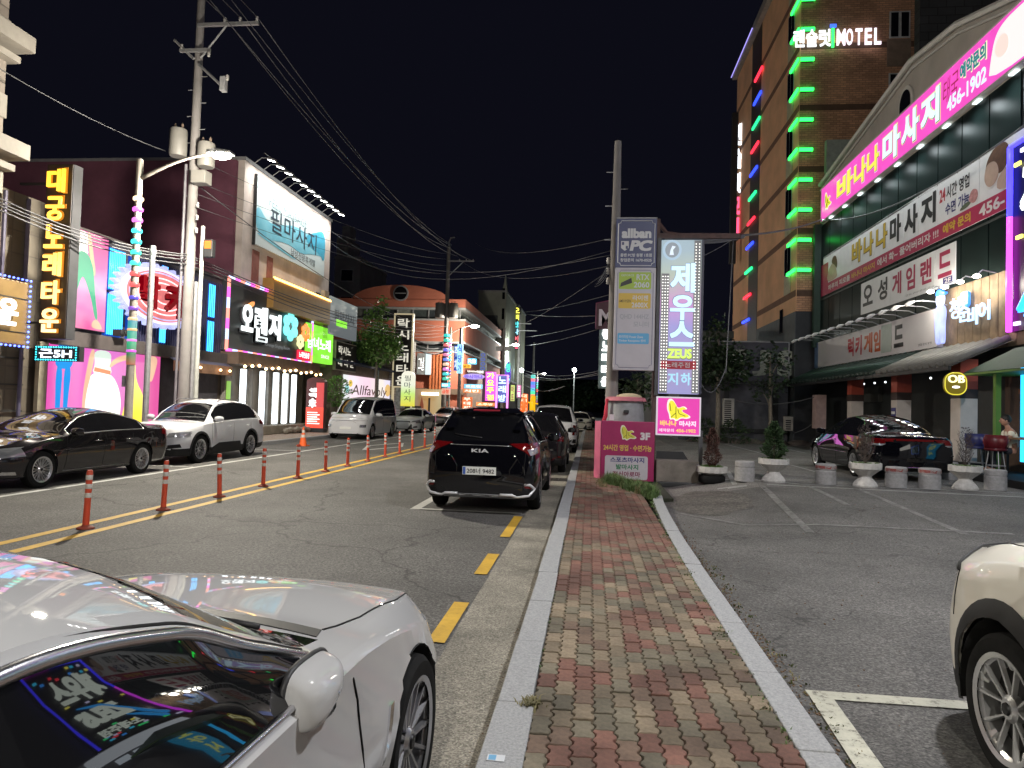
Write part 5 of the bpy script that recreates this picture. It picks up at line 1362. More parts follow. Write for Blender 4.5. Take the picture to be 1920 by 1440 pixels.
text('lettering', '락시노', w_*.08, h_*.55, w_*.62, h_*.32, LC, s, .01, .02); text('lettering', '래 타 운', w_*.08, h_*.12, w_*.8, h_*.28, LC, s, .01, .02)
LS = thing('banner_shed', 'low building with dark blue eaves and a pale pink banner wall behind the minivan', 'building', (-15, 38.9, 0))
MB().box(-7, 0, 0, 13, 0, 4.0).build('wall', pm('shed_wall', (.24, .19, .15), .8), LS)
MB().add([(.7, -.2, 4.05), (.7, 13, 4.05), (-3, 13, 5.2), (-3, -.2, 5.2), (.7, -.2, 3.9), (.7, 13, 3.9), (-3, 13, 5.05), (-3, -.2, 5.05)], [(0, 1, 2, 3), (4, 7, 6, 5), (0, 4, 5, 1), (0, 3, 7, 4), (1, 5, 6, 2)]).build('roof', pm('navy_roof', (.04, .045, .11), .6), LS)
a = yz(645, 705, -14.9); b = yz(738, 760, -14.9)
s = LF(thing('pastel_banner', 'pale pink banner with script lettering and painted flowers behind the minivan', 'banner'), a.y, .6, -14.9)
w_ = yz(738, 720, -14.9).y-a.y
MB().box(0, w_, 0, 2.75, -.05, 0).build('cloth', grad('pastel', [(0, (.75, 1, .9)), (.25, (1, .85, .95)), (.55, (1, .70, .85)), (.8, (1, .9, .8)), (1, (.85, .8, 1))], 0, 0, w_, 1.0, True, 2.5), s)
text('lettering', 'Allfavoly', w_*.12, 1.35, w_*.70, .85, pm('script_ink', (.30, .14, .16), .5, var=0), s, .01, .005, 0, .35)
MB().box(w_*.57, w_*.60, 0, 2.75, 0, .05).build('post', pm('plum_post', (.35, .10, .2), .5), s)
for (x, y, r, c_) in ((1.2, 2.25, .22, (1, .7, .1)), (.6, 1.9, .25, (.4, .9, .9)), (w_-1.5, 2.0, .45, (1, .65, .25)), (w_-2.3, .7, .3, (.5, .6, 1)), (1.0, .5, .3, (1, .4, .7)), (3.4, .35, .2, (1, .5, .8))):
 flat('flower', ellipse(x, y, r*1.6, r), em('fl%d%d' % (int(x*10), int(y*10)), c_, .8), s, .006, .003)
t = thing('grey_brick_block', 'narrow grey brick block with pale corner trim behind the street tree', 'building', (-14.6, 50.5, 0))
q = at(716, 640, y=50.5); q2 = at(745, 640, y=50.5)
MB().box(q.x+14.6, q2.x+14.6+.4, 0, 4, 0, 6.6).build('wall', panels('grey_brick', (.30, .29, .28), (.14, .13, .12), .6, .18), t)
MB().box(q.x+14.6-.12, q.x+14.6+.12, -.1, .2, 0, 6.75).build('corner_trim', pm('trim_pale', (.6, .56, .5), .6), t); MB().box(q.x+14.6-.12, q2.x+15.0, -.1, .2, 6.55, 6.75).build('top_trim', pm('trim_pale', (.6, .56, .5), .6), t)
t = thing('navy_awning_wall', 'pale wall with a navy cloth awning seen behind the tree trunk', 'building', (-16, 47, 0))
MB().box(-6, 1.2, 0, .4, 0, 4.3).build('wall', pm('pale_blue_wall', (.42, .50, .56), .7), t); MB().box(-6, 1.2, -.1, .0, 4.3, 5.8).build('awning', pm('navy_cloth', (.025, .04, .09), .8), t)
a = at(742, 590, y=49.5); b = at(766, 722, y=49.5)
s = FF(thing('vertical_dark_sign', 'tall dark vertical sign 락시노래타운 with a cream frame, left of the orange brick building', 'sign'), a.x, 49.5, at(745, 765, y=49.5).z)
w_ = b.x-a.x+.12; h_ = a.z-at(745, 765, y=49.5).z; hh = a.z-b.z
MB().box(0, w_, h_-hh-.1, h_, -.3, 0).build('panel', pm('dark_panel', (.035, .03, .03), .6, var=.1), s)
for (x0, x1, y0, y1) in ((-.10, .0, 0, h_+.1), (w_, w_+.1, 0, h_+.1), (0, w_, h_, h_+.1), (0, w_, h_-hh-.2, h_-hh-.1)): MB().box(x0, x1, y0, y1, -.3, .05).build('frame', em('frame_cream', (.8, .68, .42), .55), s)
vtext('letter', '락시노래타운', w_*.14, h_-.2, w_*.7, (hh-.1)/6, LC, s, .01, .02)
MB().box(.2, w_-.2, 0, h_-hh-.2, -.2, -.05).build('foot_mural', pm('foot_mural', (.28, .30, .28), .6, var=.6, scale=4), s)
a = at(753, 695, y=46); b = at(775, 762, y=46)
s = FF(thing('rounded_massage_sign', 'lit rounded pillar sign 필마사지 fading from white to lime', 'sign'), a.x, 46, b.z)
w_, h_ = b.x-a.x, a.z-b.z
MB().prism([(0, 0), (w_, 0), (w_, h_-w_*.4)]+[(w_/2+w_/2*math.cos(t_), h_-w_*.4+w_*.4*math.sin(t_)) for t_ in np.linspace(0, PI, 9)[1:-1]]+[(0, h_-w_*.4)], .35, 2, -.35).build('body', grad('white_lime', [(0, (.85, .75, .05)), (.35, (.62, .90, .20)), (.6, (.90, .95, .75)), (1, (1, .96, .80))], 1, 0, h_, .95), s)
vtext('letter', '필마사지', w_*.25, h_-w_*.3, w_*.5, (h_-w_*.3)/4.6, INKB, s, .01, 0)
MB().box(w_*.3, w_*.7, -b.z, 0, -.2, -.1).build('post', BLACK, s)
OX = at(872, 600, y=62).x
t = thing('orange_brick_building', 'orange-red building with a barrel-arched parapet and round window', 'building', (OX, 62, 0))
OB_ = pm('terracotta_render', (.42, .13, .08), .85, var=.2, scale=.5)
zt = lambda v: at(750, v, y=62).z
L = at(625, 600, y=62).x-OX
bands = [(0, zt(655), -0), (zt(655), zt(620), -.0), (zt(578), zt(558), .0)]
MB().box(L, 0, 0, 30, 0, zt(657)).box(L, 0, 0, 30, zt(640), zt(598)).build('wall', OB_, t)
MB().box(L, 0, 0, 30, zt(577), zt(560)).build('parapet', OB_, t)
dome = [(L*.62, zt(560)), (L*.12, zt(560))]
cx = at(750, 560, y=62).x-OX; rx_ = at(840, 560, y=62).x-OX-cx; hz = zt(533)-zt(560)
MB().prism([(cx+rx_*math.cos(a), zt(561)+hz*math.sin(a)) for a in np.linspace(0, PI, 22)], 8, 1, .0).build('barrel_parapet', OB_, t)
c_ = at(752, 550, y=62);
for r1, m__, d in ((.72, STEEL, -.12), (.60, GLASS, -.16)): MB().prism([(c_.x-OX+r1*math.cos(a), c_.z+r1*math.sin(a)) for a in np.linspace(0, 2*PI, 25)[:-1]], .1, 1, d).build('round_window', m__, t)
MB().box(c_.x-OX-.5, c_.x-OX+.5, -.2, -.17, c_.z-.06, c_.z+.02).build('window_bar', STEEL, t)
for (za, zb) in ((zt(657), zt(640)), (zt(598), zt(577))):
 MB().box(L, -.6, .6, 29, za, zb).build('window_band', pm('band_dark', (.05, .055, .06), .3), t)
 for z in (za, zb): MB().box(L, .06, -.06, 30, z-.10, z+.06).build('band_ledge', pm('ledge_grey', (.30, .30, .30), .6), t)
 for k in range(9):
  x = L+(-L-.6)*k/8; w1 = MB().box(x, x+.08, .45, .6, za, zb).build('window_frame', STEEL, t)
 for k in range(8):
  x = L+(-L-.6)*k/8; MB().box(x+.1, x+(-L-.6)/8, .58, .6, za+.08, zb-.1).build('window_pane', pm('lit_pane%d' % (k % 3), ((.03, .035, .04), (.18, .19, .17), (.05, .06, .06))[k % 3], .2, var=.3), t)
 for k in range(8):
  y = .8+k*3.4; MB().box(-.6, -.55, y, y+3.2, za+.08, zb-.1).build('window_pane', pm('lit_pane1', (.18, .19, .17), .2), t)
for k in range(5):
 x = at(806+k*6, 700, y=61.8).x-OX; MB().box(x, x+.18, -.35, -.02, 3.0, zt(663)).build('orange_fin', pm('orange_fin', (.45, .13, .05), .6), t)
MB().box(L, .2, -.25, -.03, 2.6, 3.1).build('canopy', pm('canopy_brown', (.15, .10, .07), .7), t)
s = FF(thing('mural_sign', 'grey mural sign with white line drawing on the orange brick building', 'sign'), at(781, 700, y=61.6).x, 61.6, at(781, 702, y=61.6).z)
w_ = at(808, 700, y=61.6).x-at(781, 700, y=61.6).x; h_ = at(781, 662, y=61.6).z-at(781, 702, y=61.6).z
MB().box(0, w_, 0, h_, -.1, 0).build('panel', pm('mural_grey', (.25, .26, .27), .6, var=.6, scale=3), s); MB().box(w_*.6, w_, 0, h_, 0, .03).build('lit_panel', em('mural_lit', (.8, .95, 1), .8), s)
text('lettering', '그날', w_*.1, h_*.2, w_*.4, h_*.6, WHITE_E, s, .04, 0)
s = FF(thing('warm_shopfront', 'warm orange lit shopfront with a small cat-face sign below the orange brick building', 'shopfront'), at(775, 760, y=61).x, 61, .12)
w_ = at(826, 760, y=61).x-at(775, 760, y=61).x
MB().box(0, w_, 0, 2.9, -.3, 0).build('wall', grad('warm_wall', [(0, (.42, .28, .18)), (.5, (.8, .42, .12)), (1, (.75, .60, .30))], 0, 0, w_, .55), s)
MB().box(w_*.3, w_*.92, 2.35, 2.6, 0, .15).build('lamp_bar', em('warm_bar', (1, .80, .5), 6), s)
MB().prism([(w_*.22, .2), (w_*.40, .2), (w_*.38, 1.5), (w_*.31, 2.2), (w_*.25, 1.5)], .08, 2, .02).build('brown_sign', em('brown_sign', (.35, .10, .05), .5), s)
MB().box(w_*.02, w_*.3, 1.05, 1.35, .02, .2).build('planter_box', BLACK, s); MB().box(w_*.55, w_*.62, .3, 2.1, .01, .04).build('door_bar', BLACK, s)
def block(name, label, u0, u1, v0, Y, D, mat, X1=None, rot=0):
 a = at(u0, 700, y=Y); b = at(u1, 700, y=Y); zt_ = at((u0+u1)/2, v0, y=Y).z
 t = thing(name, label, 'building', (a.x, Y, 0)); MB().box(0, b.x-a.x, 0, D, 0, zt_).build('wall', mat, t)
 MB().box(-.1, b.x-a.x+.1, -.1, D, zt_, zt_+.25).build('coping', GREYPAINT, t)
 return t, b.x-a.x, zt_
t, w_, zt_ = block('pale_green_tower', 'pale grey-green block with a pointed parapet beyond the orange brick building', 893, 945, 548, 88, 12, pm('pale_render', (.34, .36, .31), .85, var=.25, scale=.3))
MB().prism([(w_*.84, zt_), (w_+.1, zt_), (w_*.95, zt_+2.2)], 1, 1, 0).build('gable', pm('pale_render', (.34, .36, .31), .85), t)
MB().box(w_*.10, w_*.72, -.6, -.02, 0, at(910, 592, y=88).z).build('grey_panel', pm('slate_panel', (.085, .095, .105), .6, var=.2), t)
for k in range(5):
 MB().box(w_*.86, w_*.95, -.08, -.02, 5+k*2.6, 6.4+k*2.6).build('window', GLASS, t)
t, w_, zt_ = block('beige_tower', 'slim beige block behind the multicolour vertical sign', 946, 968, 573, 105, 12, pm('beige_render', (.38, .36, .28), .85, var=.25, scale=.3))
t, w_, zt_ = block('white_flats', 'dim white stepped apartment block behind the billboard building', 620, 668, 485, 75, 10, pm('dim_white', (.30, .30, .31), .85, var=.25, scale=.4))
MB().box(w_*.05, w_*.5, 0, 4, zt_, zt_+2.4).build('stair_tower', pm('dim_white', (.30, .30, .31), .85), t)
MB().box(w_*.12, w_*.42, 1, 3, zt_+2.4, zt_+4.0).build('roof_tank', pm('dim_white', (.30, .30, .31), .85), t)
for k in range(3):
 w1 = MB().box(w_*.25, w_*.75, -.06, -.01, zt_-2.6-k*3, zt_-1.2-k*3).build('window', pm('win_frame', (.5, .5, .5), .5), t); MB().box(w_*.28, w_*.72, -.075, -.062, zt_-2.5-k*3, zt_-1.3-k*3).build('pane', GLASS, w1)
t, w_, zt_ = block('dark_terrace', 'long dark row of shops far down the left side of the street', 868, 905, 700, 64, 30, pm('terrace', (.18, .15, .13), .8))
t, w_, zt_ = block('far_terrace', 'far dim row of buildings under the neon signs', 905, 1000, 705, 120, 40, pm('terrace2', (.12, .11, .11), .8))
struct(MB().box(-80, 120, 300, 320, -1, 14).build('dark_hill', pm('hill_dark', (.008, .010, .008), 1, var=.3, scale=.05)))
FAR = [
 (959, 575, 975, 655, 100, (.02, .02, .03), 0, '오백만나이트', 1, None, 'tall sign of stacked letters in yellow, cyan and red on a slim dark board'),
 (911, 697, 928, 752, 62, (1, .10, .72), 1.0, '가요주점', 1, (1, .9, .1), 'magenta vertical sign with yellow letters beyond the orange brick building'),
 (932, 704, 951, 755, 66, (.10, .14, .55), .7, '노래방', 1, (.6, .9, 1), 'blue neon sign framed in pink, right of the magenta vertical sign'),
 (868, 700, 908, 712, 60, (.45, .35, .85), .8, '아시아나', 0, (.1, .05, .5), 'lilac oval sign above the shop row'),
 (858, 645, 866, 700, 57, (.40, .80, 1), 1.3, '식당가', 1, (.05, .1, .5), 'pale blue vertical sign on the pole'),
 (852, 647, 858, 695, 57.5, (.03, .12, .55), .6, '주차', 1, (.7, .8, 1), 'dark blue strip sign beside the pale blue one'),
 (900, 661, 911, 695, 58, (.40, .38, .33), .35, 'OOOO', 1, (.05, .1, .4), 'grey post sign with four round badges'),
 (870, 720, 904, 729, 61, (.20, .62, .85), 1.1, '호프집', 0, (1, 1, 1), 'light blue strip sign of the shop row'),
 (868, 729, 900, 737, 61, (.95, .30, .10), .9, '치킨', 0, (1, .9, .8), 'orange strip sign of the shop row'),
 (893, 754, 927, 762, 63, (.95, .30, .08), 1.0, '소주방', 0, (1, .9, .6), 'small orange sign over the doorway'),
 (893, 762, 927, 773, 63, (.10, .14, .16), .3, '비타민', 0, (.85, 1, 1), 'dark sign with large white letters 비타민'),
 (867, 744, 884, 776, 56, (1, .22, .06), .9, '부대찌개', 1, (1, .85, .7), 'orange banner sign at the pavement'),
 (947, 678, 957, 722, 78, (.14, .06, .7), .9, '청춘', 1, (.1, 1, .6), 'tall oval blue sign with green letters on a pole'),
 (976, 738, 989, 772, 72, (1, .16, .03), 1.3, '대리운전', 1, (1, .75, .5), 'glowing orange inflatable pillar far down the street'),
 (993, 742, 1003, 772, 76, (1, .50, .01), 1.1, '', 1, None, 'yellow inflatable dancer beside the orange pillar'),
 (828, 718, 842, 726, 56, (.10, .75, .95), 1.2, 'BEER', 0, (1, 1, 1), 'small cyan sign behind the utility pole'),
 (828, 728, 843, 740, 56, (1, .55, .4), .9, '곱창', 0, (.6, .05, .02), 'small salmon sign behind the utility pole'),
 (938, 710, 948, 718, 68, (.95, .8, .05), 1.2, '24시', 0, (.5, .02, .02), 'small yellow sign inside the pink neon frame'),
 (941, 720, 948, 752, 69, (.05, .60, .95), 1.4, '바다', 1, (1, 1, 1), 'bright cyan strip sign'),
 (958, 722, 964, 752, 82, (.75, .9, .25), 1.0, '마트', 1, (.3, .1, .1), 'lime strip sign far down the street'),
 (970, 722, 976, 745, 90, (.95, .2, .55), 1.0, '모텔', 1, (1, 1, 1), 'pink strip sign far down the street'),
 (877, 672, 893, 683, 62, (.05, .5, .9), .9, 'PUB', 0, (1, 1, 1), 'blue sign on the orange brick building corner'),
 (868, 683, 882, 690, 60, (.8, .42, .02), .9, '당구', 0, (.2, .05, 0), 'amber sign on the orange brick building corner'),
]
MULTI = [(1, .9, .1), (.9, .95, .1), (.1, .9, .95), (.3, .8, 1), (1, .12, .16), (1, .1, .2)]
for i, (u0, v0, u1, v1, Y, c_, st, tx, ver, ink, lab) in enumerate(FAR):
 a = at(u0, v0, y=Y); b = at(u1, v1, y=Y); w_, h_ = b.x-a.x, a.z-b.z
 s = FF(thing('inflatable' if 'inflatable' in lab else 'shop_sign', lab, 'sign' if 'inflatable' not in lab else 'inflatable'), a.x, Y, b.z)
 s['group'] = 'neon signs far down the street'
 bm__ = em('far%d' % i, c_, st, .2) if st else pm('farp', c_, .6, var=0)
 if 'oval' in lab: MB().prism(ellipse(w_/2, h_/2, w_/2, h_/2, 24), .3, 2, -.3).build('box', bm__, s)
 elif 'inflatable' in lab: MB().tube([(w_/2, -b.z, -.3), (w_/2, h_*.5, -.3), (w_/2+.1, h_, -.3)], [w_*.5, w_*.5, w_*.35], 12).build('tube', bm__, s, smooth=True)
 else: MB().box(0, w_, 0, h_, -.3, 0).build('box', bm__, s)
 if 'dancer' in lab: MB().tube([(w_*.2, h_*.55, 0), (-w_*.5, h_*.6, .1)], w_*.12, 8).build('arm', bm__, s); MB().tube([(w_*.8, h_*.55, 0), (w_*1.5, h_*.5, .1)], w_*.12, 8).build('arm', bm__, s)
 if tx and ver:
  p_ = h_/len(tx)
  for k, ch in enumerate(tx): text('letter', ch, w_*.14, h_-(k+1)*p_+p_*.1, w_*.72, p_*.78, em('ink_m%d' % k, MULTI[k], 2.0) if ink is None else em('ink%d' % i, ink, 1.4), s, .02, .03)
 elif tx: text('lettering', tx, w_*.08, h_*.18, w_*.84, h_*.64, em('ink%d' % i, ink, 1.4), s, .02, .03)
a = at(932, 703, y=65.5); b = at(951, 757, y=65.5)
s = FF(thing('pink_neon_frame', 'pink neon gate frame around the blue karaoke sign far down the street', 'neon frame'), a.x, 65.5, 0)
MB().tube([(0, 0, 0), (0, a.z, 0), (b.x-a.x, a.z, 0), (b.x-a.x, 0, 0)], .09, 8).build('tube', em('pink_frame', (1, .25, .9), 2.2), s)
# ================================================================== RIGHT SIDE
XR = 11.0
def ry(u, v=400, X=XR): return at(u, v, x=X).y
MAG = em('magenta_panel', (1, .10, .62), .95, .1)
BB2 = thing('massage_building', 'dark glass building with a cream gable, covered in pink and white massage signs', 'building', (XR, 35.1, 0))
GLW = pm('dark_green_glass', (.010, .018, .017), .30, var=.3, scale=.6, spec=.12)
MB().prism([(0, 0), (-33.5, 0), (-33.5, 10.95), (0, 10.95)], 14, 0, 0).build('wall', pm('dark_building_core', (.02, .024, .024), .6, var=.2), BB2)
CRW = pm('gable_cream', (.50, .46, .41), .8, var=.18, scale=.7)
gab = [(0, 10.96), (0, 12.95), (-.8, 13.05), (-9.6, 14.26), (-12.7, 13.85), (-15.8, 12.9), (-16.5, 12.6), (-33, 11.2), (-33, 10.96)]
MB().prism(gab[::-1], 14, 0, .02).build('gable', CRW, BB2)
mb = MB().tube([(-.08, y, z+.05) for (y, z) in gab[1:8]], .11, 6); mb.build('gable_moulding', pm('moulding', (.62, .60, .56), .6, var=.1), BB2)
MB().tube([(-.04, y, z-.22) for (y, z) in gab[1:8]], .05, 6).build('gable_moulding', pm('moulding', (.62, .60, .56), .6, var=.1), BB2)
yw = ry(1700, 180)-35.1
w1 = MB().prism([(yw-.55, 12.0), (yw+.55, 12.0)]+[(yw+.55*math.cos(a), 13.0+.62*math.sin(a)) for a in np.linspace(0, PI, 11)], .05, 0, -.05).build('arched_window', pm('moulding', (.62, .60, .56), .6), BB2)
MB().prism([(yw-.42, 12.0), (yw+.42, 12.0)]+[(yw+.42*math.cos(a), 13.0+.48*math.sin(a)) for a in np.linspace(0, PI, 11)], .02, 0, -.07).build('pane', GLASS, w1)
first = None
for k in range(11):       # curtain wall bays of the upper floors
 for (z0, z1) in ((5.3, 7.25), (7.3, 9.2), (9.25, 10.9)):
  y = -k*1.45
  nm = 'glass_pane'
  o = MB().box(-.05, -.02, -1.42, -.03, 0, z1-z0).build(nm, GLW, BB2) if first is None or abs(first['h']-(z1-z0)) > .01 else None
  if o is None: o = bpy.data.objects.new(nm, first.data); COL.objects.link(o); o.parent = BB2
  else: o['h'] = z1-z0; first = o
  o.location = (0, y, z0)
for z in (5.22, 7.25, 9.22): MB().box(-.07, -.0, -16.2, 0, z, z+.06).build('transom', pm('transom', (.04, .045, .045), .5, var=0), BB2)
MB().box(-.35, -.0, -.25, .02, 5.0, 11.0).build('corner_pilaster', pm('pilaster_green', (.03, .06, .045), .6), BB2)
def rsign(name, label, cat, y0, y1, z0, z1, mat, X=XR, d=.3, frame_=None):
 s = RF(thing(name, label, cat), y0, z0, X)
 MB().box(0, y0-y1, 0, z1-z0, -d, 0).build('panel', mat, s)
 if frame_:
  for (a, b, c, e) in ((-.05, y0-y1+.05, z1-z0, z1-z0+.05), (-.05, y0-y1+.05, -.05, 0), (-.05, 0, 0, z1-z0), (y0-y1, y0-y1+.05, 0, z1-z0)): MB().box(a, b, c, e, -d, .03).build('frame', frame_, s)
 return s, y0-y1, z1-z0
s, W_, H_ = rsign('pink_massage_sign', 'long backlit pink sign 바나나 마사지 under the gable, with phone number', 'sign', 34.6, 14.5, 11.05, 12.62, MAG, 10.85, .35, pm('moulding', (.62, .60, .56), .6))
def sx(u, v): return 34.6-ry(u, v, 10.85)
YLW = em('lemon_letters', (1, .92, .12), 1.0); CYW = em('ice_letters', (.80, 1, 1), 1.1); OUTL = em('outline_yellow', (.95, .95, .35), .9); TEALO = pm('teal_outline', (.03, .25, .25), .5, var=0)
def twotone(s, ch, x, y, w_, h_, fill, edge, shade=None, g=.05):
 text('letter_outline', ch, x-g, y-g, w_+2*g, h_+2*g, edge, s, .008, .06)
 if shade: text('letter_shade', ch, x+g*.5, y-g*.5, w_, h_, shade, s, .014, .045)
 text('letter', ch, x, y, w_, h_, fill, s, .022, .045)
for i, (ch, u0, u1) in enumerate((('바', 1570, 1600), ('나', 1602, 1624), ('나', 1626, 1648))):
 twotone(s, ch, sx(u0, 340), .28, sx(u1, 330)-sx(u0, 340), 1.02, YLW, em('pale_pink', (1, .75, .9), 1), TEALO)
for ch, u0, u1 in (('마', 1656, 1688), ('사', 1691, 1723), ('지', 1727, 1762)):
 twotone(s, ch, sx(u0, 270), .22, sx(u1, 250)-sx(u0, 270), 1.15, CYW, OUTL, TEALO)
text('letter', '태국', sx(1768, 190), .55, sx(1796, 180)-sx(1768, 190), .8, em('dim_rose', (.55, .03, .15), .7), s, .01, 0, 0, .1)
twotone(s, '예약문의', sx(1801, 150), .88, sx(1850, 110)-sx(1801, 150), .48, em('teal_ink', (.02, .35, .4), .6), em('pale_yel', (1, 1, .6), 1), None, .03)
text('number', '456-1902', sx(1776, 210), .22, sx(1850, 170)-sx(1776, 210), .48, em('ice_num', (.75, .92, 1), 1.1), s, .012, .03)
def banana(s, x, y, sc, z=.01, lit=True):
 m1 = em('ban_edge', (1, 1, .85), .9) if lit else pm('ban_edge_p', (.75, .75, .62), .5, var=0); m2 = em('ban_yel', (.95, .88, .05), .9) if lit else pm('ban_yel_p', (.62, .56, .06), .5, var=0); m3 = pm('ban_line', (.10, .12, .01), .5, var=0)
 body = [(-.15, .95), (.10, 1.0), (.30, .7), (.42, .45), (.75, .62), (.98, .42), (.72, .42), (.62, .30), (1.2, .02), (.95, -.12), (.6, -.06), (.35, -.28), (.18, -.12), (-.02, -.2), (-.05, .1), (-.2, .45)]
 B = [(x+a*sc, y+b*sc) for a, b in body]; c = (sum(p[0] for p in B)/len(B), sum(p[1] for p in B)/len(B))
 flat('banana_outline', smooth2([(c[0]+(p[0]-c[0])*1.16, c[1]+(p[1]-c[1])*1.18) for p in B]), m1, s, z, .003); flat('banana', smooth2(B), m2, s, z+.004, .003)
 for L in ([(.30, .62), (.30, .2), (.0, -.1)], [(.42, .42), (.5, .15), (.9, 0)], [(.3, .2), (.32, -.15)], [(-.1, .8), (-.02, .3)]):
  MB().tube([(x+a*sc, y+b*sc, z+.008) for a, b in L], sc*.022, 5).build('peel_line', m3, s)
banana(s, sx(1549, 385), .55, .62)
FG = em('pale_print', (1, .97, .95), .95);
cut('towel_figure', [(sx(1853, 210), .05), (sx(1858, 150), .7), (sx(1866, 110), 1.25), (sx(1880, 80), 1.45), (sx(1905, 60), 1.5), (W_-.5, 1.4), (W_-.2, .05)], FG, s, .01)
cut('face_print', [(sx(1866, 130), .75), (sx(1868, 110), 1.05), (sx(1880, 100), 1.2), (sx(1892, 95), 1.0), (sx(1893, 110), .6), (sx(1878, 125), .5)], em('pale_skin', (1, .80, .72), .95), s, .02)
LT = em('under_lamp', (.85, 1, 1), 1.6)
for k in range(9):
 x = 1.2+k*1.75
 o = MB().box(x-.16, x+.16, -.13, -.09, -.12, .0).build('under_lamp', LT, s)
 ld = bpy.data.lights.new('under_sign_lamp', 'SPOT'); ld.energy = 110; ld.spot_size = math.radians(150); ld.spot_blend = 1; ld.shadow_soft_size = .15; ld.color = (.86, .97, 1)
 lo = bpy.data.objects.new('under_sign_lamp', ld); COL.objects.link(lo); lo.parent = s; lo.location = (x, -.22, .45); lo.rotation_euler = (math.radians(-78), 0, 0)
PW_ = pm('board_white', (.78, .77, .78), .5, var=.06); MGT = pm('crimson_print', (.40, .015, .075), .5, var=.1); KEY = pm('ink_black', (.015, .012, .015), .5, var=0); NAVY = pm('ink_navy', (.02, .02, .16), .5, var=0)
z0, z1 = 7.42, 9.30
s = RF(thing('white_massage_banner', 'wide white panel board 바나나마사지 with a crimson phone band, third floor', 'sign'), 34.7, z0, 10.93)
W_ = 34.7-17.2; H_ = z1-z0
us = [1543, 1556, 1575, 1596, 1617, 1640, 1665, 1694, 1722, 1757, 1795, 1836, 1882]
xs = [34.7-ry(u, 520-(u-1543)*.55, 10.93) for u in us]+[W_]
for a, b in zip(xs[:-1], xs[1:]): MB().box(a+.012, b-.012, 0, H_, -.12, 0).build('panel', PW_, s, bevel=.006)
MB().box(0, W_, 0, .52, 0, .004).build('crimson_band', MGT, s); MB().box(0, xs[1]*.8, .52, H_*.8, 0, .004).build('crimson_edge', MGT, s)
def bx(u, v, X=10.93, y0=34.7): return y0-ry(u, v, X)
GOLD = pm('gold_print', (.62, .42, .03), .5, var=0)
for ch, u0, u1 in (('바', 1598, 1617), ('나', 1620, 1638), ('나', 1643, 1664)):
 text('letter_shade', ch, bx(u0, 450)-.03, .70, bx(u1, 440)-bx(u0, 450)+.04, .98, KEY, s, .006, .06); text('letter', ch, bx(u0, 450), .72, bx(u1, 440)-bx(u0, 450), .96, GOLD, s, .012, .035)
for ch, u0, u1 in (('마', 1669, 1690), ('사', 1696, 1721), ('지', 1727, 1755)): text('letter', ch, bx(u0, 420), .68, bx(u1, 400)-bx(u0, 420), 1.02, KEY, s, .008, .045)
RDP = pm('red_print', (.50, .03, .05), .5, var=0)
text('letter', '24', bx(1762, 370), 1.18, bx(1773, 360)-bx(1762, 370), .42, RDP, s, .008, .03); text('letter', '시간 영업', bx(1775, 360), 1.18, bx(1818, 340)-bx(1775, 360), .42, KEY, s, .008, .02)
text('letter', '수면 가능', bx(1773, 385), .68, bx(1818, 365)-bx(1773, 385), .38, NAVY, s, .008, .025)
WPR = pm('white_print', (.70, .68, .66), .5, var=0)
text('band_text', '하루의 피로를', bx(1553, 540), .13, bx(1594, 510)-bx(1553, 540), .26, WPR, s, .008, .02); text('band_text', '바나나 마사지', bx(1597, 520), .13, bx(1640, 500)-bx(1597, 520), .26, GOLD, s, .008, .02)
text('band_text', '에서 확~ 풀어버리자 !!!', bx(1645, 500), .12, bx(1760, 440)-bx(1645, 500), .30, WPR, s, .008, .02); text('band_text', '예약 문의', bx(1768, 440), .12, bx(1820, 415)-bx(1768, 440), .30, GOLD, s, .008, .03)
text('band_text', '456-1902', bx(1836, 400), .10, 2.6, .34, WPR, s, .008, .03)
SK = pm('print_skin', (.52, .36, .28), .5, var=.15); HR = pm('print_hair', (.12, .05, .025), .5, var=.3, scale=8); FLW = pm('print_flower', (.55, .25, .25), .5, var=.4, scale=8)
cut('face_print', [(.75, .55), (1.0, 1.1), (1.5, 1.35), (1.9, 1.2), (2.1, .8), (2.2, .55)], SK, s, .005); cut('hair_print', [(1.4, 1.35), (1.6, 1.62), (2.0, 1.6), (2.2, 1.2), (2.1, .95), (1.85, 1.2)], HR, s, .010)
x = bx(1850, 320)
cut('hair_print', [(x-.05, 1.15), (x-.02, 1.55), (x+.35, 1.86), (x+1.0, 1.86), (x+1.1, 1.3), (x+.7, 1.0), (x+.3, 1.2)], HR, s, .006); cut('face_print', [(x+.0, 1.5), (x+.42, 1.5), (x+.62, 1.2), (x+.55, .9), (x+.2, .78), (x-.03, .95), (x-.10, 1.15)], SK, s, .012)
cut('shoulder_print', [(x+.55, .54), (x+.5, .9), (x+.9, 1.15), (x+1.8, 1.2), (x+2.3, .54)], SK, s, .008); cut('flower_print', [(x-.95, .75), (x-.75, 1.05), (x-.45, .98), (x-.4, .75), (x-.6, .58)], FLW, s, .009)
cut('leaf_print', [(x-1.5, .58), (x-1.1, .76), (x-.7, .70), (x-1.0, .57)], pm('print_leaf', (.10, .12, .07), .5, var=0), s, .008)
s = RF(thing('game_hall_board', 'white panel board 오성게임랜드 2F under the massage banner', 'sign'), 29.95, 5.88, 10.93)
us = [1614, 1642, 1669, 1695, 1721, 1753, 1792]; xs = [29.95-ry(u, 560-(u-1614)*.4, 10.93) for u in us]
for a, b in zip(xs[:-1], xs[1:]): MB().box(a+.01, b-.01, 0, 1.28, -.12, 0).build('panel', PW_, s, bevel=.006)
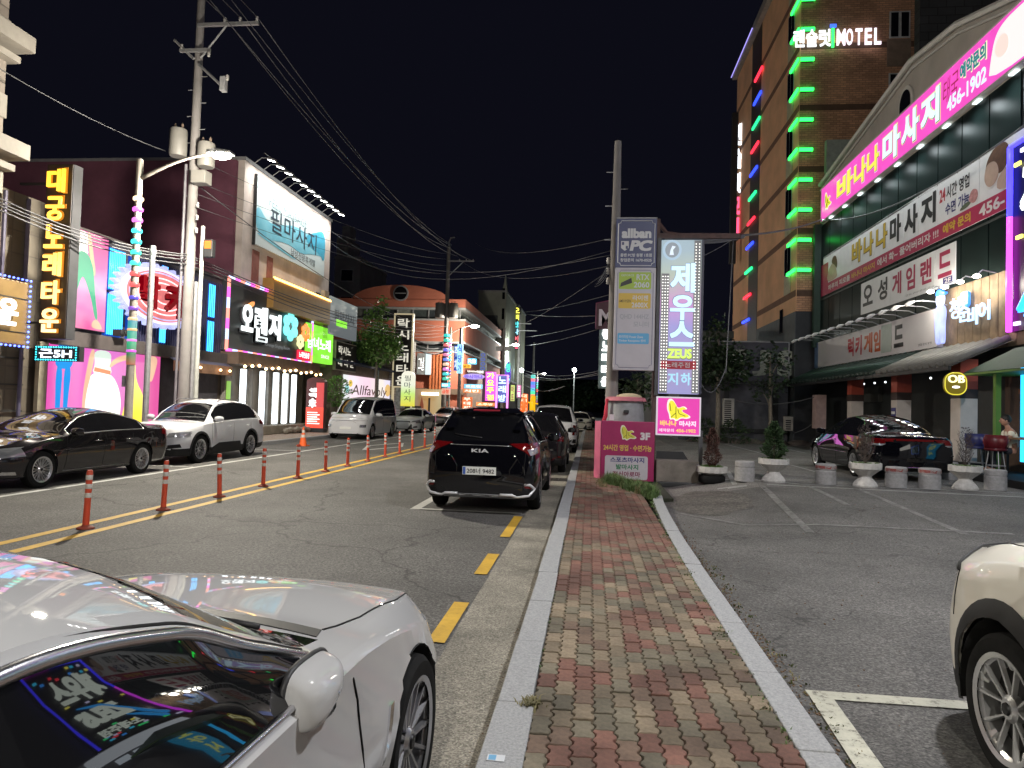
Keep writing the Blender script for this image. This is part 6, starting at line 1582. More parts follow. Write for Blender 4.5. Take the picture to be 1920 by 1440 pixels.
for i, (ch, m__) in enumerate((('오', KEY), ('성', KEY), ('게', MGT), ('임', MGT), ('랜', MGT), ('드', MGT))):
 a, b = xs[i], xs[i+1]; text('letter', ch, a+(b-a)*.16, .30, (b-a)*.66, .82, m__, s, .006, .03)
MB().box(xs[6]-.75, xs[6]-.18, .05, .27, 0, .004).build('floor_tag', NAVY, s); text('floor_number', '2F', xs[6]-.66, .08, .40, .16, WPR, s, .008, .03)
for i in (3, 4): text('small_print', '오전 10시 - 오후 12시', xs[i]+.15, .1, 1.0, .07, KEY, s, .006, 0)
s = RF(thing('lucky_game_board', 'long white board 럭키 게임랜드 with a dim patch over its dark letters', 'sign'), 35.1, 4.0, 10.8)
W_ = 35.1-23.1
MB().box(0, W_, 0, 1.22, -.25, 0).build('panel', pm('board_mauve', (.74, .70, .72), .5, var=.08, scale=.6), s)
MB().box(0, .5, 0, 1.22, 0, .004).build('blue_stain', pm('stain_blue', (.12, .20, .36), .6, var=.4, scale=3), s)
def lx(u, v): return 35.1-ry(u, v, 10.8)
ORG = pm('orange_print', (.55, .10, .02), .5, var=0)
for ch, u0, u1, m__ in (('럭', 1590, 1601, RDP), ('키', 1604, 1616, RDP), ('게', 1620, 1636, ORG), ('임', 1638, 1651, ORG), ('랜', 1656, 1672, KEY), ('드', 1676, 1694, KEY)):
 text('letter', ch, lx(u0, 650), .22, lx(u1, 645)-lx(u0, 650), .80, m__, s, .006, .04)
MB().box(lx(1653, 640), lx(1672, 640), .12, 1.15, .012, .016).build('pale_patch', pm('patch_pale', (.46, .52, .48), .5, var=.1), s)
text('small_print', '영업 문의 환영', lx(1722, 640), .12, .9, .08, KEY, s, .006, 0)
for k in range(13):     # unlit gooseneck lamps
 x = .15+k*1.02
 g_ = thing('gooseneck_lamp', 'unlit gooseneck lamp over the long white board, %s counted from the far end' % ORD[k], 'lamp', (0, 0, 0), 0, 'unlit gooseneck lamps above the long white game hall board')
 RF(g_, 35.1-x, 5.25, 10.8)
 MB().tube([(0, 0, -.1), (0, .10, .15), (0, .13, .7), (0, .10, .95)], .018, 6).build('arm', STEEL, g_)
 MB().tube([(0, .12, .85), (0, .06, 1.0), (0, -.02, 1.12)], [.03, .07, .05], 8).build('shade', WHITEP, g_)
s = RF(thing('beer_house_front', 'weathered wooden beer house front with small lit squares under warm lamps', 'shopfront'), 23.0, 4.0, 10.95)
WOOD = pm('old_wood', (.25, .17, .10), .8, var=.45, scale=2.0)
for k in range(11):
 MB().box(.02+k*.42, .42+k*.42-.01, -.3, 1.75, -.045, .03).build('plank', WOOD, s)
for (a, b, c, e) in ((2.1, 2.35, .95, 1.35), (2.75, 3.0, 1.0, 1.4), (2.5, 2.78, .3, .65)): MB().box(a, b, c, e, -.04, .0).build('lit_square', em('lit_square', (.9, .97, 1), 1.8), s)
text('sign_text', 'BEER & CHICKEN', 1.7, -.1, 1.6, .22, pm('dim_metal', (.25, .24, .22), .5), s, .0, .01)
for k in range(4):
 x = .2+k*.86; o = MB().tube([(x, 1.75, -.1), (x, 1.85, .35), (x, 1.72, .5)], .02, 6).build('lamp_arm', STEEL, s)
 MB().ball((x, 1.68, .5), .10, 8, (1, .6, 1)).build('lamp_bowl', em('house_lamp', (1, .97, .85), 16), s)
 ld = bpy.data.lights.new('beer_lamp', 'POINT'); ld.energy = 60; ld.color = (1, .93, .78); ld.shadow_soft_size = .1
 lo = bpy.data.objects.new('beer_lamp', ld); COL.objects.link(lo); lo.parent = s; lo.location = (x, 1.45, .65)
s = RF(thing('beer_neon_letters', 'glowing blue-white hand-lettered 청춘비어 on the wooden beer front', 'neon sign'), 22.95, 4.0, 10.8)
NW = em('neon_ice', (.50, .72, 1), 1.5); NBL = em('neon_blue', (.05, .28, 1), 1.6)
text('letter', '청', .75, .72, .55, .62, NW, s, .05, .01, .04); text('letter', '춘', 1.25, .58, .55, .62, NW, s, .05, .01, .04); text('letter', '비', 1.75, .42, .5, .55, NW, s, .05, .015, .04); text('letter', '어', 2.3, .48, .55, .55, NW, s, .05, .015, .04)
MB().prism(rrect(1.35, 1.75, 1.0, 1.45, .1), .08, 2, 0).build('beer_mug', NBL, s)
s = RF(thing('neon_man_figure', 'glowing blue-white outline figure of a man in a cap beside the beer lettering', 'neon sign'), 23.05, 4.05, 10.75)
FM = em('figure_blue', (.42, .50, 1), 1.3, .3)
MB().prism(smooth2([(.10, 0), (.28, 0), (.30, .45), (.36, .45), (.40, 0), (.58, 0), (.55, .6), (.62, .9), (.58, 1.1), (.45, 1.2), (.15, 1.2), (.02, 1.0), (.05, .6)], 2), .08, 2, 0).build('body', FM, s)
MB().prism(ellipse(.32, 1.38, .2, .22, 20), .09, 2, 0).build('head', em('figure_face', (.65, .75, 1), 1.6), s); MB().prism(smooth2([(.08, 1.48), (.68, 1.50), (.66, 1.58), (.52, 1.58), (.42, 1.70), (.16, 1.68)], 2), .1, 2, .0).build('cap', NBL, s)
AG = pm('green_corrugated', (.010, .024, .018), .5, var=.3); AGy = pm('grey_corrugated', (.17, .165, .15), .7, var=.35, scale=4)
for nm, lab, y0, y1, m__ in (('green_awning', 'dark green corrugated awning under the long white board', 35.1, 24.1, AG), ('grey_awning', 'weathered grey corrugated awning under the wooden beer front', 24.05, 19.2, AGy)):
 a = thing(nm, lab, 'awning', (XR, y0, 0)); first = None; n = int((y0-y1)/.40)
 for k in range(n):
  if first is None: o = first = MB().tube([(-.15, 0, 3.90), (-1.7, 0, 3.16)], .10, 8).build('rib', m__, a, smooth=True)
  else: o = bpy.data.objects.new('rib', first.data); COL.objects.link(o); o.parent = a
  o.location = (0, -.2-k*.40, random.uniform(-.01, .01)); o.scale = (1, 1, 1)
 MB().box(-1.75, -1.68, -(y0-y1), 0, 3.02, 3.12).build('gutter_rail', BLACK, a)
 MB().add([(-.1, 0, 3.86), (-1.7, 0, 3.12), (-1.7, -(y0-y1), 3.12), (-.1, -(y0-y1), 3.86)], [(0, 1, 2, 3)]).build('groove_shade_sheet', pm('groove_shade_sheet', (.02, .02, .02), .9, var=0), a)  # near-black sheet, its colour stands for the shade in the grooves between ribs
gf = thing('ground_floor_front', 'dark recessed ground floor with posters and blue and white slatted doors', 'shopfront', (XR+.2, 19.0, 0))
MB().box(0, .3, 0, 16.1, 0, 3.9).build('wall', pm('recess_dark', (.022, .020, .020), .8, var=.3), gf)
def gy(u, v, X=XR): return ry(u, v, X)-19.0
yA, yB = gy(1705, 780), gy(1792, 780)
for k in range(5):
 a = yA+(yB-yA)*(k+.08)/5; b = yA+(yB-yA)*(k+.66)/5
 MB().box(-.1, -.03, min(a, b), max(a, b), 1.62, 2.75).build('white_slat', pm('slat_white', (.55, .54, .50), .6), gf); MB().box(-.1, -.03, min(a, b), max(a, b), .3, 1.60).build('blue_slat', pm('slat_blue', (.02, .055, .30), .5), gf)
for (u0, u1, za, zb, c_) in ((1655, 1676, 1.75, 2.65, (.10, .16, .55)), (1613, 1653, 1.6, 2.2, (.18, .42, .60))):
 a, b = gy(u0, 780), gy(u1, 780); MB().box(-.12, -.06, min(a, b), max(a, b), za, zb).build('poster', pm('poster%d' % u0, c_, .5, var=.5, scale=5), gf)
 for k in range(3): MB().box(-.135, -.122, min(a, b)+.1, max(a, b)-.1, za+.1+k*(zb-za)*.3, za+.22+k*(zb-za)*.3).build('poster_band', WPR if k != 1 else RDP, gf)
MB().box(-.35, -.05, gy(1655, 760), gy(1613, 760), 2.3, 2.9).build('canvas_screen', pm('canvas', (.05, .05, .045), .8), gf)
for u0 in (1620, 1640, 1660, 1700, 1745):
 MB().ball((-.8, gy(u0, 720, 10.4), 2.98), .035, 6).build('eave_bulb', em('dim_bulb', (.9, .95, 1), 3), gf)
for i, (u, wv, lab) in enumerate(((1603, .42, 'red and white square column nearest the far end of the awning'), (1689, .44, 'red and white square column with a small notice, in the middle of the awning'), (1807, .50, 'wide white and red column beside the round OB sign'))):
 p = at(u, 800, x=10.0); t = thing('awning_column', lab, 'column', (10.0, p.y, 0), 0, 'red and white columns under the awning')
 MB().box(-.22, .22, -wv/2, wv/2, .0 if i < 2 else .0, 2.30).build('shaft', pm('column_cream', (.60, .53, .48), .6, var=.1), t, bevel=.01)
 MB().box(-.225, .225, -wv/2-.005, wv/2+.005, 2.30, 2.55).build('dark_band', pm('col_band', (.05, .03, .025), .6), t); MB().box(-.22, .22, -wv/2, wv/2, 2.55, 3.35).build('red_top', pm('column_red', (.42, .07, .04), .6, var=.1), t)
 if i == 1:
  MB().box(-.24, -.228, -.16, .16, 1.72, 2.05).build('notice', NAVY, t); MB().box(-.244, -.24, -.13, .13, 1.84, 1.93).build('notice_text', WPR, t); MB().box(-.24, -.228, -.1, .12, 1.42, 1.56).build('red_notice', RDP, t)
 if i == 2: MB().box(-.30, .30, -.45, .45, 0, .62).build('dark_plinth', pm('recess_dark', (.022, .020, .020), .8), t)
p = at(1536, 770, x=10.0); t = thing('pink_pillar', 'pale pink painted pillar at the far end of the awning, behind the black saloon', 'column', (10.0, p.y, 0)); MB().box(-.2, .2, -.3, .3, 1.15, 2.62).build('shaft', pm('pillar_pink', (.50, .36, .34), .6), t); MB().box(-.1, .1, -.15, .15, 0, 1.15).build('base', BLACK, t)
p = at(1790, 718, x=9.35); s = FF(thing('round_beer_sign', 'round yellow-green lit sign with letters OB on the wide column', 'sign'), p.x, p.y, p.z)
MB().prism(rrect(-.36, .36, -.42, .36, .30, 8), .16, 2, -.08).build('body', em('ob_body', (.30, .22, .01), .5), s); MB().tube([(a, b, .08) for a, b in rrect(-.36, .36, -.42, .36, .30, 8)], .02, 6, closed=True).build('rim', em('ob_rim', (.75, .65, .05), 1.2), s, smooth=True)
s.scale = (.72, .72, .72); text('letters', 'OB', -.28, .0, .56, .28, em('ob_letters', (1, .96, .5), 1.8), s, .1, .02, .04); MB().prism(ellipse(0, -.15, .13, .045, 16), .02, 2, .09).build('logo_oval', WHITE_E, s)
dk = thing('terrace_deck', 'dark raised terrace deck with a brown back wall at the right edge', 'deck', (9.1, 15.0, 0))
MB().box(0, 1.9, 0, 4.2, 0, .46).build('deck', pm('deck_dark', (.015, .013, .013), .7), dk)
pw0 = at(1812, 780, x=10.85);
MB().box(1.70, 1.78, 2.8, 4.5, .46, 3.0).build('brown_wall', pm('brown_wall', (.085, .045, .028), .7), dk)
MB().box(1.64, 1.69, 3.35, 3.62, 1.9, 2.2).build('paper_notice', WPR, dk); MB().box(1.635, 1.64, 3.42, 3.50, 1.95, 2.15).build('notice_picture', KEY, dk); MB().box(1.63, 1.69, 3.1, 3.8, 2.42, 2.56).build('wood_plaque', pm('plaque', (.30, .09, .03), .6), dk)
p = at(1880, 818, x=9.9); TZ = p.z
tb = thing('bar_table', 'long narrow bar table with a pale wooden top on the terrace', 'table', (9.6, 16.2, .46))
MB().box(-.05, .75, 0, 2.35, TZ-.50, TZ-.46).build('tabletop', pm('table_wood', (.40, .24, .12), .5), tb)
for (x, y) in ((.05, .2), (.6, .2), (.05, 2.1), (.6, 2.1)): MB().box(x-.025, x+.025, y-.025, y+.025, 0, TZ-.50).build('leg', BLACK, tb)
def chair(lab, loc, rot, col):
 t = thing('bar_chair', lab, 'chair', loc, rot); H = TZ-.46-.32
 MB().lathe([(.20, H), (.23, H+.03), (.22, H+.06), (.001, H+.05)], n=16).build('seat', col, t, smooth=True)
 P = []
 mb = MB(); vs = []
 for k in range(9):
  a = -PI*.62+PI*1.24*k/8
  for (r, z) in ((.20, H+.02), (.25, H+.22), (.24, H+.36)): vs.append((r*math.sin(a), -r*math.cos(a), z-(.1 if z > H+.3 and k in (0, 8) else 0)))
 fs = [(3*k+j, 3*k+3+j, 3*k+4+j, 3*k+1+j) for k in range(8) for j in (0, 1)]
 o = mb.add(vs, fs).build('backrest', col, t, smooth=True); m = o.modifiers.new('thick', 'SOLIDIFY'); m.thickness = .02
 for k in range(4): a = PI/4+k*PI/2; MB().tube([(.14*math.cos(a), .14*math.sin(a), H), (.22*math.cos(a), .22*math.sin(a), 0)], .012, 6).build('leg', STEEL, t)
 MB().tube([(.19*math.cos(2*PI*k/16), .19*math.sin(2*PI*k/16), .25) for k in range(16)], .009, 5, closed=True).build('foot_ring', STEEL, t)
chair('red plastic bar chair at the terrace table', (9.25, 17.05, .46), 2.2, pm('chair_red', (.12, .012, .018), .4, var=0)); chair('blue plastic bar chair at the far end of the terrace table', (9.3, 17.95, .46), 2.6, pm('chair_blue', (.03, .035, .14), .4, var=0))
t = thing('green_parasol_frame', 'green painted post and frame with a green canvas roof over the terrace', 'canopy', (9.9, 18.2, .46))
GRN = pm('green_frame', (.10, .22, .03), .5, var=.1); GCL = pm('green_canvas', (.012, .05, .02), .7, var=.2)
MB().box(-.06, .06, -.06, .06, 0, 2.42).build('post', GRN, t); MB().box(-.3, .9, -3.4, 1.0, 2.42, 2.47).build('beam_frame', GRN, t)
MB().add([(-.3, 1.0, 2.48), (.9, 1.0, 2.48), (.9, -3.4, 2.48), (-.3, -3.4, 2.48), (.3, -.2, 3.05), (.3, -2.2, 3.05)], [(0, 1, 4), (1, 2, 5, 4), (2, 3, 5), (3, 0, 4, 5)]).build('canvas', GCL, t)
def person():
 base = at(1893, 800, x=10.25);
 SZ = TZ-.32
 t = thing('person', 'man with short black hair in a beige T-shirt sitting at the bar table, looking down', 'person', (9.78, 17.35, SZ), math.radians(80))
 J = dict(pel=(0, 0, .02), sp=(0, .02, .22), ch=(0, .06, .42), nk=(0, .10, .55), hd=(0, .15, .66), ht=(0, .17, .74),
             sl=(.17, .07, .46), el=(.24, .17, .22), wl=(.12, .40, .17), hl=(.07, .50, .16), sr=(-.17, .07, .46), er=(-.24, .17, .22), wr=(-.12, .40, .17), hr=(-.05, .50, .16),
             hpl=(.10, .02, .0), kl=(.14, .44, .0), fl=(.13, .42, -.42), tl=(.13, .55, -.46), hpr=(-.10, .02, .0), kr=(-.14, .44, .0), fr=(-.13, .42, -.42), tr=(-.13, .55, -.46))
 def skin(name, names, edges, rad, mat, parent, root=0):
  me = bpy.data.meshes.new(name); me.from_pydata([J[n] for n in names], [(names.index(a), names.index(b)) for a, b in edges], [])
  o = bpy.data.objects.new(name, me); COL.objects.link(o); o.parent = parent; me.materials.append(mat)
  o.modifiers.new('skin', 'SKIN');
  for i, n in enumerate(names):
   r = rad[n]; me.skin_vertices[0].data[i].radius = (r, r) if not isinstance(r, tuple) else r
  me.skin_vertices[0].data[root].use_root = True
  s_ = o.modifiers.new('sub', 'SUBSURF'); s_.levels = s_.render_levels = 2
  return o
 SKN = pm('skin', (.42, .22, .15), .5, var=.05); SHIRT = pm('beige_shirt', (.78, .74, .62), .8, var=.1); TR = pm('dark_trousers', (.03, .03, .04), .8)
 body = skin('body', ['pel', 'sp', 'ch', 'nk', 'hd', 'sl', 'el', 'wl', 'hl', 'sr', 'er', 'wr', 'hr', 'hpl', 'kl', 'fl', 'tl', 'hpr', 'kr', 'fr', 'tr'],
         [('pel', 'sp'), ('sp', 'ch'), ('ch', 'nk'), ('nk', 'hd'), ('ch', 'sl'), ('sl', 'el'), ('el', 'wl'), ('wl', 'hl'), ('ch', 'sr'), ('sr', 'er'), ('er', 'wr'), ('wr', 'hr'), ('pel', 'hpl'), ('hpl', 'kl'), ('kl', 'fl'), ('fl', 'tl'), ('pel', 'hpr'), ('hpr', 'kr'), ('kr', 'fr'), ('fr', 'tr')],
         dict(pel=.13, sp=.12, ch=.135, nk=.05, hd=.05, sl=.062, el=.043, wl=.028, hl=.03, sr=.062, er=.043, wr=.028, hr=.03, hpl=.08, kl=.06, fl=.04, tl=.03, hpr=.08, kr=.06, fr=.04, tr=.03), SKN, t)
 skin('t_shirt', ['pel', 'sp', 'ch', 'nk', 'sl', 'el2', 'sr', 'er2'] if False else ['pel', 'sp', 'ch', 'sl', 'sr'], [('pel', 'sp'), ('sp', 'ch'), ('ch', 'sl'), ('ch', 'sr')], dict(pel=.15, sp=.14, ch=.155, sl=.085, sr=.085), SHIRT, t)
 J['el2'] = tuple((a*.45+b*.55) for a, b in zip(J['sl'], J['el'])); J['er2'] = tuple((a*.45+b*.55) for a, b in zip(J['sr'], J['er']))
 for a, b in (('sl', 'el2'), ('sr', 'er2')): skin('sleeve', [a, b], [(a, b)], {a: .078, b: .066}, SHIRT, t)
 for a, b, c in (('hpl', 'kl', 'fl'), ('hpr', 'kr', 'fr')): skin('trousers', [a, b, c], [(a, b), (b, c)], {a: .095, b: .075, c: .06}, TR, t)
 MB().ball((0, .155, .70), .105, 12, (.80, .95, 1.15)).build('head', SKN, t, smooth=True)
 MB().ball((0, .135, .735), .112, 12, (.84, .98, 1.0)).build('hair', pm('hair_black', (.012, .010, .010), .6, var=0), t, smooth=True)
 face = MB().ball((0, .262, .685), .016, 6, (.8, 1, 1.3)).build('nose', SKN, t, smooth=True)
 for sd in (1, -1):
  MB().ball((sd*.035, .248, .705), .011, 6).build('eye', INK, t); MB().ball((sd*.086, .15, .69), .022, 6, (.5, .8, 1.2)).build('ear', SKN, t, smooth=True)
  for k in range(5):
   x0 = sd*.06-sd*(.022-.011*k); L = (.045, .062, .068, .062, .05)[k]
   MB().tube([(x0, .51, .155), (x0-sd*.004, .51+L*.6, .155), (x0-sd*.006, .51+L, .140)], [.008, .0075, .006], 6).build('finger', SKN, t, smooth=True)
 MB().box(-.025, .025, .25, .262, .645, .652).build('mouth', pm('lips', (.30, .10, .09), .5, var=0), t)
person()
NF = em('neon_violet', (.85, .06, 1), 3.2); NB_ = em('neon_deep_blue', (.05, .04, 1), 3.6)
s = RF(thing('large_neon_board', 'black board framed by violet and blue neon, only its edge in view', 'neon sign'), 19.3, 4.05, 10.8)
BWd, BHt = 5.0, 4.85
MB().box(0, BWd, 0, BHt, -.4, -.05).build('panel', pm('board_black', (.008, .008, .012), .4, var=0), s)
MB().tube([(0, BHt*.62, .03), (0, 0, .03)], .07, 8).build('neon_tube', NF, s, smooth=True); MB().tube([(0, BHt, .03), (0, BHt*.62, .03)], .07, 8).build('neon_tube', NB_, s, smooth=True)
MB().tube([(0, BHt, .03), (BWd*.55, BHt, .03)], .06, 8).build('neon_tube', NB_, s, smooth=True); MB().tube([(BWd*.55, BHt, .03), (BWd, BHt, .03)], .06, 8).build('neon_tube', NF, s, smooth=True)
MB().tube([(BWd, BHt, .03), (BWd, 0, .03)], .06, 8).build('neon_tube', NB_, s, smooth=True)
ICE = em('ice_white_letters', (.90, 1, .88), 2.2)
text('letter', '제우스', .5, 2.75, 3.6, 1.5, ICE, s, .05, .05, .05, .1); text('letter', 'ZEUS', 1.4, 1.2, 2.9, 1.0, ICE, s, .05, .06, .05, .15); text('letter', '노래주점', 1.9, .4, 2.4, .5, ICE, s, .04, .03, .03)
for P in ([(.5, .5), (1.2, 1.3), (2.4, 2.2), (3.8, 2.5)], [(.8, .3), (1.4, .9), (2.0, 1.2)]): MB().tube([(a, b, .04) for a, b in P], [.10]*(len(P)-1)+[.03], 8).build('blue_swoosh', em('swoosh_blue', (.03, .40, 1), 2.4), s, smooth=True)
R = random.Random(9)
cc = [em('spark%d' % i, c_, 2.6) for i, c_ in enumerate(((.05, .9, .25), (.05, .35, 1), (1, .05, .08), (1, .9, .15), (.75, .7, 1), (.05, .65, 1)))]
for k in range(34):
 x, y = R.uniform(.3, BWd-.3), R.choice((R.uniform(.15, .5), R.uniform(4.2, 4.7), R.uniform(.2, 4.6))); q = MB().box(x-.12, x+.12, y-.045, y+.045, 0, .05).build('light_dash', cc[k % 6], s)
s = RF(thing('cyan_light_post', 'upright cyan light tube at the right edge of the picture', 'light tube'), at(1917, 700, x=10.6).y, at(1917, 866, x=10.6).z, 10.6)
MB().box(-.0, .14, 0, at(1917, 684, x=10.6).z-at(1917, 866, x=10.6).z, -.1, .04).build('tube', em('cyan_post', (.03, .50, 1), 2.4), s)
s = RF(thing('side_shopfronts', 'row of lit shopfronts standing just outside the right edge of the picture', 'shopfront'), 18.8, 0, 10.95)
MB().box(0, 22, 0, 4.0, -.2, 0).build('wall', pm('side_wall_grey', (.20, .20, .21), .8, var=.2), s)
for (x, w__, z0) in ((1.2, 1.0, 1.1), (6.3, 1.2, .6)):
 pp = MB().prism(rrect(x, x+w__, z0, z0+2.3, .05), .10, 2, .05).build('cyan_poster', em('cyan_poster', (.03, .42, .75), 1.3), s)
 for k in range(3): text('poster_letter', '뽀아시'[k], x+w__*.2, z0+1.62-k*.62, w__*.55, .5, em('poster_yellow', (.85, .95, .25), 1.6), pp, .156, .04)
MB().box(9.3, 11.6, 1.3, 2.7, .05, .15).build('grey_screen', em('grey_screen', (.35, .50, .55), .9), s)
bulbs(s, along([(9.2, 1.2), (11.7, 1.2), (11.7, 2.8), (9.2, 2.8), (9.2, 1.2)], .16), .035, em('mix_bulb', (.15, .3, 1), 6), 'bulb', .2)
for (x, y_) in ((2.9, 3.4), (3.8, 3.4), (2.9, 2.9), (3.8, 2.9)): MB().box(x, x+.6, y_, y_+.3, .02, .08).build('lit_square', em('lit_square2', (.8, .9, 1), 2.0), s)
MB().box(12.5, 20, 2.6, 3.7, .05, .25).build('white_sign', em('side_white_sign', (1, .95, .86), 2.6), s)
MB().box(.3, 5.4, 3.3, 3.9, .05, .22).build('white_sign', em('side_white_sign2', (.85, .92, 1), 1.8), s)
MX, MY = 10.0, 35.55
MT = thing('motel', 'tall brown brick motel with green and coloured light bars at its corner', 'building', (MX, MY, 0))
BRK = panels('motel_brick', (.52, .28, .165), (.26, .15, .10), .30, .11, .85, .5, .4, .012, .22)
TAN = pm('motel_tan_stone', (.80, .46, .26), .85, var=.22, scale=.45)
MB().box(.03, 16, 0, 15.4, 6.85, 26.3).build('brick_wall', BRK, MT)
MB().box(0, .029, .0, 15.4, 6.85, 26.3).build('stone_side', TAN, MT)
MB().box(.02, 16, 0, 15.4, 0, 6.84).build('base_wall', pm('motel_base', (.035, .038, .045), .7, var=.2), MT)
MB().box(-.02, .019, .0, 8.2, 0, 6.84).build('base_side', pm('motel_base_side', (.075, .085, .095), .7, var=.2), MT)
MB().box(-.02, .019, 8.2, 15.4, 0, 6.84).build('tan_base', TAN, MT)
for k in range(7):
 z = 7.6+k*3.1
 MB().box(-.015, .0, 0, 15.4, z, z+.32).build('floor_band', pm('band_brown', (.20, .10, .06), .85), MT)
 MB().box(.03, 16, -.012, 0, z, z+.30).build('floor_band', pm('band_dark_brown', (.11, .06, .04), .85), MT)
 wn = MB().box(-.03, -.016, .9, 2.1, z+1.3, z+2.8).build('window', pm('win_frame', (.5, .5, .5), .5), MT); MB().box(-.04, -.031, .97, 1.47, z+1.36, z+2.74).build('pane', GLASS, wn); MB().box(-.04, -.031, 1.53, 2.03, z+1.36, z+2.74).build('pane', GLASS, wn)
 MB().box(-.03, -.016, .9, 2.1, z+.32, z+1.28).build('spandrel', pm('spandrel', (.52, .45, .32), .7), MT)
MB().box(-.025, -.001, at(1424, 350, x=MX).y-MY, at(1407, 350, x=MX).y-MY, 5.2, 26.3).build('dark_strip', pm('strip_dark', (.055, .035, .028), .6), MT)
MB().box(-.05, -.021, 2.2, 2.75, at(1445, 633, x=MX).z, at(1445, 592, x=MX).z).build('slot_window', GLASS, MT)
MB().box(-.25, 16, -.2, 15.4, 26.3, 26.6).build('cornice', pm('motel_cornice', (.30, .27, .25), .7), MT)
MB().box(-.32, -.02, 2, 15.6, 25.9, 26.29).build('side_cornice', pm('motel_cornice', (.30, .27, .25), .7), MT)
xr = at(1657, 60, y=MY).x-MX; xr2 = at(1712, 60, y=MY).x-MX
for k in range(5):
 z = at(1690, 14, y=MY).z-k*3.1-.2
 wn = MB().box(xr+.25, xr2-.15, -.05, -.013, z-1.35, z).build('window', pm('win_frame', (.5, .5, .5), .5), MT); MB().box(xr+.32, (xr+xr2)/2-.02, -.06, -.051, z-1.28, z-.07).build('pane', GLASS, wn); MB().box((xr+xr2)/2+.12, xr2-.22, -.06, -.051, z-1.28, z-.07).build('pane', GLASS, wn)
 MB().box(xr+.15, xr2-.1, -.04, -.013, z-2.75, z-1.4).build('spandrel', pm('spandrel_brown', (.22, .16, .12), .7), MT)
MB().box(xr2+.05, 20, -.6, -.02, 0, 26).build('slate_wing', panels('slate_wing', (.060, .062, .068), (.03, .03, .034), .8, .4, .8, .5), MT)
MB().box(at(1545, 300, y=MY).x-MX, at(1610, 300, y=MY).x-MX, -.35, -.05, at(1600, 330, y=MY).z-1.5, at(1612, 210, y=MY).z-1.5).build('pale_duct_panel', pm('duct_panel', (.34, .38, .34), .6), MT)
GN = em('green_bar', (.02, 1, .09), 4.5)
def frange(v0, n, dv): return [v0+i*dv for i in range(n)]
for i, v in enumerate(frange(1, 10, 56.2)):
 z = at(1497, v, y=MY).z
 s = thing('green_corner_light', 'L-shaped green light bar on the motel corner, %s from the top' % ORD[i], 'light bar', (MX, MY, z), 0, 'green light bars up the motel corner')
 MB().box(.0, .66, -.16, -.06, -.085, .085).build('front_bar', GN, s, bevel=.03); MB().box(-.16, -.065, -.15, 1.25, -.085, .085).build('side_bar', GN, s, bevel=.03); MB().box(.05, .60, -.055, -.013, -.11, -.05).build('bracket', BLACK, s)
for i, (v, c_) in enumerate(((140, 'red'), (185, 'blue'), (232, 'green'), (277, 'red'), (322, 'blue'), (368, 'green'), (415, 'red'), (461, 'blue'), (508, 'green'), (556, 'red'), (602, 'blue'))):
 p = at(1424-(v-140)*.052, v, x=MX-.05)
 s = thing('colour_light_bar', 'slanting %s light bar on the motel side, number %s from the top of the column' % (c_, ('one', 'two', 'three', 'four', 'five', 'six', 'seven', 'eight', 'nine', 'ten', 'eleven')[i]), 'light bar', (MX-.06, p.y, p.z), 0, 'coloured light bars on the motel side')
 MB().box(-.12, 0, -1.0, .9, -.09, .09).build('tube', em('bar_'+c_, {'red': (1, .03, .06), 'blue': (.03, .07, 1), 'green': (.02, .85, .25)}[c_], 2.2), s, bevel=.03)
s = thing('violet_roof_lights', 'thin violet light string along the motel roof edge', 'light string', (MX-.4, MY, 26.1)); mb = MB().tube([(0, 9, 0), (0, 15.6, 0)], .035, 6); mb.build('tube', em('violet_string', (.42, .36, 1), 1.3), s)
s = FF(thing('motel_lettering', 'white lit channel letters 랜슬럿 MOTEL high on the brick wall', 'sign'), at(1487, 85, y=MY-.2).x, MY-.2, at(1487, 90, y=MY-.2).z)
w_ = at(1655, 70, y=MY-.2).x-at(1487, 80, y=MY-.2).x; h_ = .86
for ch, a, b in (('랜', 0, .125), ('슬', .14, .27), ('럿', .285, .42)): text('letter', ch, w_*a, .0, w_*(b-a), h_, em('mot_white', (.95, .98, 1), 1.5), s, .05, .024, .06)
MB().box(w_*.43, w_*.455, -.05, h_*1.05, .02, .08).build('letter_stem', GN, s); MB().box(w_*.41, w_*.48, h_*1.12, h_*1.3, .02, .08).build('letter_bar', em('mot_blue', (.05, .15, 1), 1.8), s)
for i, ch in enumerate('MOTEL'): text('letter', ch, w_*(.485+i*.104), .03, w_*(.075 if i else .095), h_*.95, em('mot_pink', (1, .86, .95), 1.5), s, .05, .02, .06)
for i, (ch, v0, v1, c_) in enumerate((('랜', 232, 272, 0), ('슬', 280, 316, 0), ('럿', 324, 362, 0), ('모', 370, 402, 1), ('텔', 408, 445, 1))):
 a = at(1380-i*1.5, v0, y=49.2); b = at(1391-i*1.5, v1, y=49.2)
 s = FF(thing('motel_blade_letter', 'stacked lit letter on the far edge of the motel, %s from the top, reading %s' % (ORD[i], ch), 'sign', group='stacked letters on the far edge of the motel'), a.x, 49.2, b.z)
 text('letter', ch, 0, 0, b.x-a.x, a.z-b.z, em('blade_w', (.9, .95, 1), 2.2) if not c_ else em('blade_r', (1, .10, .22), 1.8), s, .0, .04, .12)
MB().box(-.7, -.3, 13.2, 13.6, 12, 22.5).build('blade_post', BLACK, MT)
xa, xb = at(1337, 640, y=36).x, 9.85
t = thing('low_annexe', 'low grey annexe with big pale letters half hidden by trees below the motel', 'building', (xa-1.6, 36.0, 0))
WD = xb-xa+1.6
MB().box(0, WD, 0, 6, 3.35, 5.30).build('sign_wall', pm('annexe_grey', (.075, .075, .095), .7, var=.25, scale=.6), t); MB().box(0, WD, .1, 6, 0, 3.34).build('lower_wall', pm('annexe_lower', (.10, .10, .115), .8, var=.25), t)
